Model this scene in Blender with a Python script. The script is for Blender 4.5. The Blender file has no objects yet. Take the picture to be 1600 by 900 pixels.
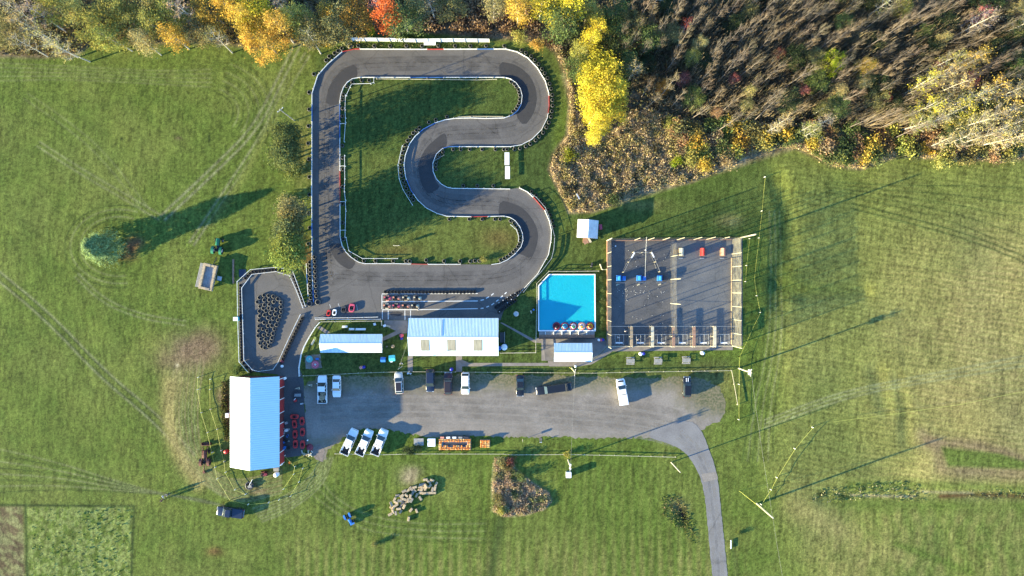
import bpy, bmesh, math, random
import numpy as np
from mathutils import Vector, Matrix, geometry
R = math.radians
PI = math.pi
rng = random.Random(11)
nrg = np.random.default_rng(5)
S = 0.1375            # metres on the ground per photograph pixel
CAMH = 150.0
sc = bpy.context.scene
COL = sc.collection
def W(px, py):
    return ((px - 800) * S, (450 - py) * S)
def W3(px, py, z=0.0):
    x, y = W(px, py); return Vector((x, y, z))
def WH(px, py, h):
    """ground-plan position of a point seen at px,py that stands h metres up"""
    k = 1 - h / CAMH
    x, y = W(px, py); return (x * k, y * k)
def tag(o, label=None, cat=None, group=None, kind=None):
    if label: o['label'] = label
    if cat: o['category'] = cat
    if group: o['group'] = group
    if kind: o['kind'] = kind
    return o
def empty(name, loc, rz=0.0, label=None, cat=None, group=None):
    o = bpy.data.objects.new(name, None); COL.objects.link(o)
    o.empty_display_size = 0.3
    o.location = loc if len(loc) == 3 else (loc[0], loc[1], 0)
    o.rotation_euler = (0, 0, rz)
    return tag(o, label, cat, group)
def kids(o): return [c for c in COL.objects if c.parent is o]
KID = {}
def setpar(c, p):
    c.parent = p; KID.setdefault(p.name, []).append(c)
def copy_tree(o, parent=None):
    c = o.copy(); COL.objects.link(c)
    if parent is not None: setpar(c, parent)
    for ch in list(KID.get(o.name, [])): copy_tree(ch, c)
    return c
# ------------------------------------------------------------------ materials
def nodes_of(name):
    m = bpy.data.materials.new(name); m.use_nodes = True
    nt = m.node_tree; nt.nodes.clear()
    out = nt.nodes.new('ShaderNodeOutputMaterial')
    b = nt.nodes.new('ShaderNodeBsdfPrincipled')
    nt.links.new(b.outputs[0], out.inputs[0])
    return m, nt, b, out
def mat(name, col, rough=0.6, var=0.2, scale=3.0, bump=0.0, metal=0.0, spec=0.4, coord='Object', detail=5, bscale=None, coat=0.0):
    m, nt, b, out = nodes_of(name)
    tc = nt.nodes.new('ShaderNodeTexCoord')
    n = nt.nodes.new('ShaderNodeTexNoise'); n.inputs['Scale'].default_value = scale; n.inputs['Detail'].default_value = detail
    n.inputs['Roughness'].default_value = 0.65
    src = tc.outputs[coord]
    if coord == 'Object':
        oi = nt.nodes.new('ShaderNodeObjectInfo')
        ad = nt.nodes.new('ShaderNodeVectorMath'); ad.operation = 'ADD'
        sc_ = nt.nodes.new('ShaderNodeMath'); sc_.operation = 'MULTIPLY'; sc_.inputs[1].default_value = 57.0
        nt.links.new(oi.outputs['Random'], sc_.inputs[0])
        nt.links.new(src, ad.inputs[0]); nt.links.new(sc_.outputs[0], ad.inputs[1]); src = ad.outputs[0]
    nt.links.new(src, n.inputs['Vector'])
    rp = nt.nodes.new('ShaderNodeMapRange')
    rp.inputs['From Min'].default_value = 0.25; rp.inputs['From Max'].default_value = 0.75
    rp.inputs['To Min'].default_value = 1 - var; rp.inputs['To Max'].default_value = 1 + var
    nt.links.new(n.outputs['Fac'], rp.inputs['Value'])
    mx = nt.nodes.new('ShaderNodeMix'); mx.data_type = 'RGBA'; mx.blend_type = 'MULTIPLY'; mx.inputs['Factor'].default_value = 1
    mx.inputs['A'].default_value = (*col, 1)
    nt.links.new(rp.outputs[0], mx.inputs['B'])
    nt.links.new(mx.outputs['Result'], b.inputs['Base Color'])
    b.inputs['Roughness'].default_value = rough; b.inputs['Metallic'].default_value = metal
    b.inputs['Specular IOR Level'].default_value = spec
    b.inputs['Coat Weight'].default_value = coat
    if bump:
        n2 = nt.nodes.new('ShaderNodeTexNoise'); n2.inputs['Scale'].default_value = bscale or scale * 4; n2.inputs['Detail'].default_value = 4
        nt.links.new(src, n2.inputs['Vector'])
        bp = nt.nodes.new('ShaderNodeBump'); bp.inputs['Strength'].default_value = 1; bp.inputs['Distance'].default_value = bump
        nt.links.new(n2.outputs['Fac'], bp.inputs['Height']); nt.links.new(bp.outputs[0], b.inputs['Normal'])
    m['_mul'] = 1
    return m
def ribbed(name, col, axis, period, depth=0.02, rough=0.4, streak=0.2):
    """painted sheet metal with standing ribs along one object axis"""
    m, nt, b, out = nodes_of(name)
    tc = nt.nodes.new('ShaderNodeTexCoord')
    w = nt.nodes.new('ShaderNodeTexWave'); w.wave_type = 'BANDS'; w.bands_direction = axis
    w.inputs['Scale'].default_value = 0.314 / period * 1.0; w.wave_profile = 'SIN'
    nt.links.new(tc.outputs['Object'], w.inputs['Vector'])
    bp = nt.nodes.new('ShaderNodeBump'); bp.inputs['Distance'].default_value = depth; bp.inputs['Strength'].default_value = 1
    nt.links.new(w.outputs['Fac'], bp.inputs['Height']); nt.links.new(bp.outputs[0], b.inputs['Normal'])
    n = nt.nodes.new('ShaderNodeTexNoise'); n.inputs['Scale'].default_value = 0.8; n.inputs['Detail'].default_value = 6
    mp = nt.nodes.new('ShaderNodeMapping')
    mp.inputs['Scale'].default_value = (6, .5, 1) if axis == 'X' else (.5, 6, 1)
    nt.links.new(tc.outputs['Object'], mp.inputs[0]); nt.links.new(mp.outputs[0], n.inputs['Vector'])
    rp = nt.nodes.new('ShaderNodeMapRange'); rp.inputs['From Min'].default_value = .3; rp.inputs['From Max'].default_value = .7
    rp.inputs['To Min'].default_value = 1 - streak; rp.inputs['To Max'].default_value = 1 + streak * .3
    nt.links.new(n.outputs['Fac'], rp.inputs['Value'])
    # a slightly darker seam in each trough
    sm = nt.nodes.new('ShaderNodeMapRange'); sm.inputs['From Min'].default_value = 0.0; sm.inputs['From Max'].default_value = 0.12
    sm.inputs['To Min'].default_value = .72; sm.inputs['To Max'].default_value = 1
    nt.links.new(w.outputs['Fac'], sm.inputs['Value'])
    ml = nt.nodes.new('ShaderNodeMath'); ml.operation = 'MULTIPLY'
    nt.links.new(rp.outputs[0], ml.inputs[0]); nt.links.new(sm.outputs[0], ml.inputs[1])
    mx = nt.nodes.new('ShaderNodeMix'); mx.data_type = 'RGBA'; mx.blend_type = 'MULTIPLY'; mx.inputs['Factor'].default_value = 1
    mx.inputs['A'].default_value = (*col, 1); nt.links.new(ml.outputs[0], mx.inputs['B'])
    nt.links.new(mx.outputs['Result'], b.inputs['Base Color'])
    b.inputs['Roughness'].default_value = rough; b.inputs['Specular IOR Level'].default_value = .3
    return m
def leafmat(name, sat=1.0, trans=0.35):
    """foliage: colour from the mesh attribute Col times the object's own colour"""
    m = bpy.data.materials.new(name); m.use_nodes = True
    nt = m.node_tree; nt.nodes.clear()
    out = nt.nodes.new('ShaderNodeOutputMaterial')
    at = nt.nodes.new('ShaderNodeAttribute'); at.attribute_name = 'Col'
    oi = nt.nodes.new('ShaderNodeObjectInfo')
    mx = nt.nodes.new('ShaderNodeMix'); mx.data_type = 'RGBA'; mx.blend_type = 'MULTIPLY'; mx.inputs['Factor'].default_value = 1
    nt.links.new(at.outputs['Color'], mx.inputs['A']); nt.links.new(oi.outputs['Color'], mx.inputs['B'])
    d = nt.nodes.new('ShaderNodeBsdfDiffuse'); t = nt.nodes.new('ShaderNodeBsdfTranslucent')
    nt.links.new(mx.outputs['Result'], d.inputs[0]); nt.links.new(mx.outputs['Result'], t.inputs[0])
    ms = nt.nodes.new('ShaderNodeMixShader'); ms.inputs[0].default_value = trans
    nt.links.new(d.outputs[0], ms.inputs[1]); nt.links.new(t.outputs[0], ms.inputs[2]); nt.links.new(ms.outputs[0], out.inputs[0])
    return m
def netmat(name, col, cover, cell=0.12):
    m = bpy.data.materials.new(name); m.use_nodes = True
    nt = m.node_tree; nt.nodes.clear()
    out = nt.nodes.new('ShaderNodeOutputMaterial')
    d = nt.nodes.new('ShaderNodeBsdfDiffuse'); d.inputs[0].default_value = (*col, 1)
    t = nt.nodes.new('ShaderNodeBsdfTransparent')
    ms = nt.nodes.new('ShaderNodeMixShader')
    tc = nt.nodes.new('ShaderNodeTexCoord')
    n = nt.nodes.new('ShaderNodeTexNoise'); n.inputs['Scale'].default_value = 0.9; n.inputs['Detail'].default_value = 3
    nt.links.new(tc.outputs['Object'], n.inputs['Vector'])
    rp = nt.nodes.new('ShaderNodeMapRange'); rp.inputs['To Min'].default_value = cover * .5; rp.inputs['To Max'].default_value = cover * 1.5
    rp.inputs['From Min'].default_value = .3; rp.inputs['From Max'].default_value = .7
    nt.links.new(n.outputs['Fac'], rp.inputs['Value'])
    nt.links.new(rp.outputs[0], ms.inputs[0])
    nt.links.new(t.outputs[0], ms.inputs[1]); nt.links.new(d.outputs[0], ms.inputs[2]); nt.links.new(ms.outputs[0], out.inputs[0])
    return m
M = {}
def paint(name, col, rough=.3, coat=.5, var=.06): M[name] = mat(name, col, rough, var, 2.0, coat=coat)
paint('car_white', (.78, .78, .76)); paint('car_black', (.012, .013, .016), .22); paint('car_navy', (.014, .022, .045), .25)
paint('car_maroon', (.035, .014, .016), .25); paint('car_silver', (.5, .48, .44), .3); paint('car_red', (.5, .03, .03))
paint('roof_glass', (.03, .024, .024), .15)
M['glass'] = mat('tinted_glass', (.02, .035, .045), .08, .1, 2, spec=.6)
M['rubber'] = mat('black_rubber', (.017, .017, .018), .8, .4, 6, bump=.01)
M['tyre_old'] = mat('weathered_tyre_rubber', (.035, .035, .035), .85, .6, 3.5, bump=.012)
M['tyre_grey'] = mat('dusty_tyre_sidewall', (.13, .125, .11), .9, .6, 4.0, bump=.01)
M['chrome'] = mat('bright_metal', (.6, .6, .6), .25, .1, 3, metal=.9)
M['galv'] = mat('galvanised_steel', (.42, .44, .44), .45, .2, 5, metal=.4)
M['steel_dark'] = mat('dark_steel', (.05, .05, .055), .5, .25, 5, metal=.3)
M['lamp'] = mat('lamp_lens', (.7, .7, .68), .2, .05, 4)
M['redlens'] = mat('red_lens', (.35, .02, .02), .25, .05, 4)
M['white'] = mat('white_paint_board', (.72, .72, .69), .55, .25, 1.6, bump=.006)
M['white_clean'] = mat('clean_white', (.78, .78, .77), .5, .08, 2)
M['board_red'] = mat('red_paint_board', (.42, .05, .045), .6, .3, 1.8)
M['board_blue'] = mat('blue_paint_board', (.06, .16, .42), .6, .3, 1.8)
M['cream'] = mat('cream_weathered_wood', (.50, .45, .32), .7, .3, 2.2, bump=.01)
M['wood'] = mat('raw_timber', (.34, .25, .15), .75, .35, 3, bump=.01)
M['wood_grey'] = mat('grey_timber', (.26, .25, .23), .8, .35, 3, bump=.01)
M['wood_red'] = mat('reddish_timber', (.30, .17, .11), .8, .35, 2.5, bump=.01)
M['yellow'] = mat('yellow_rope_plastic', (.50, .50, .10), .5, .15, 4)
M['red'] = mat('red_plastic', (.50, .035, .03), .4, .2, 3)
M['salmon'] = mat('faded_red_plastic', (.58, .24, .16), .5, .2, 3)
M['pink'] = mat('pink_red_plastic', (.48, .07, .12), .45, .2, 3)
M['teal'] = mat('teal_plastic', (.05, .36, .36), .45, .2, 3)
M['cyan'] = mat('cyan_plastic', (.08, .48, .56), .4, .15, 3)
M['blue'] = mat('blue_plastic', (.03, .16, .48), .4, .2, 3)
M['navyp'] = mat('deep_blue_plastic', (.015, .02, .28), .4, .2, 3)
M['orange'] = mat('orange_plastic', (.65, .20, .03), .5, .2, 3)
M['green_tr'] = mat('green_tractor_paint', (.02, .16, .08), .4, .25, 2.5)
M['yellow_p'] = mat('yellow_plastic', (.75, .46, .03), .4, .15, 3)
M['maroon_p'] = mat('maroon_plastic', (.16, .02, .035), .4, .2, 3)
M['lime'] = mat('green_plastic', (.05, .25, .05), .45, .2, 3)
M['rust'] = mat('rusty_brown_paint', (.13, .045, .03), .7, .45, 3, bump=.01)
M['straw'] = mat('baled_straw', (.38, .29, .18), .9, .4, 9, bump=.05, bscale=22)
M['straw_grey'] = mat('old_grey_straw', (.26, .22, .17), .9, .35, 9, bump=.05, bscale=22)
M['pumpkin'] = mat('pumpkin_skin', (.62, .19, .02), .5, .3, 2)
M['pumpkin_pale'] = mat('pale_pumpkin_skin', (.62, .36, .12), .5, .3, 2)
M['stem'] = mat('dry_stem', (.16, .14, .06), .8, .3, 6)
M['skin'] = mat('skin', (.45, .27, .19), .6, .1, 8)
M['hair'] = mat('dark_hair', (.03, .02, .015), .7, .2, 20)
M['cloth_white'] = mat('white_cloth', (.65, .64, .62), .85, .15, 6)
M['cloth_tan'] = mat('tan_cloth', (.42, .34, .22), .85, .2, 6)
M['cloth_black'] = mat('black_cloth', (.02, .02, .022), .85, .2, 6)
M['cloth_blue'] = mat('denim_cloth', (.05, .075, .14), .85, .2, 6)
M['concrete'] = mat('walk_concrete', (.19, .165, .145), .85, .3, .8, bump=.01, bscale=12, detail=10)
M['concrete_dk'] = mat('old_concrete', (.11, .10, .095), .85, .35, .8, bump=.01, bscale=12, detail=10)
M['door_red'] = mat('red_barn_door_paint', (.30, .03, .03), .5, .25, 1.5)
M['wall_red'] = mat('red_painted_siding', (.11, .025, .024), .6, .25, 1.5)
M['wall_white'] = mat('white_siding', (.62, .62, .60), .6, .15, 1.5)
M['bark'] = mat('grey_bark', (.20, .17, .14), .85, .4, 3, bump=.03)
M['bark_white'] = mat('pale_bark', (.52, .47, .38), .8, .3, 3, bump=.02)
M['bark_mid'] = mat('brown_grey_bark', (.21, .175, .145), .85, .4, 3, bump=.03)
M['bark_dark'] = mat('dark_bark', (.09, .07, .055), .9, .4, 3, bump=.03)
M['pole'] = mat('weathered_pole_wood', (.46, .42, .35), .8, .3, 3, bump=.01)
M['trans_panel'] = ribbed('translucent_roof_panel', (.30, .28, .21), 'X', .25, .015, .5, .35)
M['leaf'] = leafmat('leaf_tissue')
M['leaf_dry'] = leafmat('dry_stalks', trans=.2)
M['net'] = netmat('grey_netting', (.17, .16, .14), .20)
M['net_side'] = netmat('pale_side_netting', (.24, .23, .18), .34)
M['net_dark'] = netmat('dark_netting', (.05, .05, .05), .10)
M['paintline'] = mat('road_paint', (.62, .62, .60), .7, .35, 2.5, coord='Generated')
M['bank'] = mat('grey_mulch', (.17, .14, .12), .95, .4, 2.5, bump=.03)
# ------------------------------------------------------------------ mesh builder
class MB:
    def __init__(s): s.v = []; s.f = []; s.mi = []; s.sm = []
    def add(s, vs, fs, mi=0, smooth=False):
        o = len(s.v); s.v += [tuple(v) for v in vs]
        for f in fs: s.f.append([o + i for i in f]); s.mi.append(mi); s.sm.append(smooth)
        return s
    def box(s, c, d, rz=0, mi=0, taper=1.0, ry=0.0, rx=0.0):
        vs = []
        mt = Matrix.Rotation(rz, 3, 'Z') @ Matrix.Rotation(ry, 3, 'Y') @ Matrix.Rotation(rx, 3, 'X')
        for z in (-.5, .5):
            k = taper if z > 0 else 1
            for x, y in ((-.5, -.5), (.5, -.5), (.5, .5), (-.5, .5)):
                vs.append(mt @ Vector((x * d[0] * k, y * d[1] * k, z * d[2])) + Vector(c))
        return s.add(vs, [(3, 2, 1, 0), (4, 5, 6, 7), (0, 1, 5, 4), (1, 2, 6, 5), (2, 3, 7, 6), (3, 0, 4, 7)], mi)
    def tube(s, p0, p1, r0, r1=None, n=8, mi=0, cap=True):
        r1 = r0 if r1 is None else r1
        p0 = Vector(p0); p1 = Vector(p1); d = (p1 - p0)
        if d.length < 1e-6: return s
        q = d.to_track_quat('Z', 'Y'); vs = []
        for p, r in ((p0, r0), (p1, r1)):
            for i in range(n):
                a = 2 * PI * i / n; vs.append(p + q @ Vector((math.cos(a) * r, math.sin(a) * r, 0)))
        fs = [(i, (i + 1) % n, n + (i + 1) % n, n + i) for i in range(n)]
        s.add(vs, fs, mi, True)
        if cap: s.add([v for v in vs], [list(range(n))[::-1], list(range(n, 2 * n))], mi)
        return s
    def path(s, pts, r, n=6, mi=0):
        for a, b in zip(pts, pts[1:]): s.tube(a, b, r, r, n, mi)
        return s
    def lathe(s, prof, n=20, mi=0, c=(0, 0, 0), axis='Z', smooth=True, close=False):
        vs = []; k = len(prof)
        for i in range(n):
            a = 2 * PI * i / n
            for r, z in prof:
                p = Vector((r * math.cos(a), r * math.sin(a), z))
                if axis == 'Y': p = Vector((p.x, p.z, p.y))
                elif axis == 'X': p = Vector((p.z, p.x, p.y))
                vs.append(p + Vector(c))
        fs = []
        for i in range(n):
            j = (i + 1) % n
            for t in range(k if close else k - 1):
                u = (t + 1) % k
                fs.append((i * k + t, j * k + t, j * k + u, i * k + u))
        return s.add(vs, fs, mi, smooth)
    def torus(s, c, Rm, r, n=20, m=8, mi=0, axis='Z', sq=1.0):
        prof = [(Rm + r * math.cos(2 * PI * t / m), sq * r * math.sin(2 * PI * t / m)) for t in range(m)]
        return s.lathe(prof, n, mi, c, axis, True, True)
    def ball(s, c, r, n=10, mi=0, sz=1.0):
        prof = [(max(1e-4, r * math.sin(PI * t / (n // 2))), -r * sz * math.cos(PI * t / (n // 2))) for t in range(n // 2 + 1)]
        return s.lathe(prof, n, mi, c)
    def prism(s, poly, z0, z1, mi=0):
        n = len(poly)
        a = sum(poly[i][0] * poly[(i + 1) % n][1] - poly[(i + 1) % n][0] * poly[i][1] for i in range(n))
        if a < 0: poly = poly[::-1]
        vs = [(x, y, z0) for x, y in poly] + [(x, y, z1) for x, y in poly]
        fs = [list(range(n))[::-1], list(range(n, 2 * n))] + [(i, (i + 1) % n, n + (i + 1) % n, n + i) for i in range(n)]
        return s.add(vs, fs, mi)
    def wall(s, pts, t, z0, z1, mi=0):
        """mitred wall of thickness t along a polyline of xy points"""
        P = [Vector((p[0], p[1])) for p in pts]; n = len(P); L = []; Rr = []
        for i in range(n):
            d0 = (P[i] - P[i - 1]).normalized() if i else (P[1] - P[0]).normalized()
            d1 = (P[i + 1] - P[i]).normalized() if i < n - 1 else d0
            nn = Vector((-(d0 + d1).y, (d0 + d1).x))
            nn = nn.normalized() if nn.length > 1e-6 else Vector((-d0.y, d0.x))
            k = 1 / max(.5, nn.dot(Vector((-d0.y, d0.x))))
            L.append(P[i] + nn * t / 2 * k); Rr.append(P[i] - nn * t / 2 * k)
        vs = []
        for i in range(n): vs += [(*L[i], z0), (*Rr[i], z0), (*Rr[i], z1), (*L[i], z1)]
        fs = [(3, 2, 1, 0), tuple(4 * (n - 1) + k for k in (0, 1, 2, 3))]
        for i in range(n - 1):
            a = 4 * i; b = a + 4
            fs += [(a + k, b + k, b + (k + 1) % 4, a + (k + 1) % 4) for k in range(4)]
        return s.add(vs, fs, mi)
    def build(s, name, mats, parent=None, loc=None, bevel=0.0, rz=0.0, seg=2):
        me = bpy.data.meshes.new(name); me.from_pydata(s.v, [], s.f)
        if not isinstance(mats, (list, tuple)): mats = [mats]
        for m in mats: me.materials.append(M[m] if isinstance(m, str) else m)
        me.polygons.foreach_set('material_index', s.mi); me.polygons.foreach_set('use_smooth', s.sm)
        me.update()
        bm = bmesh.new(); bm.from_mesh(me); bmesh.ops.recalc_face_normals(bm, faces=bm.faces); bm.to_mesh(me); bm.free()
        o = bpy.data.objects.new(name, me); COL.objects.link(o)
        if parent is not None: setpar(o, parent)
        if loc is not None: o.location = loc if len(loc) == 3 else (*loc, 0)
        o.rotation_euler[2] = rz
        if bevel:
            bv = o.modifiers.new('bevel', 'BEVEL'); bv.width = bevel; bv.segments = seg; bv.limit_method = 'ANGLE'; bv.angle_limit = R(35)
        return o
def dense(pts, step):
    out = []
    for a, b in zip(pts, pts[1:]):
        n = max(1, int(math.hypot(b[0] - a[0], b[1] - a[1]) / step))
        for i in range(n): out.append((a[0] + (b[0] - a[0]) * i / n, a[1] + (b[1] - a[1]) * i / n))
    out.append(pts[-1]); return out
def smooth(pts, it=2, closed=False):
    """Chaikin corner cutting"""
    for _ in range(it):
        q = []
        n = len(pts)
        rngi = range(n) if closed else range(n - 1)
        if not closed: q.append(pts[0])
        for i in rngi:
            a = pts[i]; b = pts[(i + 1) % n]
            q += [(a[0] * .75 + b[0] * .25, a[1] * .75 + b[1] * .25), (a[0] * .25 + b[0] * .75, a[1] * .25 + b[1] * .75)]
        if not closed: q.append(pts[-1])
        pts = q
    return pts
def sheet(name, outer, holes, z, material, kind='structure', jitter=0.0, step=6.0, px=True):
    """flat sheet filling a polygon (photo-plan pixels) with holes"""
    loops = []
    for lp in [outer] + holes:
        q = dense(list(lp) + [lp[0]], step)[:-1]
        if jitter:
            q = [(x + rng.uniform(-1, 1) * jitter, y + rng.uniform(-1, 1) * jitter) for x, y in q]
        loops.append([Vector(W(*p)) if px else Vector(p) for p in q])
    vs = []; ed = []
    for lp in loops:
        o = len(vs); vs += lp; ed += [(o + i, o + (i + 1) % len(lp)) for i in range(len(lp))]
    ov, oe, of, _, _, _ = geometry.delaunay_2d_cdt(vs, ed, [], 4, 1e-5)
    def inside(p, lp):
        c = False; n = len(lp)
        for i in range(n):
            a = lp[i]; b = lp[i - 1]
            if (a.y > p.y) != (b.y > p.y) and p.x < (b.x - a.x) * (p.y - a.y) / (b.y - a.y) + a.x: c = not c
        return c
    mb = MB(); keep = []
    for f in of:
        c = sum((ov[i] for i in f), Vector((0, 0))) / len(f)
        if inside(c, loops[0]) and not any(inside(c, h) for h in loops[1:]): keep.append(tuple(f))
    zf = z if callable(z) else (lambda x, y: z)
    mb.add([(v.x, v.y, zf(v.x, v.y)) for v in ov], keep)
    o = mb.build(name, material); tag(o, kind=kind); return o
def strip(mb, pts, w, z, mi=0):
    """flat painted line along xy points"""
    for a, b in zip(pts, pts[1:]):
        d = Vector((b[0] - a[0], b[1] - a[1])).normalized(); n = Vector((-d.y, d.x)) * w / 2
        mb.add([(a[0] + n.x, a[1] + n.y, z), (a[0] - n.x, a[1] - n.y, z), (b[0] - n.x, b[1] - n.y, z), (b[0] + n.x, b[1] + n.y, z)], [(0, 1, 2, 3)], mi)
# ------------------------------------------------------------------ camera, sun, sky
cam = bpy.data.cameras.new('camera'); co = bpy.data.objects.new('camera', cam); COL.objects.link(co)
cam.sensor_width = 36; cam.lens = 18 * CAMH / (800 * S); cam.clip_end = 3000; cam.clip_start = 1
co.location = (0, 0, CAMH); co.rotation_euler = (0, 0, 0); sc.camera = co
SUN_EL = R(12.2); SH = R(19.6)          # shadows run towards +x, 19.6 deg up the picture
sd = Vector((-math.cos(SH) * math.cos(SUN_EL), -math.sin(SH) * math.cos(SUN_EL), math.sin(SUN_EL)))
sun = bpy.data.lights.new('sun', 'SUN'); so = bpy.data.objects.new('sun', sun); COL.objects.link(so)
sun.energy = 5.0; sun.angle = R(.5); sun.color = (1.0, .86, .50)
so.rotation_euler = sd.to_track_quat('Z', 'Y').to_euler(); so.location = sd * 200
wd = bpy.data.worlds.new('World'); sc.world = wd; wd.use_nodes = True
nt = wd.node_tree; nt.nodes.clear()
wo = nt.nodes.new('ShaderNodeOutputWorld'); bg = nt.nodes.new('ShaderNodeBackground')
sky = nt.nodes.new('ShaderNodeTexSky'); sky.sky_type = 'NISHITA'; sky.sun_disc = False
sky.sun_elevation = SUN_EL; sky.sun_rotation = math.atan2(sd.x, sd.y); sky.air_density = 1.0; sky.dust_density = 0.0; sky.ozone_density = 5.0
bg.inputs[1].default_value = 0.15
nt.links.new(sky.outputs[0], bg.inputs[0]); nt.links.new(bg.outputs[0], wo.inputs[0])
vs_ = sc.view_settings; vs_.view_transform = 'Standard'; vs_.look = 'None'; vs_.gamma = 1; vs_.use_curve_mapping = False
sc.display_settings.display_device = 'sRGB'
vs_.exposure = 2.15
sc.cycles.max_bounces = 6; sc.cycles.diffuse_bounces = 3; sc.cycles.transparent_max_bounces = 12; sc.cycles.glossy_bounces = 3
sc.cycles.sample_clamp_indirect = 4; sc.cycles.use_denoising = True
# ------------------------------------------------------------------ the lie of the land: grass, dirt, tracks, swales
def vnoise(X, Y, seed, ang=0.0, sx=1.0, sy=1.0):
    """smooth value noise; X,Y already divided by the cell size"""
    g = np.random.default_rng(seed).random((256, 256)).astype(np.float32)
    if ang:
        c, s_ = math.cos(ang), math.sin(ang); X, Y = X * c + Y * s_, -X * s_ + Y * c
    X = X / sx; Y = Y / sy
    xi = np.floor(X).astype(np.int64); yi = np.floor(Y).astype(np.int64)
    fx = X - xi; fy = Y - yi
    fx = fx * fx * (3 - 2 * fx); fy = fy * fy * (3 - 2 * fy)
    a = g[xi & 255, yi & 255]; b = g[(xi + 1) & 255, yi & 255]; c2 = g[xi & 255, (yi + 1) & 255]; d = g[(xi + 1) & 255, (yi + 1) & 255]
    return (a * (1 - fx) + b * fx) * (1 - fy) + (c2 * (1 - fx) + d * fx) * fy
def fbm(X, Y, size, seed, octv=4, ang=0.0, sx=1, sy=1):
    t = 0; w = 1; tot = 0
    for k in range(octv):
        t = t + w * vnoise(X / size * 2 ** k + 17.3 * k, Y / size * 2 ** k + 5.1 * k, seed + k, ang, sx, sy); tot += w; w *= .55
    return t / tot
def dpoly(X, Y, pts):
    """distance to a polyline (pixels)"""
    D = np.full(X.shape, 1e9, np.float32)
    for (ax, ay), (bx, by) in zip(pts, pts[1:]):
        dx, dy = bx - ax, by - ay; L = dx * dx + dy * dy + 1e-9
        t = np.clip(((X - ax) * dx + (Y - ay) * dy) / L, 0, 1)
        D = np.minimum(D, np.hypot(X - ax - t * dx, Y - ay - t * dy))
    return D
def sdf(X, Y, poly):
    """signed distance, negative inside"""
    D = dpoly(X, Y, list(poly) + [poly[0]]); ins = np.zeros(X.shape, bool); n = len(poly)
    for i in range(n):
        ax, ay = poly[i]; bx, by = poly[i - 1]
        if ay == by: continue
        ins ^= ((ay > Y) != (by > Y)) & (X < (bx - ax) * (Y - ay) / (by - ay) + ax)
    return np.where(ins, -D, D)
def soft(d, w0, w1): return np.clip((w1 - d) / (w1 - w0), 0, 1)
def blob(X, Y, cx, cy, rx, ry, a=0.0):
    c, s_ = math.cos(a), math.sin(a); u = (X - cx) * c + (Y - cy) * s_; v = -(X - cx) * s_ + (Y - cy) * c
    return np.exp(-((u / rx) ** 2 + (v / ry) ** 2))
SWALES = [  # polyline, depth (m), half width (px)
    ([(1212, 280), (1230, 330), (1232, 380), (1216, 430), (1214, 470)], .46, 15),
    ([(1216, 445), (1260, 462), (1350, 456)], .36, 13),
    ([(1402, 590), (1410, 630), (1416, 690)], .13, 11),
    ([(1285, 780), (1400, 776), (1500, 770), (1620, 773)],   .16, 9),
    ([(1370, 580), (1385, 640)], .2, 14),
]
def height(X, Y):
    """ground height in metres at photo-plan pixels: flat round the buildings, swales and ditches in the fields"""
    z = np.zeros(X.shape, np.float32)
    for pts, dep, hw in SWALES:
        z -= dep * np.exp(-(dpoly(X, Y, pts) / hw) ** 2)
    fld = np.clip((X - 1185) / 50, 0, 1)
    z += fld * (fbm(X, Y, 150, 31, 2) - .5) * .9 + fld * (fbm(X, Y, 40, 35, 2) - .5) * .05
    lf = np.clip((330 - X) / 60, 0, 1)
    z += lf * (fbm(X, Y, 90, 41, 3) - .5) * .35
    z -= .5 * blob(X, Y, 1066, 806, 7, 17, -.4)
    st = np.clip((X - 1185) / 50, 0, 1) * np.clip((760 - Y) / 25, 0, 1)
    u = X * math.sin(-.13) + Y * math.cos(-.13) + (fbm(X, Y, 60, 77, 2) - .5) * 14
    z += st * .006 * np.sin(u * 2 * PI / 8.5)
    return z.astype(np.float32)
_gx = [-700, -450, -300, -220, -160]; _gy = [-600, -380, -220, -140, -95]
gxs = np.array(_gx + list(np.arange(-118, 118.01, .25)) + [-v for v in _gx[::-1]], np.float32)
gys = np.array(_gy + list(np.arange(-68, 68.01, .25)) + [-v for v in _gy[::-1]], np.float32)
GX, GY = np.meshgrid(gxs, gys)
PX = GX / S + 800; PY = 450 - GY / S
GZ = height(np.clip(PX, -60, 1660), np.clip(PY, -40, 940))
def lerp(a, b, t): return a + (b - a) * t[..., None]
def C(*c): return np.array(c, np.float32)
LUSH, MID, OLIVE, DRY, DIRT, STRAW, NEEDLE, DARK = C(.042, .064, .018), C(.083, .119, .020), C(.122, .142, .032), C(.275, .222, .082), C(.165, .112, .066), C(.27, .22, .12), C(.15, .072, .032), C(.022, .042, .012)
n1 = fbm(PX, PY, 70, 1, 5); n2 = fbm(PX, PY, 14, 9, 4); n3 = fbm(PX, PY, 2.6, 14, 2)
nst = fbm(PX, PY, 3, 21, 2, R(4), 1, 7)      # fine streaks
c = np.broadcast_to(MID, (*PX.shape, 3)).copy()
c = lerp(c, OLIVE, np.clip((n1 - .42) * 3.0, 0, 1) * .8)
c = lerp(c, LUSH, np.clip((.52 - n2) * 3.5, 0, 1) * .16)
# left meadow
left = soft(PX, 430, 500)
c = lerp(c, OLIVE, left * .35 * np.clip(n2 * 2 - .5, 0, 1))
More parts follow.
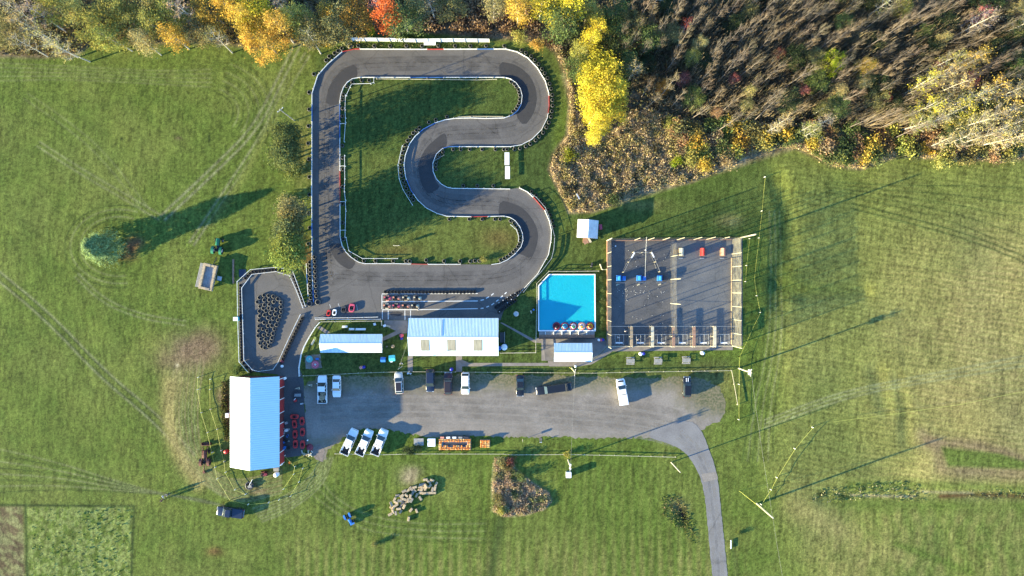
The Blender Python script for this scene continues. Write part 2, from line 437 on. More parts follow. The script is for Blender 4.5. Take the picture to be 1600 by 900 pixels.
# right field: paler, raked in long mown stripes that drop to the right
right = np.clip((PX - 1180) / 60, 0, 1) * soft(PY, 760, 790)
u = PX * math.sin(-.13) + PY * math.cos(-.13) + (fbm(PX, PY, 60, 77, 2) - .5) * 14
stripe = .5 + .5 * np.sin(u * 2 * PI / 8.5)
stripe = stripe * fbm(PX, PY, 30, 55, 3, R(-7.5), 4, 1)
c = lerp(c, OLIVE, right * .75)
far = np.clip((PX - 1330) / 260, 0, 1) * np.clip((PY - 300) / 150, 0, 1)  # partly dry grass, partly glare and haze painted in towards the right
c = lerp(c, DRY, right * np.clip(.26 + far * 1.1 + (n1 - .5) * .25, 0, 1) * (.55 + .45 * stripe))
c = lerp(c, LUSH, right * np.clip((.46 - n1) * 2, 0, 1) * .3)
c = lerp(c, MID, np.clip((PX - 1180) / 60, 0, 1) * soft(PY, 280, 400) * .35)
c = lerp(c, DRY * .8, right * np.clip(n2 - .52, 0, 1) * 2.2 * far)
# green tongue and ploughed margins low in the right field
for (pts, w, colr, a) in [
    ([(1440, 680), (1462, 700), (1470, 730), (1500, 735), (1600, 740)], 12, DIRT, .6),
    ([(1450, 690), (1520, 695), (1570, 708), (1610, 722)], 10, DIRT, .7),
    ([(1455, 610), (1520, 640), (1600, 655)], 26, DRY, .3),
    ([(1440, 700), (1450, 760)], 14, DRY, .3),
    ([(1240, 790), (1290, 815), (1330, 830), (1400, 860)], 22, DRY, .45),
    ([(1260, 800), (1280, 860), (1330, 900)], 40, DRY, .25),
    ([(1470, 775), (1520, 772), (1620, 775)], 4.5, NEEDLE * .6, .9),
    ([(1330, 774), (1390, 776), (1430, 776)], 2.0, STRAW, .9),
    ([(1440, 768), (1520, 770)], 2.0, STRAW, .8)]:
    d = dpoly(PX, PY, pts); c = lerp(c, colr, np.exp(-(d / w) ** 2) * a * np.clip(.5 + n2, 0, 1))
c = lerp(c, MID, soft(sdf(PX, PY, [(1470, 698), (1560, 708), (1605, 722), (1600, 733), (1480, 728)]), -3, 3) * .9)
c = lerp(c, MID, .6 * soft(sdf(PX, PY, [(1330, 812), (1360, 822), (1400, 846), (1370, 858), (1345, 850)]), -8, 12) * .8)
c = lerp(c, MID * 1.1, np.exp(-(dpoly(PX, PY, [(1330, 760), (1420, 758), (1520, 760), (1620, 765)]) / 9) ** 2) * .7)
low = np.clip((PX - 1240) / 60, 0, 1) * np.clip((PY - 785) / 20, 0, 1)
st2 = .5 + .5 * np.sin((PX * .25 + PY * .03 + 8 * fbm(PX, PY, 60, 61, 2)) * 2 * PI / 6)
c = lerp(c, DRY, low * .40 * np.clip(n2 * 1.6 - .2, 0, 1) * (.3 + .7 * st2) + low * .05)
c = lerp(c, MID, np.exp(-(dpoly(PX, PY, [(1400, 850), (1450, 868), (1520, 895)]) / 7) ** 2) * .8 * low)
# mown bands south of the lot and inside the track
sb = soft(np.abs(PX - 800) , 330, 380) * np.clip((PY - 720) / 20, 0, 1)
band = .5 + .5 * np.sin((PX + 10 * fbm(PX, PY, 80, 71, 2)) * 2 * PI / 15)
c = lerp(c, OLIVE * .95, sb * band * .45); c = lerp(c, DRY, sb * np.clip((PY - 820) / 60, 0, 1) * .30 * band * n2 * 1.6)
lawn = soft(sdf(PX, PY, [(495, 80), (860, 80), (870, 420), (850, 560), (1140, 560), (1140, 590), (470, 590), (480, 480)]), -5, 5)
c = lerp(c, LUSH, lawn * .62)
c = lerp(c, LUSH, soft(sdf(PX, PY, [(860, 70), (880, 140), (860, 255), (930, 340), (1080, 290), (1200, 240), (1190, 370), (950, 375), (940, 420), (830, 460), (868, 340), (810, 290)]), -6, 10) * .5)
inf = blob(PX, PY, 720, 372, 95, 32, 0)
c = lerp(c, OLIVE * .85, np.clip(inf * 1.4, 0, 1) * .75); c = lerp(c, NEEDLE * .9, blob(PX, PY, 780, 372, 30, 18) * .45); c = lerp(c, NEEDLE, blob(PX, PY, 620, 392, 40, 10) * .3)
c = lerp(c, OLIVE * .9, soft(sdf(PX, PY, [(540, 240), (630, 240), (625, 280), (545, 290)]), -8, 8) * .6 * n2 * 1.5)
c = lerp(c, OLIVE * .9, soft(sdf(PX, PY, [(545, 128), (700, 128), (600, 150), (545, 160)]), -8, 8) * .3)
# verge between the hedge trees and the track: brownish
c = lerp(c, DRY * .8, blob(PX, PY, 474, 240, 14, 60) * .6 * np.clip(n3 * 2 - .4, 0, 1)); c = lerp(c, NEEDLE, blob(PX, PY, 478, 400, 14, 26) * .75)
# tracks worn by wheels
def wheel(pts, w, colr, a, gap=None, brk=0.0):
    global c
    q = smooth(pts, 2)
    offs = [0] if gap is None else [-gap / 2, gap / 2]
    for o_ in offs:
        qq = []
        for i, p in enumerate(q):
            a_ = q[max(0, i - 1)]; b_ = q[min(len(q) - 1, i + 1)]
            L = math.hypot(b_[0] - a_[0], b_[1] - a_[1]) + 1e-9
            qq.append((p[0] - (b_[1] - a_[1]) / L * o_, p[1] + (b_[0] - a_[0]) / L * o_))
        m_ = np.exp(-(dpoly(PX, PY, qq) / max(w, 1.25)) ** 2) * min(1, a * 1.6) * np.clip(1 - brk + brk * 2 * (n2 - .2), 0, 1)
        c = lerp(c, colr, m_)
PALE = C(.175, .180, .085)
wheel([(-10, 425), (70, 490), (160, 585), (240, 650), (300, 715)], 1.1, DARK, .55, 9)
wheel([(-10, 425), (70, 490), (160, 585), (240, 650), (300, 715)], 1.6, PALE, .55, 13)
wheel([(60, 225), (130, 270), (200, 310), (250, 340)], 1.4, PALE, .5, 8, .4)
wheel([(40, 150), (100, 190), (160, 240), (230, 330)], 1.3, PALE, .3, 10, .5)
for k, rr in enumerate((44, 49, 55, 61, 68)):
    q = [(186 + rr * 1.25 * math.cos(t), 385 + rr * math.sin(t) * .95) for t in np.linspace(PI * .45, PI * 1.62, 26)]
    wheel(q, 1.1, PALE if k % 2 else DARK, .42, None, .5)
wheel([(120, 430), (160, 470), (220, 495), (290, 505)], 1.3, PALE, .5, 7, .4)
wheel([(255, 340), (340, 260), (400, 200), (440, 120), (470, 60)], 2.2, PALE, .7, 9, .2)
wheel([(300, 380), (360, 290), (410, 215), (452, 130), (480, 85)], 2.0, PALE, .6, 8, .3)
wheel([(330, 350), (385, 270), (425, 190), (465, 100)], 6, OLIVE, .6)
for k in range(9):
    r0 = 30 + 7 * k
    q = [(330 + r0 * 1.15 * math.cos(t), 175 + r0 * 1.0 * math.sin(t)) for t in np.linspace(-1.25, .65, 18)]
    wheel(q, 1.1, PALE if k % 2 else DARK, .38, None, .6)
for k in range(5):
    wheel([(-10, 98 + 7 * k), (120, 104 + 5 * k), (260, 112 + 5 * k), (330, 108 + 7 * k)], 1.2, PALE, .35, None, .6)
for k in range(8):   # fan of tracks towards the yard of the big barn
    wheel([(-10, 700 + 10 * k), (90, 722 + 6 * k), (190, 755 + 2 * k), (300, 782 - 1 * k), (350, 790)], 1.1, DARK if k % 2 else PALE, .45, None, .5)
for k in range(10):
    wheel([(275 + 5 * k, 560), (262 + 5 * k, 640), (272 + 4.5 * k, 700), (300 + 3.5 * k, 745 - k), (370, 790 - 4 * k), (440, 770 - 4 * k)], 1.3, STRAW * .75 if k % 2 else PALE, .5, None, .35)
wheel([(266, 600), (262, 660), (280, 715), (310, 755)], 13, DRY * .95, .5)
for k in range(7):
    wheel([(505 - 3 * k, 745 + 6 * k), (520 + 2 * k, 770 + 7 * k), (570, 800 + 6 * k), (660, 815 + 5 * k), (760, 812 + 6 * k)], 1.2, PALE if k % 2 else DARK, .35, None, .6)
for x_ in (509, 522, 535):
    wheel([(x_, 755), (x_ + 1, 835)], 1.3, DARK, .35, None, .4)
for k in range(6):
    wheel([(395 + 3 * k, 795 + 4 * k), (450, 775 + 5 * k), (490 + 3 * k, 740 + 4 * k), (500 + 4 * k, 715)], 1.4, PALE, .5, None, .4)
for k in range(7):
    wheel([(1198 + 4 * k, 330), (1202 + 4 * k, 430), (1196 + 5 * k, 540), (1172 + 6 * k, 640), (1160 + 8 * k, 720)], 1.1, PALE if k % 2 else DARK, .42, None, .5)
for k in range(5):
    wheel([(1290, 300 - 4 * k), (1400, 322 - 8 * k), (1500, 350 - 15 * k), (1610, 398 - 26 * k)], 1.3, DARK, .42, None, .5)
wheel([(1330, 322), (1450, 352), (1540, 380), (1610, 410)], 1.5, DARK, .55, 8, .3)
for k in range(3):
    wheel([(1195, 668 - 6 * k), (1300, 628 - 6 * k), (1400, 604 - 5 * k), (1610, 570 - 8 * k)], 1.5, PALE * 1.15, .5, None, .3)
# bare and worn ground, plus dark green and near-black spots
for (cx, cy, rx, ry, a_, colr, am) in [
    (300, 550, 42, 26, 0, DIRT, .8), (318, 540, 26, 24, .3, DIRT, .7), (270, 565, 26, 18, 0, DIRT, .5), (280, 600, 24, 36, 0, DRY, .35),
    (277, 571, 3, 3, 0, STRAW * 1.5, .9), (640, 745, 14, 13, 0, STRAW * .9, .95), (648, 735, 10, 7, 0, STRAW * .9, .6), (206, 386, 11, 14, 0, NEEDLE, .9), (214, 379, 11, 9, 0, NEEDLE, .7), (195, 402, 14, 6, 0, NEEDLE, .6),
    (1062, 793, 15, 13, .5, DIRT, .5), (1068, 806, 5, 16, -.3, C(.02, .016, .012), .95), (190, 217, 3, 2, 0, DARK * .7, .9), (279, 216, 5, 3, 0, DIRT * .6, .9), (327, 217, 2, 7, 0, DARK * .7, .9),
    (335, 862, 12, 7, 0, NEEDLE, .6), (405, 768, 12, 6, 0, DIRT, .7), (345, 620, 8, 14, 0, DIRT, .8), (355, 640, 5, 30, 0, DIRT * .8, .8), (440, 650, 8, 26, 0, C(.05, .05, .05), .6),
    (570, 600, 30, 14, 0, DIRT, .0), (1110, 600, 40, 25, 0, DRY * .7, .55), (1050, 615, 60, 22, 0, DRY * .65, .7), (905, 610, 90, 20, 0, DRY * .6, .6), (600, 595, 80, 12, 0, DRY * .4, .6),
    (1140, 345, 20, 10, 0, DRY, .4), (1000, 320, 40, 10, 0, DRY * .8, .3), (1411, 660, 7, 40, 0, LUSH, .45), (1283, 772, 6, 4, 0, DARK * .5, .9), (1320, 776, 8, 4, 0, DARK, .8)]:  # the lush streak paints shade into the dip of the right field
    m_ = blob(PX, PY, cx, cy, rx, ry, a_) * am * np.clip(.35 + 1.3 * n2, 0, 1.1)
    c = lerp(c, colr, np.clip(m_ * 1.25, 0, 1))
# leafy crop in the lower left corner, with a dark lane
crop = soft(sdf(PX, PY, [(42, 792), (205, 790), (207, 910), (45, 910)]), -3, 3)
c = lerp(c, lerp(np.broadcast_to(MID * 1.0, c.shape), C(.175, .205, .058), np.clip((fbm(PX, PY, 6, 91, 3) - .36) * 4.5, 0, 1)), crop * .92)
cr2 = soft(sdf(PX, PY, [(-30, 792), (36, 790), (40, 910), (-30, 910)]), -3, 3)
c = lerp(c, lerp(np.broadcast_to(DIRT * .6, c.shape), C(.19, .18, .075), np.clip((fbm(PX, PY, 5, 95, 3, .6, 2.5, 1) - .38) * 4, 0, 1)), cr2 * .9)
for q in ([(40, 788), (43, 905)], [(209, 792), (205, 905)], [(0, 789), (208, 791)]):
    wheel(q, 2.2, DARK, .6, None, .4)
# under the wood and the brush: leaf litter
WOOD = [(-60, 88), (60, 92), (120, 88), (140, 72), (240, 70), (330, 68), (400, 78), (440, 66), (480, 72), (545, 62), (640, 50), (770, 62), (845, 68), (866, 84), (884, 120), (889, 165), (884, 210), (862, 240), (856, 265), (872, 300), (888, 333), (926, 333), (1000, 302), (1080, 286), (1200, 233), (1245, 234), (1300, 262), (1345, 266), (1400, 246), (1500, 252), (1670, 250), (1670, -70), (-60, -70)]
wd_ = soft(sdf(PX, PY, WOOD), -4, 3)
c = lerp(c, lerp(np.broadcast_to(C(.075, .06, .038), c.shape), C(.19, .145, .09), np.clip(n2 * 2.4 - .7, 0, 1)), wd_ * .95)
BR_ = soft(sdf(PX, PY, [(868, 70), (892, 110), (915, 215), (985, 172), (1085, 190), (1260, 196), (1420, 215), (1640, 235), (1640, 248), (1400, 244), (1345, 264), (1245, 232), (1080, 284), (926, 332), (890, 332), (858, 265), (886, 210), (889, 165)]), -6, 4)
c = lerp(c, lerp(np.broadcast_to(C(.13, .10, .06), c.shape), C(.34, .26, .16), np.clip(n2 * 2.4 - .7, 0, 1)), BR_ * .9)
for (cx_, cy_, rx_, ry_) in ((1232, 440, 34, 30), (1280, 452, 60, 12), (1224, 370, 14, 60)): c = lerp(c, MID * .78, blob(PX, PY, cx_, cy_, rx_, ry_) * .55)  # darker green paints the swale and net shade beside the cages into the grass
ISLE = [(772, 714), (795, 716), (812, 738), (835, 755), (858, 768), (864, 782), (850, 797), (820, 806), (785, 808), (768, 798), (768, 760)]
c = lerp(c, lerp(np.broadcast_to(C(.12, .11, .05), c.shape), C(.42, .31, .21), np.clip(n2 * 2.2 - .6, 0, 1)), soft(sdf(PX, PY, ISLE), -4, 2) * .9)
c = lerp(c, LUSH * .8, np.exp(-(dpoly(PX, PY, [(783, 806), (776, 850), (765, 905)]) / 9) ** 2) * .75)
c = lerp(c, DARK, np.exp(-(dpoly(PX, PY, [(1142, 842), (1150, 880), (1152, 905)]) / 5) ** 2) * .4)
# raked and mown lines, each field along its own run
def comb(u_, per, seed, ang): return (np.sin(u_ * 2 * PI / per) * .6 + (fbm(PX, PY, per * .45, seed, 2, ang, 12, 1) - .5) * 2.2)
wob = (fbm(PX, PY, 90, 201, 2) - .5) * 18
lines = np.zeros(PX.shape, np.float32)
lines += right * comb(PX * math.sin(-.15) + PY * math.cos(-.15) + wob * .7, 7.5, 203, .15) * .16
lines += low * comb(PX * math.cos(.1) + PY * math.sin(.1) + wob, 7.0, 207, 1.5) * .13
sth = np.clip((PY - 715) / 10, 0, 1) * soft(np.abs(PX - 760), 320, 350)
lines += sth * comb(PX + PY * .06 + wob * .6, 11.0, 211, 1.52) * .15
rad = np.hypot((PX - 300) * .8, PY - 190)
lines += soft(PX, 400, 460) * np.clip((250 - rad) / 40, 0, 1) * comb(rad + wob * .5, 6.5, 215, .9) * np.clip((PX - 180) / 120, 0, 1) * .13
lines += soft(PX, 330, 400) * np.clip((PY - 300) / 60, 0, 1) * comb(PX * .97 - PY * .2 + wob, 6.0, 219, 1.35) * .09
lines += soft(PX, 150, 260) * comb(PX * .55 - PY * .83 + wob, 9.0, 223, .58) * .07 * soft(PY, 420, 520)
offr = soft(wd_, 0, .3)
c *= (1 + lines * offr)[..., None]
# grain
c *= (1 + (n3 - .5) * 1.15 + (nst - .5) * .7)[..., None]
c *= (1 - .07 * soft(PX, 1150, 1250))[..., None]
c = np.clip(c, .004, .6)
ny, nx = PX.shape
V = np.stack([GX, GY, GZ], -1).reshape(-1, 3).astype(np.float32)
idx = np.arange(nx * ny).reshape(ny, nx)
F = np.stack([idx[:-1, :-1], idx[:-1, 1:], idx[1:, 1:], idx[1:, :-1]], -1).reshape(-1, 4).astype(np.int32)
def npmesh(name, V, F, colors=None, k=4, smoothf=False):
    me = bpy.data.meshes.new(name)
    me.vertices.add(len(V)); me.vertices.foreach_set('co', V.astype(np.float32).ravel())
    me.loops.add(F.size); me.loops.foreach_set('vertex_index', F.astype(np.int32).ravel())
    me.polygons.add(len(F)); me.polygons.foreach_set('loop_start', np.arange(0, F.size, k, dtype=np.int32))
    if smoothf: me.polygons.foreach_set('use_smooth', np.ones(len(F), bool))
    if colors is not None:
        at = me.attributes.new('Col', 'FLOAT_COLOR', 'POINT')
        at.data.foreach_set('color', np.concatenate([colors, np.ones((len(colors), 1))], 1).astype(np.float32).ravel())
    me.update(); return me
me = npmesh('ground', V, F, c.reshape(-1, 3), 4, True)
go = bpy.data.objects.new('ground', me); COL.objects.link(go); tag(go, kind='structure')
m, nt, b, out = nodes_of('meadow_grass')
at = nt.nodes.new('ShaderNodeAttribute'); at.attribute_name = 'Col'
tc = nt.nodes.new('ShaderNodeTexCoord')
na = nt.nodes.new('ShaderNodeTexNoise'); na.inputs['Scale'].default_value = 3.4; na.inputs['Detail'].default_value = 5; na.inputs['Roughness'].default_value = .75
nt.links.new(tc.outputs['Object'], na.inputs['Vector'])
rp = nt.nodes.new('ShaderNodeMapRange'); rp.inputs['From Min'].default_value = .3; rp.inputs['From Max'].default_value = .7; rp.inputs['To Min'].default_value = .48; rp.inputs['To Max'].default_value = 1.55
nt.links.new(na.outputs['Fac'], rp.inputs['Value'])
mx = nt.nodes.new('ShaderNodeMix'); mx.data_type = 'RGBA'; mx.blend_type = 'MULTIPLY'; mx.inputs['Factor'].default_value = 1
nt.links.new(at.outputs['Color'], mx.inputs['A']); nt.links.new(rp.outputs[0], mx.inputs['B']); nt.links.new(mx.outputs['Result'], b.inputs['Base Color'])
nb = nt.nodes.new('ShaderNodeTexNoise'); nb.inputs['Scale'].default_value = 3.6; nb.inputs['Detail'].default_value = 5; nb.inputs['Roughness'].default_value = .7
nt.links.new(tc.outputs['Object'], nb.inputs['Vector'])
bp = nt.nodes.new('ShaderNodeBump'); bp.inputs['Distance'].default_value = .075; bp.inputs['Strength'].default_value = .9
nt.links.new(nb.outputs['Fac'], bp.inputs['Height']); nt.links.new(bp.outputs[0], b.inputs['Normal'])
b.inputs['Roughness'].default_value = .9; b.inputs['Specular IOR Level'].default_value = .1
me.materials.append(m)
def gz(px, py): return float(height(np.array([[float(px)]], np.float32), np.array([[float(py)]], np.float32))[0, 0])
# ------------------------------------------------------------------ asphalt, gravel, concrete
def pavement(name, col, col2, big, fine, bump, rough=.85, streak=None, crack=0.0):
    m, nt, b, out = nodes_of(name)
    tc = nt.nodes.new('ShaderNodeTexCoord')
    n = nt.nodes.new('ShaderNodeTexNoise'); n.inputs['Scale'].default_value = big; n.inputs['Detail'].default_value = 8; n.inputs['Roughness'].default_value = .6
    nt.links.new(tc.outputs['Object'], n.inputs['Vector'])
    r1 = nt.nodes.new('ShaderNodeMapRange'); r1.inputs['From Min'].default_value = .32; r1.inputs['From Max'].default_value = .68
    nt.links.new(n.outputs['Fac'], r1.inputs['Value'])
    mx = nt.nodes.new('ShaderNodeMix'); mx.data_type = 'RGBA'; mx.inputs['A'].default_value = (*col, 1); mx.inputs['B'].default_value = (*col2, 1)
    nt.links.new(r1.outputs[0], mx.inputs['Factor'])
    f = nt.nodes.new('ShaderNodeTexNoise'); f.inputs['Scale'].default_value = fine; f.inputs['Detail'].default_value = 5; f.inputs['Roughness'].default_value = .8
    nt.links.new(tc.outputs['Object'], f.inputs['Vector'])
    r2 = nt.nodes.new('ShaderNodeMapRange'); r2.inputs['From Min'].default_value = .3; r2.inputs['From Max'].default_value = .7; r2.inputs['To Min'].default_value = .74; r2.inputs['To Max'].default_value = 1.26
    nt.links.new(f.outputs['Fac'], r2.inputs['Value'])
    m2 = nt.nodes.new('ShaderNodeMix'); m2.data_type = 'RGBA'; m2.blend_type = 'MULTIPLY'; m2.inputs['Factor'].default_value = 1
    nt.links.new(mx.outputs['Result'], m2.inputs['A']); nt.links.new(r2.outputs[0], m2.inputs['B'])
    last = m2.outputs['Result']
    if crack:
        vo = nt.nodes.new('ShaderNodeTexVoronoi'); vo.feature = 'DISTANCE_TO_EDGE'; vo.inputs['Scale'].default_value = crack
        ds = nt.nodes.new('ShaderNodeVectorMath'); ds.operation = 'ADD'
        nz = nt.nodes.new('ShaderNodeTexNoise'); nz.inputs['Scale'].default_value = .7; nz.inputs['Detail'].default_value = 4
        nt.links.new(tc.outputs['Object'], nz.inputs['Vector']); nt.links.new(tc.outputs['Object'], ds.inputs[0]); nt.links.new(nz.outputs['Color'], ds.inputs[1])
        nt.links.new(ds.outputs[0], vo.inputs['Vector'])
        r3 = nt.nodes.new('ShaderNodeMapRange'); r3.inputs['From Min'].default_value = 0; r3.inputs['From Max'].default_value = .012; r3.inputs['To Min'].default_value = .72; r3.inputs['To Max'].default_value = 1
        nt.links.new(vo.outputs['Distance'], r3.inputs['Value'])
        m3 = nt.nodes.new('ShaderNodeMix'); m3.data_type = 'RGBA'; m3.blend_type = 'MULTIPLY'; m3.inputs['Factor'].default_value = 1
        nt.links.new(last, m3.inputs['A']); nt.links.new(r3.outputs[0], m3.inputs['B']); last = m3.outputs['Result']
    nt.links.new(last, b.inputs['Base Color'])
    bp = nt.nodes.new('ShaderNodeBump'); bp.inputs['Distance'].default_value = bump; bp.inputs['Strength'].default_value = 1
    nt.links.new(f.outputs['Fac'], bp.inputs['Height']); nt.links.new(bp.outputs[0], b.inputs['Normal'])
    b.inputs['Roughness'].default_value = rough; b.inputs['Specular IOR Level'].default_value = .25
    M[name] = m
pavement('track_asphalt', (.096, .089, .084), (.124, .115, .108), .22, 5, .004, crack=.10)
pavement('patch_asphalt', (.038, .037, .039), (.048, .046, .047), .6, 5, .004)
pavement('cage_asphalt', (.080, .080, .082), (.125, .118, .112), .25, 4, .006, crack=.16)
pavement('cage_pale', (.122, .122, .120), (.172, .165, .155), .3, 4, .006, crack=.14)
pavement('lot_gravel', (.165, .142, .118), (.248, .217, .186), .16, 2.6, .03)
pavement('road_asphalt', (.160, .152, .148), (.205, .196, .190), .35, 5, .004, crack=.05)
pavement('yard_asphalt', (.070, .070, .072), (.092, .090, .090), .3, 4, .006, crack=.2)
def lotmix():
    # car park gravel: bare and pale where wheels run, grown over with dry grass along its upper rim
    m = M['lot_gravel'].copy(); m.name = 'car_park_gravel'; nt = m.node_tree
    b = [n for n in nt.nodes if n.type == 'BSDF_PRINCIPLED'][0]; src = b.inputs['Base Color'].links[0].from_socket
    tc = [n for n in nt.nodes if n.type == 'TEX_COORD'][0]; sp = nt.nodes.new('ShaderNodeSeparateXYZ'); nt.links.new(tc.outputs['Object'], sp.inputs[0])
    def mr(s_, a, b_):
        r_ = nt.nodes.new('ShaderNodeMapRange'); r_.inputs['From Min'].default_value = a; r_.inputs['From Max'].default_value = b_; nt.links.new(s_, r_.inputs['Value']); return r_.outputs[0]
    def op(o_, x, y):
        q = nt.nodes.new('ShaderNodeMath'); q.operation = o_; q.use_clamp = o_ != 'ADD'
        for i, v in enumerate((x, y)):
            if isinstance(v, (int, float)): q.inputs[i].default_value = v
            else: nt.links.new(v, q.inputs[i])
        return q.outputs[0]
    n = nt.nodes.new('ShaderNodeTexNoise'); n.inputs['Scale'].default_value = .55; n.inputs['Detail'].default_value = 7; n.inputs['Roughness'].default_value = .7; nt.links.new(tc.outputs['Object'], n.inputs['Vector'])
    top = mr(sp.outputs['Y'], -24.5, -18.5); rt = op('MULTIPLY', mr(sp.outputs['X'], 30, 44), mr(sp.outputs['Y'], -31, -24)); low = mr(sp.outputs['Y'], -30.2, -32.5)
    msk = op('ADD', op('ADD', op('MAXIMUM', top, rt), op('MULTIPLY', low, .45)), n.outputs['Fac']); msk = mr(msk, .72, 1.22)
    mx = nt.nodes.new('ShaderNodeMix'); mx.data_type = 'RGBA'; nt.links.new(msk, mx.inputs['Factor']); nt.links.new(src, mx.inputs['A'])
    g = nt.nodes.new('ShaderNodeTexNoise'); g.inputs['Scale'].default_value = 2.2; g.inputs['Detail'].default_value = 4; nt.links.new(tc.outputs['Object'], g.inputs['Vector'])
    m3 = nt.nodes.new('ShaderNodeMix'); m3.data_type = 'RGBA'; m3.inputs['A'].default_value = (.075, .085, .04, 1); m3.inputs['B'].default_value = (.185, .155, .095, 1); nt.links.new(mr(g.outputs['Fac'], .35, .65), m3.inputs['Factor'])
    nt.links.new(m3.outputs['Result'], mx.inputs['B']); nt.links.new(mx.outputs['Result'], b.inputs['Base Color']); M['car_park_gravel'] = m
lotmix()
OUT = [(488, 470), (487.5, 300), (488, 146), (497, 118), (513, 100), (535, 81.5), (555, 77), (660, 77.5), (790, 77)]
ARC1 = [(808, 81.5), (825, 91), (840, 107), (852, 127), (857.5, 146), (858, 166), (855, 185), (846, 203), (831, 218), (815, 226.5), (798, 229.5)]
PEN = [(760, 229.5), (702, 229.5), (692, 232), (682, 241), (676.5, 255), (677, 268), (682, 280), (690, 288), (699, 293), (708, 294.5), (797, 295.5)]
ARC2 = [(811, 293.5), (824, 300), (836, 311), (851, 328.5), (858, 345), (861.5, 360), (861, 375), (857, 398), (840, 428), (822, 447), (808, 463), (790, 478), (783, 497)]
INNER = [(531.3, 160), (533, 148), (537, 137), (543, 129), (551, 123.5), (562, 121.3), (660, 121.6), (788, 121.3), (797, 123.5), (806, 129.5), (813, 139), (815.8, 150), (814.5, 163), (809, 173), (800, 180.5), (788, 184.6), (760, 185.3), (735, 184.6), (713, 185), (696, 187.5), (680, 192.5), (662, 202), (649, 213), (640, 225.5), (633.5, 243), (631.5, 258), (634, 277), (642, 297), (653, 313), (667, 325.5), (683, 333.5), (698, 338), (740, 338.8), (788, 337.8), (797, 340), (805, 345), (812, 354), (816, 364), (817.3, 375), (814, 386), (805, 396.5), (793, 406), (781, 411.5), (768, 413.4), (720, 413), (665, 413), (620, 412), (570, 412), (560, 409.5), (549, 402), (541, 394), (535, 384), (531.8, 370), (531.5, 260)]
LOTW = [(783, 500), (600, 500), (500, 500), (491, 511), (480, 530), (471, 552), (468, 575), (473, 588), (440, 590), (434, 585), (415, 583), (390, 580), (376, 566), (373, 500), (373, 440), (393, 422), (430, 418.5), (457, 421), (478, 478), (480, 466)]
track_outer = OUT + ARC1 + PEN + ARC2 + LOTW
sheet('race_track', track_outer, [INNER], .03, 'track_asphalt')
for q in ([(509.5, 164), (510.5, 150), (515, 134), (525, 118), (540, 106), (556, 99.5), (559.5, 120.8), (549, 123.6), (541, 130), (535, 139.5), (532, 150), (531, 164)],
          [(780.5, 120.8), (780, 96), (800, 99.5), (815, 106.5), (830, 121), (838, 140), (839, 160), (833, 180), (819, 198), (805, 180), (811, 172), (815.5, 163), (816.5, 150), (813, 137), (806, 128), (797, 122.8)],
          [(697, 208.5), (691, 209), (677, 220), (664.5, 232.5), (656, 249), (653, 263), (656, 281), (661, 294), (670, 304), (688.5, 293), (682, 285), (677, 275), (675.5, 262), (677, 252), (682, 240.5), (690, 232.5), (699, 229.4)],
          [(781, 312.5), (801, 317.5), (815, 323.7), (827.5, 336), (836, 349), (840, 361), (841, 371), (838, 387), (830, 405), (814, 397), (806, 397), (814.5, 386), (817.8, 375), (816.5, 364), (812, 353.5), (805, 344.5), (797, 339.5), (788, 337.4), (778, 337.4)],
          [(514, 381), (517, 393), (525, 407), (535, 416), (548, 422.5), (557, 409), (549, 402.4), (541, 394.4), (535, 384.4), (533, 380)]):
    sheet('asphalt_patch', smooth(q, 1, True), [], .034, 'patch_asphalt')
sheet('asphalt_patch', smooth([(608, 490), (613, 487), (625, 486.8), (631, 490), (627, 494), (613, 494)], 2, True), [], .0345, 'patch_asphalt')
sheet('yard_pavement', [(437, 584), (474, 590), (476, 640), (480, 690), (470, 712), (440, 716), (430, 700), (430, 590)], [], .02, 'yard_asphalt', jitter=.5)
lot = [(474, 590), (560, 588), (700, 585), (860, 586), (1000, 592), (1075, 588), (1120, 598), (1135, 628), (1128, 655), (1108, 665), (1098, 672), (1070, 668), (1042, 686), (985, 683), (930, 686), (870, 682), (800, 684), (740, 680), (690, 684), (650, 680), (615, 672), (570, 668), (548, 676), (530, 690), (512, 702), (507, 722), (494, 716), (484, 704), (478, 690), (476, 640)]
sheet('gravel_lot', smooth(lot, 1, True), [], .012, 'car_park_gravel', jitter=2.2, step=3.5)
road = [(1012, 676), (1040, 664), (1064, 656), (1085, 660), (1098, 676), (1107, 700), (1116, 725), (1122, 750), (1127, 800), (1132, 850), (1138, 910), (1141, 990), (1118, 990), (1114, 910), (1108, 850), (1104, 800), (1100, 768), (1093, 742), (1080, 718), (1065, 702), (1040, 691), (1018, 686)]
sheet('access_road', smooth(road, 1, True), [], .03, 'road_asphalt', jitter=.5, step=3)
sheet('road_patch', [(1095, 741), (1119, 737), (1122, 748), (1100, 754)], [], .034, 'lot_gravel', jitter=.4, step=3)
for iw, q in enumerate(([(712.5, 554), (722, 554), (722, 562), (733, 567), (858, 567), (858, 571.5), (722, 572.5), (722, 581), (712.5, 581)],
          [(856, 564), (924, 564), (938, 554), (950, 541), (1145, 541), (1145, 547), (957, 549), (945, 557), (925, 569), (905, 572.5), (858, 572.5)],
          [(837, 527.6), (941, 527.6), (948, 533), (950, 540), (938, 553), (924, 563.5), (846, 563.5), (846, 536), (837, 535)],
          [(781, 504), (785, 504), (838, 532), (838, 536), (834, 535)],
          [(600, 500.5), (637, 500.5), (637, 520), (629, 522), (606, 511), (600, 508)],
          [(596, 528), (625, 514), (629, 519), (598, 533)],
          [(495, 512), (500, 509), (516, 519), (510, 522)],
          [(637, 556), (645, 556), (645, 581), (637, 581)])):
    sheet('walkway', q, [], .018 + .0012 * iw, 'concrete')
sheet('gravel_pad', [(476, 556), (500, 553), (503, 575), (478, 577)], [], .014, 'lot_gravel', jitter=.8, step=3)
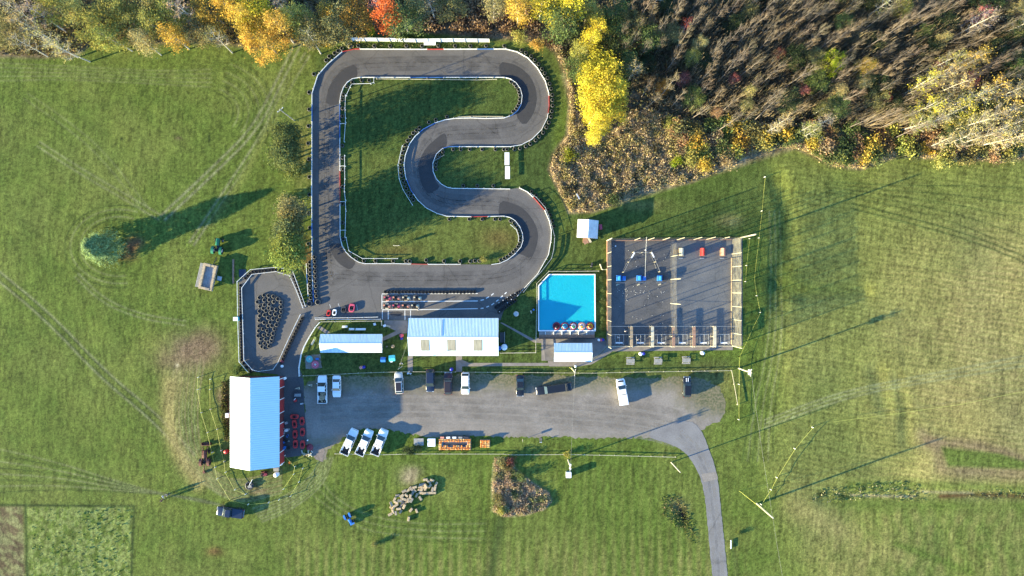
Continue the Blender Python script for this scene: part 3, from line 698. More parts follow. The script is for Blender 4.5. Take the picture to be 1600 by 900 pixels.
sheet('mulch_bed', [(482, 700), (500, 694), (508, 704), (504, 722), (492, 716)], [], .026, 'bank', jitter=1, step=3)
sheet('cage_floor', [(948, 374), (1160, 372), (1160, 540.5), (948, 540.5)], [], .026, 'cage_asphalt')
sheet('cage_gravel_strip', [(1143.5, 373), (1158, 373), (1159, 540), (1143.5, 540)], [], .030, 'concrete_dk')
sheet('cage_floor', [(1049.5, 375), (1142.5, 375), (1142.5, 539), (1049.5, 539)], [], .0285, 'cage_pale', jitter=.3)
sheet('hut_patio', [(849, 537), (866, 537), (866, 563), (852, 563)], [], .026, 'concrete_dk')

def worn(name, col, cover, scale):
    m = bpy.data.materials.new(name); m.use_nodes = True; nt = m.node_tree; nt.nodes.clear()
    out = nt.nodes.new('ShaderNodeOutputMaterial'); d = nt.nodes.new('ShaderNodeBsdfDiffuse'); d.inputs[0].default_value = (*col, 1); t = nt.nodes.new('ShaderNodeBsdfTransparent'); ms = nt.nodes.new('ShaderNodeMixShader')
    tc = nt.nodes.new('ShaderNodeTexCoord'); n = nt.nodes.new('ShaderNodeTexNoise'); n.inputs['Scale'].default_value = scale; n.inputs['Detail'].default_value = 6; n.inputs['Roughness'].default_value = .7
    r_ = nt.nodes.new('ShaderNodeMapRange'); r_.inputs['From Min'].default_value = .38; r_.inputs['From Max'].default_value = .68; r_.inputs['To Max'].default_value = cover
    nt.links.new(tc.outputs['Object'], n.inputs['Vector']); nt.links.new(n.outputs['Fac'], r_.inputs['Value']); nt.links.new(r_.outputs[0], ms.inputs[0]); nt.links.new(t.outputs[0], ms.inputs[1]); nt.links.new(d.outputs[0], ms.inputs[2]); nt.links.new(ms.outputs[0], out.inputs[0]); M[name] = m
worn('rubbered_line', (.036, .035, .036), .26, .35); worn('wheel_polish', (.30, .275, .24), .42, .45); worn('wheel_dark', (.085, .08, .07), .24, .5)
def offset(pts, o_, closed):
    n = len(pts); q = []
    for i, p in enumerate(pts):
        a = pts[i - 1] if (i or closed) else p; b_ = pts[(i + 1) % n] if (i < n - 1 or closed) else p
        dx, dy = b_[0] - a[0], b_[1] - a[1]; L = math.hypot(dx, dy) + 1e-9; q.append((p[0] - dy / L * o_, p[1] + dx / L * o_))
    return q
def marks(name, lines, z, mtl):
    mb = MB()
    for k, (pts, w) in enumerate(lines): strip(mb, [W(*p) for p in pts], w, z + .0004 * k)
    tag(mb.build(name, mtl), kind='structure')
line = smooth([(512, 440), (508, 300), (508, 170), (517, 126), (540, 104), (590, 99), (770, 97), (812, 108), (834, 136), (836, 165), (822, 193), (795, 206), (720, 208), (692, 210), (668, 226), (657, 255), (659, 284), (674, 304), (702, 315), (785, 316), (818, 328), (838, 355), (839, 380), (826, 410), (800, 428), (760, 436), (570, 438), (526, 432)], 3, True)
marks('rubber_marks', [(offset(line, o_, True) + [offset(line, o_, True)[0]], w) for o_, w in ((-9, .5), (-3.5, .9), (2, 1.1), (7, .7), (11, .4))], .0312, 'rubbered_line')
ruts = smooth([(500, 640), (640, 634), (800, 640), (940, 650), (1020, 660), (1060, 672)], 3)
marks('wheel_ruts', [(offset(ruts, o_, False), w) for o_, w in ((-16, .7), (-5, .9), (7, .9), (18, .7), (26, .5))], .0145, 'wheel_polish')
marks('dark_ruts', [(offset(ruts, o_, False), w) for o_, w in ((-24, 1.6), (-10, 1.0), (2, 1.2), (13, 1.0))], .0172, 'wheel_dark')
lane = smooth([(1060, 678), (1090, 705), (1107, 745), (1114, 800), (1121, 860), (1127, 960)], 3)
marks('lane_wear', [(offset(lane, o_, False), w) for o_, w in ((-6, .8), (6, .8))], .0312, 'wheel_polish'); marks('lane_dirt', [(lane, .6)], .0308, 'wheel_dark')
# ------------------------------------------------------------------ track barriers: painted boards on posts
def arc_cut(pts, n_m):
    """cut a polyline (metres) into pieces of about n_m metres"""
    q = dense(pts, .5); out = []; cur = [q[0]]; L = 0
    for a, b in zip(q, q[1:]):
        L += math.hypot(b[0] - a[0], b[1] - a[1]); cur.append(b)
        if L >= n_m: out.append(cur); cur = [b]; L = 0
    if len(cur) > 1: out.append(cur)
    return out
def barrier(pix, label, pattern='w', seg=3.4, h=.36, side=1, post=True, th=.10):
    """one run of track barrier; every painted board and post is a part; side says where the posts stand"""
    pts = [W(*p) for p in pix]
    cx = sum(p[0] for p in pts) / len(pts); cy = sum(p[1] for p in pts) / len(pts)
    e = empty('track_barrier', (cx, cy, 0), label=label, cat='barrier', group='painted board barriers along the kart track')
    i = 0; npost = 0
    for pc in arc_cut(pts, seg):
        k = pattern[i % len(pattern)]; i += 1
        mb = MB(); mb.wall([(x - cx, y - cy) for x, y in pc], th, .03, h)
        o = mb.build('board', {'w': 'white', 'r': 'board_red', 'b': 'board_blue'}[k], e)
        if k != 'w': o['label'] = {'r': 'red painted board', 'b': 'blue painted board'}[k]
        if post and npost < 95:
            a = Vector(pc[0]); d = (Vector(pc[1]) - a).normalized(); n = Vector((-d.y, d.x)) * side * .16
            mb = MB(); mb.box((a.x - cx + n.x, a.y - cy + n.y, .24), (.11, .11, .48)); mb.build('post', 'cream', e); npost += 1
    return e
OL = [(488, 420), (487.5, 300), (488, 146), (497, 118), (513, 100), (535, 81.5)]
barrier(OL, 'long white and blue board barrier down the outer left side of the track', 'wwbwwww', side=1)
barrier([(535, 81.5), (555, 77), (660, 77.5), (790, 77)], 'red and white board barrier along the top straight of the track', 'rwwwwrwwbwrwww', side=1)
barrier([(790, 77)] + ARC1, 'curved white barrier round the upper right bend of the track', 'wwwwrwww', side=1)
barrier([(798, 229.5)] + PEN[:5], 'white barrier along the top of the small grass peninsula', 'wwwbwww', side=1)
barrier(PEN[4:], 'white barrier round the lower side of the small grass peninsula', 'w', side=1)
barrier(ARC2[:9], 'curved white and red barrier round the lower right bend of the track', 'wrwwwwrw', side=1)
barrier(ARC2[8:11], 'straight white barrier slanting down towards the pit exit', 'w', side=1)
i_l = [(531.8, 370), (531.5, 260), (531.3, 160)]
barrier(i_l, 'red, blue and white barrier on the infield side of the left straight', 'wwrrwwbbw', side=-1)
barrier(INNER[:6], 'short curved white barrier at the upper left corner of the infield', 'wwrw', side=-1)
barrier(INNER[5:8], 'straight white and blue barrier along the infield edge of the top straight', 'wwwbbw', side=-1)
barrier(INNER[7:16], 'tight curved barrier at the upper right end of the infield', 'wwbw', side=-1)
barrier(INNER[15:21], 'white barrier with a brown stretch above the middle straight', 'w', side=-1)
barrier(INNER[20:31], 'long curved blue and white barrier where the infield bulges into the hairpin', 'bwww', side=-1)
barrier(INNER[30:34], 'white and red barrier below the lower middle straight', 'wwrw', side=-1)
barrier(INNER[33:44], 'tight curved barrier at the lower right end of the infield', 'w', side=-1)
barrier(INNER[44:49], 'straight red and white barrier along the bottom edge of the infield', 'wwrwwww', side=-1)
barrier(INNER[48:53], 'curved white barrier at the lower left corner of the infield', 'w', side=-1)
barrier([(488, 420), (489, 440), (490.5, 472)], 'lavender white barrier between the two columns of stacked tyres', 'wb', side=1, seg=4, post=False)
barrier([(479, 412), (480.5, 440), (482, 463)], 'short white barrier beside the dirt wedge left of the tyre columns', 'wbw', side=1, seg=2)
# ------------------------------------------------------------------ tyres
def tyre_mesh(ro, h, rin):
    mb = MB()
    prof = [(rin, h * .98), (rin * 1.12, h * 1.0), (ro * .86, h * .97), (ro * .97, h * .86), (ro, h * .72), (ro, h * .28), (ro * .97, h * .12), (ro * .84, 0), (rin, .0)]
    k = 20
    mb.lathe(prof, k, 0, close=False)
    # inside wall recessed, so that the hole reads dark
    mb.lathe([(rin, 0.0), (rin * 1.25, h * .3), (rin * 1.25, h * .7), (rin, h * .98)], k, 0)
    for i in range(24):     # tread lugs
        a = 2 * PI * i / 24
        mb.box((math.cos(a) * ro * .995, math.sin(a) * ro * .995, h * .5), (.035, ro * .16, h * .42), a)
    # dusty band on the upper sidewall
    mb.lathe([(rin * 1.14, h * 1.004), (ro * .86, h * .978), (ro * .955, h * .875)], k, 1)
    return mb
TYPES = {}
def tyre(px, py, r=.42, h=.36, label='', group='', z=0.0, kind=0, tilt=0.0):
    key = (round(r, 2), round(h, 2), kind)
    if key not in TYPES:
        o = tyre_mesh(r, h, r * .68).build('tyre', ['tyre_old', ('tyre_grey', 'rubber')[kind]])
        TYPES[key] = o
    else:
        o = TYPES[key].copy(); COL.objects.link(o)
    x, y = W(px, py); o.location = (x, y, z); o.rotation_euler = (tilt, 0, rng.uniform(0, 6.28))
    return tag(o, label, 'tyre', group)
def off(a):
    return [(360 + x / 8, 470 + y / 8) for x, y in a]
PILE = [(360 + x / 8, 370 + y / 8) for x, y in [(427, 730), (485, 735), (545, 745), (600, 775), (370, 760), (432, 790), (492, 788), (550, 812), (342, 815), (640, 815), (435, 850), (375, 868), (496, 848)]] + \
    off([(348, 15), (432, 48), (494, 42), (550, 12), (640, 20), (640, 76), (376, 72), (420, 92), (488, 90), (526, 98), (372, 130), (452, 122), (510, 150), (580, 108), (640, 136), (374, 190), (434, 176), (480, 212), (570, 168), (626, 192), (366, 246), (430, 272), (540, 220), (600, 242), (506, 266), (362, 316), (478, 312), (584, 300), (360, 376), (414, 350), (556, 354), (526, 308), (352, 436), (424, 424), (480, 422), (540, 408), (388, 476), (448, 478), (528, 462), (372, 530), (434, 532), (484, 516), (518, 500), (488, 566), (436, 584), (402, 572), (466, 372)])
GP = 'old tyres heaped on the island of the small kiddie track'
for i, (px, py) in enumerate(PILE):
    tyre(px, py, rng.choice((.42, .47, .48, .50)), .40, 'old black tyre heaped on the island in the middle of the kiddie track', GP)
GC = 'stacked tyres in two columns beside the left barrier'
for (x, y) in [(1055, 255), (1060, 310), (1065, 372), (1066, 435), (1068, 495), (1070, 555), (1075, 615), (1075, 680), (1080, 740)]:
    px, py = 360 + x / 8 + .4, 370 + y / 8
    tyre(px, py, .42, .55, 'black stacked tyre in the column on the track side of the lavender barrier', GC)
for (x, y) in [(1000, 320), (1002, 365), (1005, 415), (1005, 465), (1005, 522), (1005, 590), (1005, 645), (1006, 700), (1015, 765)]:
    tyre(360 + x / 8 - .3, 370 + y / 8, .42, .55, 'black stacked tyre in the column behind the lavender barrier', GC)
tyre(484.6, 474.5, .64, .5, 'big tractor tyre at the foot of the tyre columns, behind the barrier end'); tyre(497.6, 472, .64, .5, 'big tractor tyre at the foot of the tyre columns, on the track side')
for i in range(27):
    tyre(602.5 + i * 5.35, 456.3 + rng.uniform(-.4, .4), .37, .45, 'black tyre in the long row along the top pit lane line', 'row of tyres along the pit lane', kind=1)
for i in range(13):
    t = i / 12
    for j in range(1 if i > 8 else 2):
        tyre(775 + 41 * t + j * (5 - 3 * t) + rng.uniform(-.5, .5), 482 - 26 * t - t * (1 - t) * 3 + j * 5 - 2 * (1 - j), .40, .5, 'black tyre in the bank beside the pit exit', 'tyre bank at the pit exit', kind=1)
for p in ((798, 461), (792.5, 464.5), (786, 469), (779.7, 473), (799, 468), (793, 473), (804.5, 458), (780.5, 487)):
    x, y = W(*p); o = MB().tube((0, 0, 0), (0, 0, .75), .09, .08, 8).build('marker_post', 'white_clean', loc=(x, y)); tag(o, 'white stake in the tyre bank beside the pit exit', 'stake', 'white stakes in the tyre bank')
LT = 'black tyre lying on the grass outside the top straight'
for px in (560, 585, 609.5, 635, 659.5, 685, 711, 735, 759.5, 788):
    tyre(px, 72.3, .40, .36, LT, 'tyres along the outer barrier')
tyre(547, 72.5, .62, .45, 'largest tyre, lying outside the top left corner of the track')
for p in ((534.5, 76.5), (528.5, 80.5), (523, 84), (515, 89), (510, 95), (491, 116.5), (483.5, 145)):
    tyre(*p, .44, .4, 'black tyre outside the slanting top left corner of the track', 'tyres along the outer barrier')
for p in ((483.5, 171.5), (482.5, 197.5), (482, 224.5), (483, 249), (484, 277), (484.5, 304.5), (482.5, 333), (484.5, 356), (482, 381)):
    tyre(*p, .42, .4, 'black tyre behind the outer barrier of the left straight', 'tyres along the outer barrier')
def along(pix, step, offs):
    q = dense(pix, .5); out = []; L = 0; nxt = step * .5
    for a, b in zip(q, q[1:]):
        l = math.hypot(b[0] - a[0], b[1] - a[1]); L += l
        if L >= nxt:
            nxt += step; dx, dy = (b[0] - a[0]) / l, (b[1] - a[1]) / l
            out.append((b[0] - dy * offs, b[1] + dx * offs))
    return out
for p in along(ARC1, 8.3, -5.2): tyre(*p, .40, .36, 'black tyre round the outside of the upper right bend', 'tyres along the outer barrier')
for p in along(PEN[2:6], 7, -4.5): tyre(*p, .36, .36, 'black tyre inside the rounded end of the grass peninsula', 'tyres on the grass peninsula')
for px in (792, 787, 774, 753, 734, 720, 708): tyre(px, 233.8, .38, .36, 'black tyre along the top edge of the grass peninsula', 'tyres on the grass peninsula')
for px in (724, 746, 771): tyre(px, 290.5, .38, .36, 'black tyre along the shaded lower edge of the grass peninsula', 'tyres on the grass peninsula')
for p in along(INNER[8:15], 6.2, 3.6): tyre(*p, .36, .40, 'black tyre inside the upper right end of the infield', 'tyres along the infield edge')
for p in ((551, 129), (542, 135), (537, 148.5)): tyre(*p, .40, .36, 'black tyre inside the upper left corner of the infield', 'tyres along the infield edge')
for p in ((565.5, 126), (577, 126)): tyre(*p, .40, .36, 'black tyre in the small rail pen below the top straight', 'tyres along the infield edge')
for p in ((535.5, 156), (535.5, 170), (535.5, 182), (535.5, 228), (535.8, 247), (536, 265), (535.8, 292), (535.8, 319), (535.8, 348), (537, 374)): tyre(*p, .40, .36, 'black tyre between the infield barrier and the white rail on the left straight', 'tyres along the infield edge')
for p in ((698.5, 183), (681, 187.5), (670.5, 191.5)): tyre(*p, .38, .36, 'black tyre on the grass above the middle straight', 'tyres along the infield edge')
for p in along(INNER[21:29], 6.6, 5.6): tyre(*p, .40, .36, 'black tyre between barrier and rail at the bulge of the infield', 'tyres along the infield edge')
for px in (702, 733, 753, 773, 781): tyre(px, 342.6, .38, .36, 'black tyre just below the lower middle straight', 'tyres along the infield edge')
for p in along(INNER[34:43], 6.0, 4.2): tyre(*p, .38, .38, 'black tyre inside the lower right end of the infield', 'tyres along the infield edge')
for p in ((546.5, 398), (556.5, 405.2), (569, 407.6), (587, 407.6), (614.5, 408), (634.5, 408), (640.5, 408.3), (666, 406.8), (694, 408), (719, 408.3), (735, 408.5), (742, 407.5), (749, 407.8)): tyre(*p, .42, .36, 'black tyre on the grass above the bottom straight', 'tyres along the infield edge')
for p in along(ARC2[1:6], 9, -5.0): tyre(*p, .36, .36, 'black tyre outside the lower right bend', 'tyres along the outer barrier', kind=1)
# ------------------------------------------------------------------ fences
def rail_fence(pix, label, name='rail_fence', h=.9, rails=(.35, .85), every=2.4, m='white', rt=.07, rh=.11, pr=.06, cat='fence', postm=None, group=None, z0=0.0, boards=False, close=False):
    pts = [W(*p) for p in pix]
    if close: pts.append(pts[0])
    cx = sum(p[0] for p in pts) / len(pts); cy = sum(p[1] for p in pts) / len(pts)
    e = empty(name, (cx, cy, z0), label=label, cat=cat, group=group)
    loc = [(x - cx, y - cy) for x, y in pts]
    for z in rails:
        MB().wall(loc, rt, z - rh / 2, z + rh / 2).build('rail', m, e)
    q = dense(loc, every)
    for k, (x, y) in enumerate(q[:95]):
        MB().box((x, y, h / 2), (pr * 2, pr * 2, h)).build('post', postm or m, e)
    return e
rail_fence([(541.2, 150), (540.2, 172), (541, 185), (541, 192), (539, 222)], 'white rail along the shaded infield grass, upper part of the left straight', rails=(.75,), h=.8, every=3)
rail_fence([(539.7, 243.5), (540, 280), (539.3, 300), (541, 313), (541.5, 330), (540.3, 371)], 'white rail along the infield grass, lower part of the left straight', rails=(.75,), h=.8, every=3)
for y in (194, 260, 315.5, 360): rail_fence([(532.5, y), (540.2, y)], {194: 'topmost short white cross rail beside the left straight', 260: 'second short white cross rail beside the left straight', 315.5: 'third short white cross rail beside the left straight', 360: 'lowest short white cross rail beside the left straight'}[y], rails=(.6,), h=.62, every=3)
rail_fence([(541.5, 371), (546, 392), (549, 394), (567, 404), (622, 404.2)], 'white rail round the lower left corner of the infield grass', rails=(.6,), h=.7, every=2.4)
rail_fence([(550.5, 132.5), (580, 131.6), (584.8, 130), (584.8, 122.5)], 'small white rail pen round two tyres at the upper left infield', rails=(.6,), h=.7, every=2.4)
rail_fence([(542, 150), (548, 137), (550.5, 132.5)], 'slanting white rail at the upper left infield corner', rails=(.6,), h=.7, every=2.4)
rail_fence([(589, 123.8), (700, 125.0), (745, 125.5), (776, 124.6)], 'low pale plank rail just inside the top straight', rails=(.3, ), rh=.2, h=.4, every=4, m='cream')
rail_fence([(629.5, 228.5), (622.6, 259), (624.5, 280), (630.5, 297), (645, 320.5)], 'white rail standing back from the hairpin bulge of the infield', rails=(.75,), h=.8, every=2.4)
rail_fence([(716, 183), (740, 182.2), (786, 182.6)], 'brownish weathered plank rail above the middle straight', rails=(.3,), rh=.22, h=.4, every=3, m='cream')
rail_fence([(680, 251), (694, 243)], 'short grey rail in the rounded end of the grass peninsula', rails=(.5,), h=.6, every=2, m='wood_grey')
rail_fence([(798, 351.5), (807, 359.5), (810, 369), (810, 377)], 'short white rail inside the lower right end of the infield', rails=(.5,), h=.6, every=1.4)
rail_fence([(866.5, 372), (865, 390), (861.5, 404), (846, 424), (829, 442), (818, 456.5)], 'grey steel guard rail behind the lower right bend', name='guard_rail', rails=(.45, .7), h=.8, every=2, m='galv', rh=.18)
rail_fence([(829, 303), (838, 309), (852, 325), (857, 338), (861, 350), (866, 369)], 'grey wire rail with posts outside the lower right bend', rails=(.5, .9), h=1.0, every=2.0, m='galv', rh=.04, rt=.04)
rail_fence([(493.8, 496.6), (545, 496.3), (590.5, 495.2)], 'double white guard rail in front of the pit, outer one', name='guard_rail', rails=(.55,), rh=.3, h=.75, every=2.4)
rail_fence([(494, 499), (545, 499.2), (595, 498.6)], 'double white guard rail in front of the pit, inner one on the lawn side', name='guard_rail', rails=(.45,), rh=.25, h=.6, every=2.4)
rail_fence([(501.5, 502.6), (548, 502), (597, 501.2), (597.3, 508)], 'cream plank fence along the top of the shed lawn', m='cream', rails=(.4, .9), h=1, every=2.4)
rail_fence([(501.5, 502.6), (494, 511), (484, 527), (476.5, 541), (472, 553), (468.5, 574), (469, 587)], 'curved white fence along the left side of the shed lawn', rails=(.3, .6, .9), h=1, every=1.8)
rail_fence([(474.5, 587), (520, 584.8), (560, 582.6), (600, 581.2), (640, 580.2)], 'thin white rail between the shed lawn and the car park', rails=(.55,), h=.6, every=2.4, m='cream', rt=.06)
rail_fence([(646, 580.4), (712, 580.8)], 'thin pale rail in front of the long white building', rails=(.55,), h=.6, every=2.4, m='cream', rt=.06)
rail_fence([(724, 581), (800, 581.5), (860, 582), (926, 582.6), (990, 581), (1060, 580), (1142, 578.6), (1146, 600), (1151.5, 632)], 'long thin yellowish rail along the top and right edge of the car park', rails=(.5,), h=.55, every=2.6, m='cream', rt=.06)
rail_fence([(524, 708.4), (560, 709), (600, 709.8), (640, 708.6), (700, 708.6), (787, 708.8), (800, 710), (890, 709.4), (960, 711), (1055, 713.6)], 'long low pale rail between the car park verge and the south meadow', rails=(.45,), h=.5, every=2.6, m='cream', rt=.07)
rail_fence([(782, 551.2), (837, 550.6), (837, 527.5)], 'yellowish plank fence at the corner of the shaded lawn by the pool', m='cream', rails=(.45, .95), h=1.0, every=2)
rail_fence([(838.4, 443.5), (838.8, 470), (838, 500), (837.4, 527)], 'pale plank fence along the left side of the pool', m='cream', rails=(.45, .95), h=1.0, every=2)
rail_fence([(838.4, 443), (857.5, 424), (885, 424.2), (935, 423.6)], 'cream plank fence round the top of the pool', m='cream', rails=(.45, .95), h=1.0, every=2)
# tall white fence beside the wood
pts = [(551, 64.2), (610, 65), (650, 66.2), (708, 65.6), (765, 66.2)]
c0 = W(655, 65); e = empty('screen_fence', c0, label='long tall white board screen standing between the top straight and the wood', cat='fence')
for a, b in zip(pts, pts[1:]):
    A = W(*a); B = W(*b)
    for (z0, z1) in ((.15, .8), (.83, 1.45), (1.48, 2.1)):
        MB().wall([(A[0] - c0[0], A[1] - c0[1]), (B[0] - c0[0] - .03, B[1] - c0[1])], .05, z0, z1).build('board', 'white_clean', e)
for p in dense([W(*q) for q in pts], 2.4):
    MB().box((p[0] - c0[0], p[1] - c0[1] - .10, 1.05), (.1, .1, 2.1)).build('post', 'cream', e)
# kiddie track: double rails filled with tyres
KO = [(457.5, 420.6), (430, 418), (392.5, 421.3), (372, 440), (373, 500), (375, 565), (388.8, 581)]
KI = [(474.4, 481), (465, 456), (453.8, 431), (432.5, 424.4), (395, 428.7), (379, 450), (380.6, 500), (382.5, 562.5), (395.6, 577.5), (405, 580), (427.5, 577)]
rail_fence(KO, 'outer white rail on the left and top of the kiddie track', rails=(.55,), rh=.16, h=.6, every=2.4)
rail_fence([(457.5, 420.6), (478.6, 478.6)], 'outer white rail on the right side of the kiddie track', rails=(.55,), rh=.16, h=.6, every=2.4)
rail_fence(KI, 'inner white rail round the kiddie track', rails=(.5,), rh=.2, h=.55, every=2.4)
rail_fence([(427.5, 577), (435, 566.5), (452, 529), (470.2, 491.5)], 'straight white board rail slanting along the lower right of the kiddie track', rails=(.4,), rh=.3, h=.55, every=2.4)
KT = 'tyres packed between the rails of the kiddie track'
for i in range(26): 
    t = i / 25; tyre(376.6 + 1.8 * t, 446 + 116 * t, .30, .4, 'small black tyre wedged between the two rails left of the kiddie track', KT, kind=1)
for p in along([(382, 437), (394, 425), (431, 421.3), (456, 425.5)], 5.2, 0): tyre(*p, .30, .4, 'small black tyre wedged between the two rails above the kiddie track', KT, kind=1)
for p in along([(458, 430), (476, 478)], 5.0, -.3): tyre(*p, .28, .4, 'small black tyre wedged between the two rails right of the kiddie track', KT, kind=1)
for p in along([(437, 568), (453.5, 532), (472.5, 493)], 5.4, 1.0): tyre(p[0] + 1.6, p[1], .34, .5, 'black tyre behind the slanting rail of the kiddie track', KT, kind=1)
for p in ((392, 580), (386, 573), (381.5, 567)): tyre(*p, .32, .4, 'black tyre in the lower left corner of the kiddie track', KT, kind=1)
def small_panel(px, py, w, d, h, mtl, name, label, cat, rz=0):
    x, y = W(px, py); e = empty(name, (x, y, 0), rz, label, cat)
    MB().box((0, 0, h), (w, d, .06)).build('board', mtl, e, bevel=.01)
    for sx in (-1, 1):
        MB().box((sx * w * .4, 0, h / 2 - .015), (.06, d * .8, h - .03)).build('leg', mtl, e)
    return e
small_panel(672, 69.3, 2.5, .75, .6, 'white_clean', 'bench_table', 'short white table between the top straight and the white screen', 'table')
for k, y in enumerate((249, 270.5)):
    x, yy = W(792.2 + k * .8, y); e = empty('advert_board', (x, yy, 0), 0, ('upper' if k == 0 else 'lower') + ' pale board table of the pair on the grass peninsula', 'table', 'pale board tables on the peninsula')
    MB().box((0, 0, .7), (1.0, 2.7, .05)).build('board', 'white_clean', e, bevel=.01)
    for s_ in (-1, 1):
        for t_ in (-1, 1): MB().box((s_ * .42, t_ * 1.2, .335), (.06, .06, .67)).build('leg', 'galv', e)
# sign on the sunny infield
x, y = W(621, 384.5); e = empty('infield_sign', (x, y, 0), 0, 'cream wooden sign board standing alone on the sunny infield', 'sign')
MB().box((0, 0, 1.35), (1.3, .06, .9)).build('board', 'cream', e); [MB().box((s_ * .5, .07, .9), (.08, .08, 1.8)).build('post', 'cream', e) for s_ in (-1, 1)]
# ------------------------------------------------------------------ pit markings
def paintlines(name, lines, w=.11, z=.037):
    mb = MB()
    for q in lines: strip(mb, [W(*p) for p in q], w, z)
    o = mb.build(name, 'paintline'); tag(o, kind='structure')
paintlines('pit_markings', [[(596.8, 459.2), (746.5, 458.6)], [(597.3, 471.4), (746.5, 470.2)], [(597.3, 484), (658, 483.8), (746.5, 482.2)]], .17)
paintlines('pit_cross_markings', [[(596.8, 460.2), (596.8, 483.2)], [(597.5, 485), (597.5, 499)], [(606.6, 485), (606.6, 499)], [(632.6, 485), (632.8, 500)], [(641.5, 485), (641.5, 500)]], .14, .0374)
paintlines('pit_exit_dashes', [[(751, 469.2), (756, 468.2)], [(759.5, 466.2), (764, 463.6)], [(767.5, 461.6), (771.3, 458.4)], [(751, 482), (755.5, 481.4)], [(760, 480), (764, 478.2)], [(768, 476.6), (772, 473.6)], [(775.2, 471), (779, 468.2)], [(782, 465.2), (785.6, 462)], [(788.5, 459.4), (791.5, 456.6)]], .2, .0378)
paintlines('kiddie_bay_lines', [[(515, 475.5), (517, 481)], [(528.5, 474.5), (530.5, 480)], [(558.5, 484.5), (557, 476)]], .07, .0374)
# ------------------------------------------------------------------ buildings
M['roof_main'] = ribbed('white_ribbed_roof', (.64, .76, .78), 'X', .30, .02)
M['roof_ns'] = ribbed('white_ribbed_roof_long', (.60, .76, .80), 'Y', .45, .012, .4, .06)
M['roof_hut'] = mat('weathered_white_roof', (.62, .60, .56), .6, .25, 1.2, bump=.01)
def gable(name, label, x0, x1, y0, y1, eave, ridge, axis='X', rmat='roof_main', wall='wall_white', over=.35, th=.07):
    """gabled shed, walls + two roof slopes; footprint given at the roof edge in metres"""
    cx, cy = (x0 + x1) / 2, (y0 + y1) / 2
    e = empty(name, (cx, cy, 0), label=label, cat='building')
    hx, hy = (x1 - x0) / 2, (y1 - y0) / 2
    wx, wy = hx - over, hy - over
    sl = (ridge - eave) / (hy if axis == 'X' else hx)
    we = eave + over * sl - th - .02           # wall top under the roof sheet
    mb = MB()
    if axis == 'X':
        wr = we + wy * sl
        mb.add([(-wx, -wy, 0), (wx, -wy, 0), (wx, wy, 0), (-wx, wy, 0), (-wx, -wy, we), (wx, -wy, we), (wx, wy, we), (-wx, wy, we), (-wx, 0, wr), (wx, 0, wr)],
               [(0, 1, 5, 4), (2, 3, 7, 6), (1, 2, 6, 9, 5), (3, 0, 4, 8, 7), (4, 5, 9, 8), (6, 7, 8, 9)])
    else:
        wr = we + wx * sl
        mb.add([(-wx, -wy, 0), (wx, -wy, 0), (wx, wy, 0), (-wx, wy, 0), (-wx, -wy, we), (wx, -wy, we), (wx, wy, we), (-wx, wy, we), (0, -wy, wr), (0, wy, wr)],
               [(0, 1, 5, 8, 4), (2, 3, 7, 9, 6), (1, 2, 6, 5), (3, 0, 4, 7), (5, 6, 9, 8), (7, 4, 8, 9)])
    mb.build('wall', wall, e)
    for sgn in (-1, 1):
        mb = MB()
        if axis == 'X':
            vs = [(-hx, sgn * hy, eave), (hx, sgn * hy, eave), (hx, sgn * .012, ridge), (-hx, sgn * .012, ridge)]
        else:
            vs = [(sgn * hx, -hy, eave), (sgn * hx, hy, eave), (sgn * .012, hy, ridge), (sgn * .012, -hy, ridge)]
        vs += [(x, y, z - th) for x, y, z in vs]
        mb.add(vs, [(0, 1, 2, 3), (7, 6, 5, 4), (0, 4, 5, 1), (1, 5, 6, 2), (2, 6, 7, 3), (3, 7, 4, 0)])
        o = mb.build('roof', rmat, e)
    mb = MB()
    if axis == 'X': mb.add([(-hx - .01, -.22, ridge - .22 * sl + .02), (hx + .01, -.22, ridge - .22 * sl + .02), (hx + .01, 0, ridge + .03), (-hx - .01, 0, ridge + .03), (hx + .01, .22, ridge - .22 * sl + .02), (-hx - .01, .22, ridge - .22 * sl + .02)], [(0, 1, 2, 3), (3, 2, 4, 5)])
    else: mb.add([(-.22, -hy - .01, ridge - .22 * sl + .02), (-.22, hy + .01, ridge - .22 * sl + .02), (0, hy + .01, ridge + .03), (0, -hy - .01, ridge + .03), (.22, hy + .01, ridge - .22 * sl + .02), (.22, -hy - .01, ridge - .22 * sl + .02)], [(0, 1, 2, 3), (3, 2, 4, 5)])
    mb.build('ridge_cap', 'white_clean', e)
    return e, sl
def slab_on(e, x0, x1, y0, y1, eave, hy, sl, lift, m, name):
    """panel lying on a south/north slope (axis X gable); y measured from the ridge, negative south"""
    z = lambda y: eave + (hy - abs(y)) * sl + lift
    mb = MB(); vs = [(x0, y0, z(y0)), (x1, y0, z(y0)), (x1, y1, z(y1)), (x0, y1, z(y1))]; vs += [(x, y, zz - .03) for x, y, zz in vs]
    mb.add(vs, [(0, 1, 2, 3), (7, 6, 5, 4), (0, 4, 5, 1), (1, 5, 6, 2), (2, 6, 7, 3), (3, 7, 4, 0)]); return mb.build(name, m, e)
def door(e, c, w, h, axis, name='door', m='wall_red', t=.08):
    d = (t, w, h) if axis == 'X' else (w, t, h)
    o = MB().box((c[0], c[1], h / 2 + .02), d).build(name, m, e)
    k = MB(); k.box((c[0] + (t * .7 if axis == 'X' else w * .35), c[1] + (w * .35 if axis == 'X' else -t * .7), 1.05), (.06, .06, .14)); k.build('handle', 'galv', o)
    return o
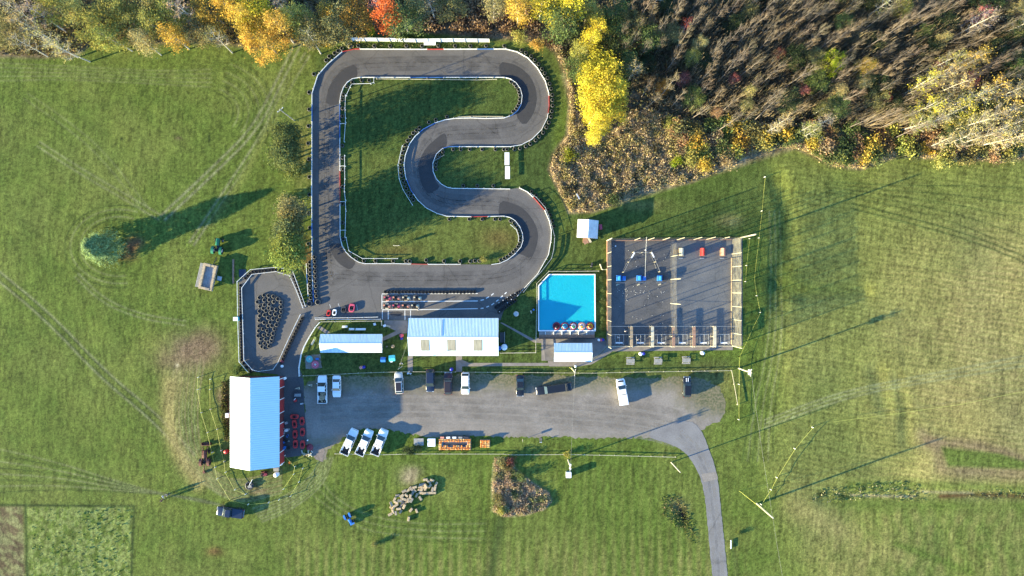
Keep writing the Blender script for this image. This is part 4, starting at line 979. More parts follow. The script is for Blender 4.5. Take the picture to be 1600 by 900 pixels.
# long white building with roof lights
EV, RG = 2.9, 4.5
xa, ya = WH(638.3, 497, EV); xb, yb = WH(778.8, 556, EV)
e, sl = gable('kart_building', 'long white building with a ribbed white roof and three translucent roof panels', xa, xb, yb, ya, EV, RG)
hy = (ya - yb) / 2; cxm = (xa + xb) / 2
for px0 in (657.5, 699, 739.8):
    x0 = WH(px0, 540, 3.7)[0] - cxm; x1 = WH(px0 + 13.3, 540, 3.7)[0] - cxm
    slab_on(e, x0, x1, -hy * .72, -hy * .12, EV, hy, sl, .04, 'trans_panel', 'skylight')
slab_on(e, WH(690.2, 510, 4)[0] - cxm, WH(690.9, 510, 4)[0] - cxm, hy * .08, hy * .92, EV, hy, sl, .045, 'galv', 'roof_seam')
for x in (-6, -1.5, 3.5): door(e, (x, -hy + .31, 0), 1.0, 2.05, 'Y', m='wood_grey')
door(e, (-(xb - xa) / 2 + .31, .5, 0), 1.0, 2.05, 'X', m='wood_grey')
# shed on the lawn
EV2, RG2 = 2.5, 3.5
xa, ya = WH(500.5, 522, EV2); xb, yb = WH(597.2, 551, EV2)
e, sl = gable('lawn_shed', 'long low white shed standing on the fenced lawn, its ribbed roof half in shade', xa, xb, yb, ya, EV2, RG2)
door(e, (2, -(ya - yb) / 2 + .31, 0), 1.2, 1.95, 'Y', m='wood_grey')
# ticket hut
xa, ya = WH(865.5, 536, EV2); xb, yb = WH(925, 565, EV2)
e, sl = gable('ticket_hut', 'small white hut with a blue white ribbed roof between the pool and the car park', xa, xb, yb, ya, EV2, 3.5)
door(e, (-1, -(ya - yb) / 2 + .31, 0), 1.0, 1.95, 'Y', m='wood_grey'); MB().box((1.2, (ya - yb) / 2 - .32, 1.4), (2.2, .07, .9)).build('window', 'glass', e)
# big barn
EV3, RG3 = 4.1, 6.9
xa, _ = WH(359.5, 590, EV3); xb, _ = WH(436.6, 590, EV3); _, ya = WH(400, 588.2, EV3); _, yb = WH(400, 730, EV3)
e, sl = gable('big_barn', 'big barn with white metal roof and red doors left of the car park', xa, xb, yb, ya, EV3, RG3, 'Y', 'roof_ns', 'wall_red', .42)
cym = (ya + yb) / 2; hx = (xb - xa) / 2
for (p0, p1) in ((590.5, 603), (622, 641.5), (659, 679), (703, 721)):
    y0 = (450 - p0) * S - cym; y1 = (450 - p1) * S - cym
    o = MB().box((hx - .37, (y0 + y1) / 2, 1.75), (.12, y0 - y1, 3.4)).build('door', 'door_red', e); o['label'] = 'bright red sliding barn door'
    for yy in (y0 + .08, y1 - .08): MB().box((hx - .35, yy, 1.8), (.16, .12, 3.5)).build('trim', 'white_clean', o)
# hut by the brush
EV4, RG4 = 2.3, 3.3
xa, ya = WH(902, 343.5, EV4); xb, yb = WH(934.5, 372, EV4)
e, sl = gable('small_cabin', 'small cabin with a weathered white roof standing alone below the brush', xa, xb, yb, ya, EV4, RG4, 'Y', 'roof_hut', 'wall_red', .25)
e.rotation_euler[2] = R(-3.5)
door(e, (0, -(ya - yb) / 2 + .2, 0), .95, 1.9, 'Y', m='wood'); st = MB(); st.box((0, -(ya - yb) / 2 - .35, .15), (1.3, 1.1, .3)); st.build('porch_step', 'wood_red', e)
# ------------------------------------------------------------------ batting cages
def post(px, py, h, label, r=.06, m='cream', name='net_post', cat='post', group='tall posts round the batting cages'):
    x, y = W(px, py); o = MB().tube((0, 0, 0), (0, 0, h), r, r * .8, 8).build(name, m, loc=(x, y)); return tag(o, label, cat, group)
for py in (397, 417, 438, 457.5, 478.5, 499, 520): post(1143.6, py, 6.3, 'tall pale post along the right side of the batting cages', .07)
for py in (396, 417, 437.5, 458.5, 478.7, 500, 521): post(948.5, py, 6.6, 'tall pale post along the left side of the batting cages', .07)
for p in ((991, 375.5), (1012, 375.2), (1035, 375), (1057, 375), (1083, 374.5), (1103, 374.2), (1124, 374)): post(*p, 7.2, 'tall pale post along the back of the batting cages', .07)
post(948.5, 376, 7.4, 'stout pale corner post at the upper left of the batting cages', .13); post(948.5, 540.5, 6.5, 'stout pale corner post at the lower left of the batting cages', .1)
post(1158, 371.2, 9.0, 'stout cream pole at the upper right corner of the batting cages', .17, name='corner_pole', group=None); post(1144, 540.3, 6.5, 'stout pale corner post at the lower right of the batting cages', .1)
for py in (436.5, 474): post(1047.8, py, 9.0, 'tall pale pole on the middle line of the batting cages', .09)
post(1047.5, 401, 6.5, 'pale pole near the back of the middle line of the batting cages', .08)
def net(pix, h, label, m='net', sag=.0, seg=1.2, z0=.1, name='net', tilt=0.0):
    q = dense([W(*p) for p in pix], seg); n = len(q); k = 6
    V = []; Fq = []
    for i, (x, y) in enumerate(q):
        for j in range(k + 1):
            t = j / k; s_ = sag * math.sin(i * 1.3) * math.sin(PI * t) ** .7
            V.append((x + s_, y + s_ * .3, z0 + (h - z0) * t - .25 * math.sin(i * 2.1) ** 2 * t * (sag > 0)))
    for i in range(n - 1):
        for j in range(k): Fq.append((i * (k + 1) + j, (i + 1) * (k + 1) + j, (i + 1) * (k + 1) + j + 1, i * (k + 1) + j + 1))
    o = MB().add(V, Fq, 0, True).build(name, m); return tag(o, label, 'net')
net([(1143.6, 373.5), (1143.6, 540)], 6.3, 'pale side net hanging along the right side of the batting cages', 'net_side', .12)
net([(948.5, 376), (948.5, 540)], 6.6, 'side net hanging along the left side of the batting cages', 'net', .12)
net([(949, 375.4), (1143, 373.6)], 7.0, 'back net hanging along the far end of the batting cages', 'net', .12)
net([(1046.8, 382), (1047.8, 520)], 6.0, 'dividing net down the middle of the batting cages', 'net', .1)
# low board wall along the left, and timber plate along the right
for (q, lab, h, m_) in (([(948.2, 377), (948.2, 540)], 'reddish low timber wall along the left side of the batting cages', .9, 'wood_red'), ([(1142.6, 402), (1142.6, 538)], 'low timber wall along the inner right side of the batting cages', .5, 'wood'), ([(949, 541), (1144, 540.6)], 'low pale timber sill along the front of the batting cages', .25, 'cream'), ([(952, 376.2), (1142, 374.2)], 'low rough timber wall along the back of the batting cages', .5, 'wood_red')):
    cx = sum(W(*p)[0] for p in q) / 2; cy = sum(W(*p)[1] for p in q) / 2
    o = MB().wall([(W(*p)[0] - cx, W(*p)[1] - cy) for p in q], .14, .02, h).build('timber_wall', m_, loc=(cx, cy)); tag(o, lab, 'wall')
def cable(a, b, label, r=.012, sag=.25, m='galv', n=14, cat='cable', name='net_cable', r0=None):
    pts = []
    A = Vector(a); B = Vector(b)
    for i in range(n + 1):
        t = i / n; p = A.lerp(B, t); p.z -= sag * 4 * t * (1 - t); pts.append(p)
    c = (A + B) / 2
    mb = MB().path([p - c for p in pts], r, 5); o = mb.build(name, m, loc=tuple(c)); return tag(o, label, cat)
x_, y_ = W(1000.5, 374); cable((x_, y_, 7.0), (W(1000.5, 434)[0], W(1000.5, 434)[1], 5.5), 'thin cable running from the back net to the middle pitching machine', .03)
cable((*W(948.5, 508.5), 3.6), (*W(1144, 508.5), 3.6), 'long cable stretched across the front of the batting stalls', .03, .3)
cable((*W(948.5, 521.5), 3.2), (*W(1144, 520.5), 3.2), 'second cable stretched across the batting stalls', .025, .2)
# stalls: timber partitions
LBL = ['leftmost timber stall partition of the batting cages', 'second timber stall partition from the left in the batting cages', 'middle timber stall partition of the batting cages', 'fourth timber stall partition from the left in the batting cages', 'rightmost timber stall partition of the batting cages']
for i, px in enumerate((983.4, 1015.8, 1048.2, 1079.6, 1111.5)):
    x, y = W(px, 525); L = 4.3; h = 2.5
    e = empty('stall_partition', (x, y, 0), 0, LBL[i], 'partition', 'timber partitions between the batting stalls')
    for s_ in (-.24, .24):
        for yy in (-L / 2, 0, L / 2): MB().box((s_, yy, h / 2 + .03), (.10, .10, h)).build('post', 'cream', e)
        for zz in (.5, h - .1): MB().box((s_, 0, zz), (.06, L - .12, .1)).build('rail', 'wood', e)
    MB().box((0, 0, h + .06), (.62, L * .96, .05)).build('top_board', ('wood', 'cream', 'wood_red', 'wood_red', 'cream')[i], e)
    MB().box((0, 0, h * .5), (.03, L * .94, h * .8)).build('mesh_panel', 'net', e)
for i, px in enumerate((966.5, 999.5, 1032, 1065, 1098, 1130)):
    x, y = W(px, 530); e = empty('batter_frame', (x, y, 0), 0, ['thin pipe frame in the leftmost batting stall', 'thin pipe frame in the second batting stall', 'thin pipe frame in the third batting stall', 'thin pipe frame in the fourth batting stall', 'thin pipe frame in the fifth batting stall', 'thin pipe frame in the rightmost batting stall'][i], 'frame', 'pipe frames in the batting stalls')
    for sx in (-1, 0, 1):
        MB().tube((sx * .9, -1.0, 0), (sx * .9, -1.0, 1.2), .03).build('pipe', 'galv', e); MB().tube((sx * .9, -1.0, 1.2), (sx * .9, 1.1, 1.2), .03).build('pipe', 'galv', e); MB().tube((sx * .9, 1.1, 1.2), (sx * .9, 1.1, 0), .03).build('pipe', 'galv', e)
    MB().tube((-.9, 1.1, 1.2), (.9, 1.1, 1.2), .03).build('pipe', 'galv', e)
    x, y = W(px + 1, 535.6); o = MB().box((0, 0, .02), (1.5, .3, .03)).build('home_plate', 'white_clean', loc=(x, y, .03)); tag(o, ['white rubber plate in the leftmost batting stall', 'white rubber plate in the second batting stall', 'white rubber plate in the third batting stall', 'white rubber plate in the fourth batting stall', 'white rubber plate in the fifth batting stall', 'white rubber plate in the rightmost batting stall'][i], 'plate')
# pitching machines under their covers
for i, px in enumerate((967, 998.5, 1030.5)):
    x, y = W(px, 434.7); e = empty('pitching_machine', (x, y, .02), 0, ['blue pitching machine, left one of the row of three', 'blue pitching machine in the middle of the row of three', 'blue pitching machine, right one of the row of three'][i], 'machine', 'blue pitching machines')
    MB().box((-.15, .0, .65), (.95, 1.25, 1.2)).build('housing', 'blue', e, bevel=.06)
    MB().box((-.15, 0, 1.29), (.5, .9, .08)).build('lid', 'cyan', e, bevel=.02)
    MB().box((.95, -.05, .5), (.75, .95, .95)).build('hopper', ('blue', 'blue', 'steel_dark')[i], e, bevel=.05)
    MB().tube((.55, .1, .9), (.55, .55, .9), .08).build('wheel', 'rubber', e)
    MB().box((.2, -1.0, .9), (2.1, .05, .06)).build('guard_bar', 'galv', e)
    MB().box((.2, -1.0, .45), (.05, .05, .86)).build('leg', 'galv', e)
for i, (px, mt) in enumerate(((1064, 'cream'), (1097, 'red'), (1128.5, 'salmon'))):
    x, y = W(px, 393.8); e = empty('covered_machine', (x, y, .02), 0, ['cream arched machine cover beside a timber pallet in the right batting cage', 'bright red arched machine cover in the right batting cage', 'faded salmon arched machine cover in the right batting cage'][i], 'machine', 'arched machine covers')
    n = 9; prof = [(-.42 + .84 * k / (n - 1), .75 + .45 * math.sin(PI * k / (n - 1))) for k in range(n)]
    prof = [(-.42, 0)] + prof + [(.42, 0)]; mb = MB()
    vs = [(a, -.8, z) for a, z in prof] + [(a, .8, z) for a, z in prof]; k = len(prof)
    mb.add(vs, [tuple(range(k)), tuple(range(2 * k - 1, k - 1, -1))] + [(j, j + 1, k + j + 1, k + j) for j in range(k - 1)]); mb.build('cover', mt, e)
    MB().box((0, 0, .06), (1.15, 1.75, .1)).build('base_board', 'wood', e)
    MB().box((-.05, -1.35, .1), (.9, .16, .16)).build('foot_bar', 'galv', e)
x, y = W(1055.3, 394.2); e = empty('pallet', (x, y, .03), 0, 'timber pallet lying beside the cream machine cover', 'pallet')
for k in range(3): MB().box((-.35 + .35 * k, 0, .05), (.1, 1.2, .1)).build('bearer', 'wood', e)
for k in range(5): MB().box((0, -.5 + .25 * k, .125), (.95, .14, .03)).build('slat', 'wood', e)
for (q, lab) in (([(988, 394.5), (972, 425.5)], 'dark net screen slanting left in front of the pitching machines'), ([(1015.5, 394.5), (1028, 425)], 'dark net screen slanting right in front of the pitching machines'), ([(988, 395), (1015.5, 395)], 'short back screen joining the two slanting net screens')):
    pts = [W(*p) for p in q]; cx = (pts[0][0] + pts[1][0]) / 2; cy = (pts[0][1] + pts[1][1]) / 2; loc = [(x - cx, y - cy) for x, y in pts]
    e = empty('net_screen', (cx, cy, .03), 0, lab, 'screen', 'net screens in the left batting cage')
    MB().wall(loc, .03, .05, 2.2).build('mesh_panel', 'net_dark', e); MB().wall(loc, .07, 2.2, 2.27).build('rail', 'wood_grey', e)
    MB().wall(loc, .07, 0, .07).build('rail', 'wood_grey', e)
    for p in (loc[0], ((loc[0][0] + loc[1][0]) / 2, (loc[0][1] + loc[1][1]) / 2), loc[1]): MB().box((p[0], p[1], 1.15), (.09, .09, 2.3)).build('post', 'cream', e)
for (a, b, lab) in (((988.5, 395.5), (983.5, 404), 'white plank lying on the left net screen'), ((1014.8, 395.5), (1018.5, 403), 'white plank lying on the right net screen')):
    A = W(*a); B = W(*b); o = MB().wall([(A[0] - B[0], A[1] - B[1]), (0, 0)], .3, 2.29, 2.34).build('plank', 'white_clean', loc=B); tag(o, lab, 'plank')
o = MB().ball((0, 0, .2), .18, 10).build('ball_bucket', 'white_clean', loc=W(1008.5, 391)); tag(o, 'white round tub behind the net screens', 'tub')
o = MB().ball((0, 0, .2), .18, 10).build('ball_bucket', 'white_clean', loc=W(961.5, 384.5)); tag(o, 'white round tub in the shaded upper left corner of the cages', 'tub')
proto = None
for i in range(70):
    if i < 40: p = (rng.uniform(962, 1040), rng.gauss(456, 7))
    elif i < 54: p = (rng.uniform(958, 1042), rng.uniform(466, 506))
    else: p = (rng.uniform(952, 1040), rng.uniform(386, 420))
    if proto is None: proto = MB().ball((0, 0, .05), .05, 8).build('ball', 'white_clean'); o = proto
    else: o = proto.copy(); COL.objects.link(o)
    o.location = (*W(*p), .03); tag(o, 'small white ball lying on the floor of the batting cages', 'ball', 'balls scattered in the batting cages')
for i, p in enumerate(((964, 445), (997, 445), (1030, 444.5))):
    x, y = W(*p); o = MB().box((0, 0, .12), (.5, .25, .16), .4).box((.25, .1, .22), (.2, .2, .1), .2).build('ball_feeder', 'cream', loc=(x, y, .03)); tag(o, ['pale ball feeder below the left pitching machine', 'pale ball feeder below the middle pitching machine', 'pale ball feeder below the right pitching machine'][i], 'feeder')
# ------------------------------------------------------------------ pool
pool = [(841.5, 446.5), (857.5, 429), (929, 429), (929.6, 516.5), (841.5, 516.5)]
pw = [W(*p) for p in pool]; cx, cy = W(886, 473); pl = [(x - cx, y - cy) for x, y in pw]
e = empty('boat_pool', (cx, cy, 0), 0, 'bright blue shallow pool with white rim and one cut-off corner', 'pool')
MB().wall(pl + [pl[0]], .22, .02, .55).build('rim', 'white_clean', e)
m, nt, b, out = nodes_of('pool_water')
tc = nt.nodes.new('ShaderNodeTexCoord'); w = nt.nodes.new('ShaderNodeTexNoise'); w.inputs['Scale'].default_value = 2.6; w.inputs['Detail'].default_value = 4
nt.links.new(tc.outputs['Object'], w.inputs['Vector'])
bp = nt.nodes.new('ShaderNodeBump'); bp.inputs['Distance'].default_value = .03; nt.links.new(w.outputs['Fac'], bp.inputs['Height']); nt.links.new(bp.outputs[0], b.inputs['Normal'])
n = nt.nodes.new('ShaderNodeTexNoise'); n.inputs['Scale'].default_value = .25; n.inputs['Detail'].default_value = 3; nt.links.new(tc.outputs['Object'], n.inputs['Vector'])
mx = nt.nodes.new('ShaderNodeMix'); mx.data_type = 'RGBA'; mx.inputs['A'].default_value = (.012, .36, .46, 1); mx.inputs['B'].default_value = (.018, .40, .49, 1); nt.links.new(n.outputs['Fac'], mx.inputs['Factor'])
nt.links.new(mx.outputs['Result'], b.inputs['Base Color']); b.inputs['Subsurface Weight'].default_value = .8; b.inputs['Subsurface Radius'].default_value = (.4, 1.2, 1.6); b.inputs['Subsurface Scale'].default_value = 1.0; b.inputs['Roughness'].default_value = .12; b.inputs['IOR'].default_value = 1.33
M['pool_water'] = m
MB().prism(pl, .03, .42).build('water', 'pool_water', e)
x, y = W(885.5, 522.5); e = empty('pool_dock', (x, y, 0), 0, 'dark plank dock with short white dividers below the pool', 'dock')
for k in range(8): MB().box((0, -.62 + .178 * k, .42), (11.9, .165, .06)).build('plank', 'wood_red' if k < 4 else 'wood_grey', e)
for k in range(6): MB().box((-4.6 + 1.77 * k, .30, .62), (.10, .62, .32)).build('divider', 'white', e)
MB().box((0, 0, .2), (11.8, 1.2, .36)).build('frame', 'steel_dark', e)
MB().box((0, -.85, .5), (12.1, .12, 1.0)).build('rail', 'steel_dark', e)
for i, (px, ring, hull, seat, lab) in enumerate(((869.3, 'maroon_p', 'maroon_p', 'rubber', 'maroon bumper boat, leftmost at the pool dock'), (882.5, 'maroon_p', 'cyan', 'blue', 'blue bumper boat second from the left at the pool dock'), (895.7, 'maroon_p', 'white_clean', 'lime', 'white and green bumper boat in the middle of the pool dock'), (908.7, 'salmon', 'white_clean', 'yellow_p', 'white and yellow bumper boat second from the right at the pool dock'), (921.8, 'maroon_p', 'yellow_p', 'maroon_p', 'yellow and brown bumper boat, rightmost at the pool dock'))):
    x, y = W(px, 509.3); e = empty('bumper_boat', (x, y, .42), rng.uniform(-.25, .25), lab, 'boat', 'bumper boats moored at the dock')
    MB().torus((0, 0, .12), .66, .2, 24, 8).build('ring', ring, e)
    MB().lathe([(.02, .10), (.5, .12), (.55, .3), (.46, .36)], 18).build('hull', hull, e)
    MB().box((0, -.12, .38), (.46, .30, .18)).box((0, -.34, .55), (.46, .1, .4)).build('seat', seat, e, bevel=.04)
    MB().tube((0, .28, .3), (0, .18, .6), .03).torus((0, .16, .62), .13, .02, 12, 6).build('steering_wheel', 'rubber', e)
    MB().box((-.2, -.42, .45), (.22, .2, .28)).build('motor', 'white_clean', e, bevel=.03)
o = MB().ball((0, 0, .3), .28, 10).box((0.1, .5, .3), (.3, .5, .5)).build('pool_pump', 'steel_dark', loc=W(924, 416)); tag(o, 'dark pump standing outside the upper right corner of the pool', 'pump')
x, y = W(940.5, 421.5); e = empty('gate_frame', (x, y, 0), 0, 'cream gate frame between the pool and the batting cages', 'gate'); MB().box((-.0, .0, .9), (.1, .1, 1.8)).build('post', 'cream', e); MB().box((.9, 0, .9), (.1, .1, 1.8)).build('post', 'cream', e); MB().box((.45, 0, 1.75), (.8, .06, .1)).build('rail', 'cream', e)
MB().box((-.28, .6, .5), (.12, 1.3, .9), .35).build('gate_leaf', 'cream', e)
# hedge between pool and cages
# ------------------------------------------------------------------ vehicles
def loft(mb, rings, mi=0, capA=True, capB=True, sm=True):
    """rings: lists of points with equal counts, joined one to the next"""
    k = len(rings[0]); vs = [p for r in rings for p in r]; fs = []
    for i in range(len(rings) - 1):
        for j in range(k): fs.append((i * k + j, i * k + (j + 1) % k, (i + 1) * k + (j + 1) % k, (i + 1) * k + j))
    mb.add(vs, fs, mi, sm)
    if capA: mb.add(rings[0], [tuple(range(k))], mi)
    if capB: mb.add(rings[-1], [tuple(range(k))[::-1]], mi)
    return mb
def sect(x, hw, z0, z1, rd):
    """rounded body cross-section at station x"""
    rd = min(rd, hw * .6, (z1 - z0) * .6)
    return [Vector((x, y, z)) for y, z in ((-hw * .93, z0), (hw * .93, z0), (hw, z0 + .12), (hw, z1 - rd), (hw - rd * .3, z1 - rd * .3), (hw - rd, z1), (0, z1 + .015), (-hw + rd, z1), (-hw + rd * .3, z1 - rd * .3), (-hw, z1 - rd), (-hw, z0 + .12))]
def quad_panel(mb, a, b, c, d, inset, lift, th=.02):
    """thin glass panel set just proud of a quad face"""
    a, b, c, d = map(Vector, (a, b, c, d)); ctr = (a + b + c + d) / 4
    n = (b - a).cross(d - a).normalized()
    q = [p + (ctr - p) * inset for p in (a, b, c, d)]
    top = [p + n * lift for p in q]; bot = [p - n * th for p in q]
    mb.add(top + bot, [(0, 1, 2, 3), (7, 6, 5, 4), (0, 4, 5, 1), (1, 5, 6, 2), (2, 6, 7, 3), (3, 7, 4, 0)])
def vehicle(px, py, ang, L, Wd, H, kind, paint_, label, roof=None, cat='car', bed=None, stripes=False, group=None, name=None, zb=0.02, hood_dark=False):
    """kind: suv, sedan, pickup, limo; +x is the nose; ang in degrees, counter-clockwise from the picture's right"""
    x, y = W(px, py)
    e = empty(name or {'suv': 'parked_suv', 'sedan': 'parked_car', 'pickup': 'pickup_truck', 'limo': 'limousine'}[kind], (x, y, zb), R(ang), label, cat, group or 'vehicles parked round the car park')
    hw = Wd / 2; f = L / 2; hood = H * {'suv': .58, 'sedan': .62, 'pickup': .60, 'limo': .62}[kind]; deck = hood + .03; zc = .28
    # proportions along the length, from nose (+) to tail (-)
    if kind == 'suv': ws0, ws1, rw1, rw0 = f - L * .245, f - L * .41, -f + L * .12, -f + L * .025
    elif kind == 'sedan': ws0, ws1, rw1, rw0 = f - L * .30, f - L * .43, -f + L * .28, -f + L * .15
    elif kind == 'limo': ws0, ws1, rw1, rw0 = f - 1.75, f - 2.35, -f + 1.4, -f + .85
    else: ws0, ws1, rw1, rw0 = f - L * .235, f - L * .365, -f + L * .450, -f + L * .42
    mb = MB()
    tail = -f if kind != 'pickup' else -f + L * .415
    st = [(f, .80, zc + .10, hood - .22, .10), (f - .10, .90, zc, hood - .10, .12), (f - .45, .97, zc, hood - .03, .14), (ws0 + .05, 1.0, zc, hood + .03, .14), ((ws0 + tail) / 2, 1.0, zc, deck + .02, .12)]
    if kind == 'pickup': st += [(tail, 1.0, zc, deck + .02, .12)]
    else: st += [(tail + .4, .98, zc, deck, .14), (tail + .08, .93, zc, deck - .06, .12), (tail, .86, zc + .1, deck - .18, .1)]
    loft(mb, [sect(a, hw * w_, b_, c_, d_) for a, w_, b_, c_, d_ in st])
    body = mb.build('body', paint_, e)
    if kind == 'pickup':
        x0, x1 = -f + .04, tail - .01; bl = (x0 + x1) / 2; ln = x1 - x0
        mb = MB(); bt = .07
        mb.box((bl, hw * .965, (zc + deck) / 2 + .06), (ln, bt, deck - zc)); mb.box((bl, -hw * .965, (zc + deck) / 2 + .06), (ln, bt, deck - zc))
        mb.box((x0 + .04, 0, (zc + deck) / 2 + .05), (.07, hw * 1.85, deck - zc - .04))
        for s_ in (-1, 1): mb.box((bl - .05, s_ * hw * .80, .80), (.95, .26, .22))
        o = mb.build('truck_bed', paint_, e, bevel=.025)
        MB().box((bl, 0, .60), (ln - .10, hw * 1.80, .06)).build('bed_liner', 'rubber', o)
        if bed == 'cover': MB().box((bl + .02, 0, deck + .07), (ln - .12, hw * 1.86, .05)).build('bed_cover', paint_, e, bevel=.015)
        if bed == 'navycover': MB().box((bl + .02, 0, deck + .07), (ln - .12, hw * 1.86, .05)).build('bed_cover', 'car_navy', e, bevel=.015)
        if bed == 'straw':
            mb = MB()
            for k in range(46): mb.ball((bl + rng.uniform(-ln * .38, ln * .38), rng.uniform(-.55, .45), .72 + rng.uniform(0, .14)), rng.uniform(.12, .26), 8, 0, .7)
            tag(mb.build('straw_heap', 'straw', loc=None), 'heap of loose straw filling the bed of the white pickup', 'straw').parent = None
            so_ = COL.objects[-1]; so_.location = e.location; so_.rotation_euler = e.rotation_euler
        if bed == 'boxes':
            MB().box((x1 - .28, 0, deck + .02), (.5, hw * 1.72, .34)).build('toolbox', 'white_clean', e, bevel=.03)
            MB().tube((x1 - .62, -.05, .65), (x1 - .62, -.05, deck + .22), .26, .26, 14).build('water_tank', 'white_clean', e)
    # cabin
    rh = H; tw = hw * .80; bw = hw * .955
    A = [Vector((ws0, -bw, deck)), Vector((ws0, bw, deck)), Vector((rw0, bw, deck)), Vector((rw0, -bw, deck))]
    B = [Vector((ws1, -tw, rh)), Vector((ws1, tw, rh)), Vector((rw1, tw, rh)), Vector((rw1, -tw, rh))]
    mb = MB(); mb.add(A + B, [(0, 1, 5, 4), (1, 2, 6, 5), (2, 3, 7, 6), (3, 0, 4, 7), (4, 5, 6, 7), (3, 2, 1, 0)])
    mb.build('cabin', paint_, e, bevel=.06, seg=3)
    if roof: MB().box(((ws1 + rw1) / 2, 0, rh + .012), ((ws1 - rw1) * .86, tw * 1.55, .03)).build('roof_panel', roof, e, bevel=.01)
    mb = MB(); quad_panel(mb, A[0], A[1], B[1], B[0], .06, .02); mb.build('windscreen', 'glass', e)
    mb = MB(); quad_panel(mb, A[2], A[3], B[3], B[2], .08, .02); mb.build('rear_window', 'glass', e)
    ns = 4 if kind == 'limo' else (3 if kind == 'suv' else 2)
    for (a0, a1, b0, b1) in ((A[1], A[2], B[1], B[2]), (A[3], A[0], B[3], B[0])):
        for k in range(ns):
            t0, t1 = (k + .04) / ns, (k + .96) / ns
            mb = MB(); quad_panel(mb, a0.lerp(a1, t0), a0.lerp(a1, t1), b0.lerp(b1, t1), b0.lerp(b1, t0), .10, .012); mb.build('side_window', 'glass', e)
    wr = .34 if kind in ('suv', 'pickup') else .31
    wx = (f - L * (.18 if kind != 'limo' else .12), -f + L * (.19 if kind != 'limo' else .13))
    for sx in wx:
        for sy in (-1, 1):
            w_ = MB().lathe([(wr * .62, -.10), (wr * .95, -.11), (wr, -.07), (wr, .07), (wr * .95, .11), (wr * .62, .10)], 18, 0, (sx, sy * (hw - .10), wr), 'Y').build('wheel', 'rubber', e)
            MB().lathe([(.02, .085), (wr * .5, .09), (wr * .63, .06), (wr * .63, -.06), (wr * .5, -.09), (.02, -.085)], 16, 0, (sx, sy * (hw - .10), wr), 'Y').build('rim', 'galv', w_)
    for sy in (-1, 1):
        MB().box((f - .07, sy * hw * .66, hood - .24), (.16, .36, .15)).build('headlight', 'lamp', e, bevel=.03)
        MB().box((-f + .03, sy * hw * .80, deck - .22), (.10, .22, .22)).build('taillight', 'redlens', e, bevel=.02)
        MB().box((ws0 - .18, sy * (hw + .10), deck + .10), (.13, .20, .15)).build('mirror', paint_, e, bevel=.03)
    MB().box((f + .01, 0, zc + .18), (.16, hw * 1.7, .22)).build('bumper', 'chrome' if paint_ in ('car_black', 'car_navy', 'car_maroon') else paint_, e, bevel=.04)
    MB().box((-f - .01, 0, zc + .2), (.14, hw * 1.7, .2)).build('bumper', 'chrome' if kind == 'pickup' else paint_, e, bevel=.04)
    MB().box((f - .01, 0, hood - .3), (.06, hw * .9, .18)).build('grille', 'steel_dark', e)
    if stripes:
        for sy in (-.2, .2): MB().box((f - L * .14, sy, hood + .03), (L * .2, .16, .012), ry=R(2)).build('hood_stripe', 'white_clean', e)
    if hood_dark: MB().box((f - .42, 0, hood + .0), (.35, hw * 1.3, .03)).build('hood_vent', 'steel_dark', e)
    return e
PK = 'white pickup trucks parked on a slant'
vehicle(505.3, 608, 90, 5.9, 1.95, 1.85, 'pickup', 'car_white', 'white pickup with brown straw in its bed, leftmost in the top row', bed='straw')
vehicle(527.3, 603, -90, 4.5, 1.8, 1.38, 'sedan', 'car_white', 'white low coupe parked right beside the white pickup with straw', cat='car')
vehicle(624.3, 598, 93, 4.5, 1.82, 1.65, 'suv', 'car_silver', 'silver SUV with a dark roof panel, parked nose to the lawn rail', roof='roof_glass')
vehicle(672.8, 594, -90, 4.7, 1.85, 1.7, 'suv', 'car_navy', 'dark navy SUV with a bright front bumper, parked left of the maroon one')
vehicle(700.7, 598.5, 90, 4.6, 1.85, 1.65, 'suv', 'car_maroon', 'dark maroon SUV with black roof between the navy and the white SUV', roof='roof_glass')
vehicle(727.5, 598.5, -90, 4.5, 1.82, 1.65, 'suv', 'car_white', 'white SUV parked nose down at the end of the concrete walk')
vehicle(812.6, 602, -90, 4.4, 1.75, 1.5, 'sedan', 'car_black', 'black car parked by itself left of the long limousine')
vehicle(865.2, 606.6, 188, 7.6, 1.85, 1.6, 'limo', 'car_black', 'long black limousine parked slantwise under the power wires', cat='limousine')
vehicle(971.3, 612, 99, 5.6, 1.9, 1.8, 'pickup', 'car_white', 'white pickup with a covered bed parked by itself near the lot exit', bed='cover', hood_dark=True)
vehicle(1072, 604, 90, 4.3, 1.7, 1.7, 'suv', 'car_black', 'black SUV with white hood stripes, rightmost in the car park', stripes=True)
vehicle(547.2, 689.5, 66, 5.8, 1.95, 1.85, 'pickup', 'car_white', 'white work truck with a dark open bed, left one of the slanted three', bed='boxes', group=PK)
vehicle(570.7, 690.5, 66, 5.8, 1.95, 1.85, 'pickup', 'car_white', 'white work truck with a dark open bed, middle one of the slanted three', bed='boxes', group=PK)
vehicle(594.2, 690, 68, 5.8, 1.95, 1.85, 'pickup', 'car_white', 'white work truck with a dark open bed, right one of the slanted three', bed='boxes', group=PK)
vehicle(362, 798.5, 173, 5.7, 1.95, 1.8, 'pickup', 'car_navy', 'dark navy pickup with a bed cover driving on the grass below the big barn', bed='navycover')
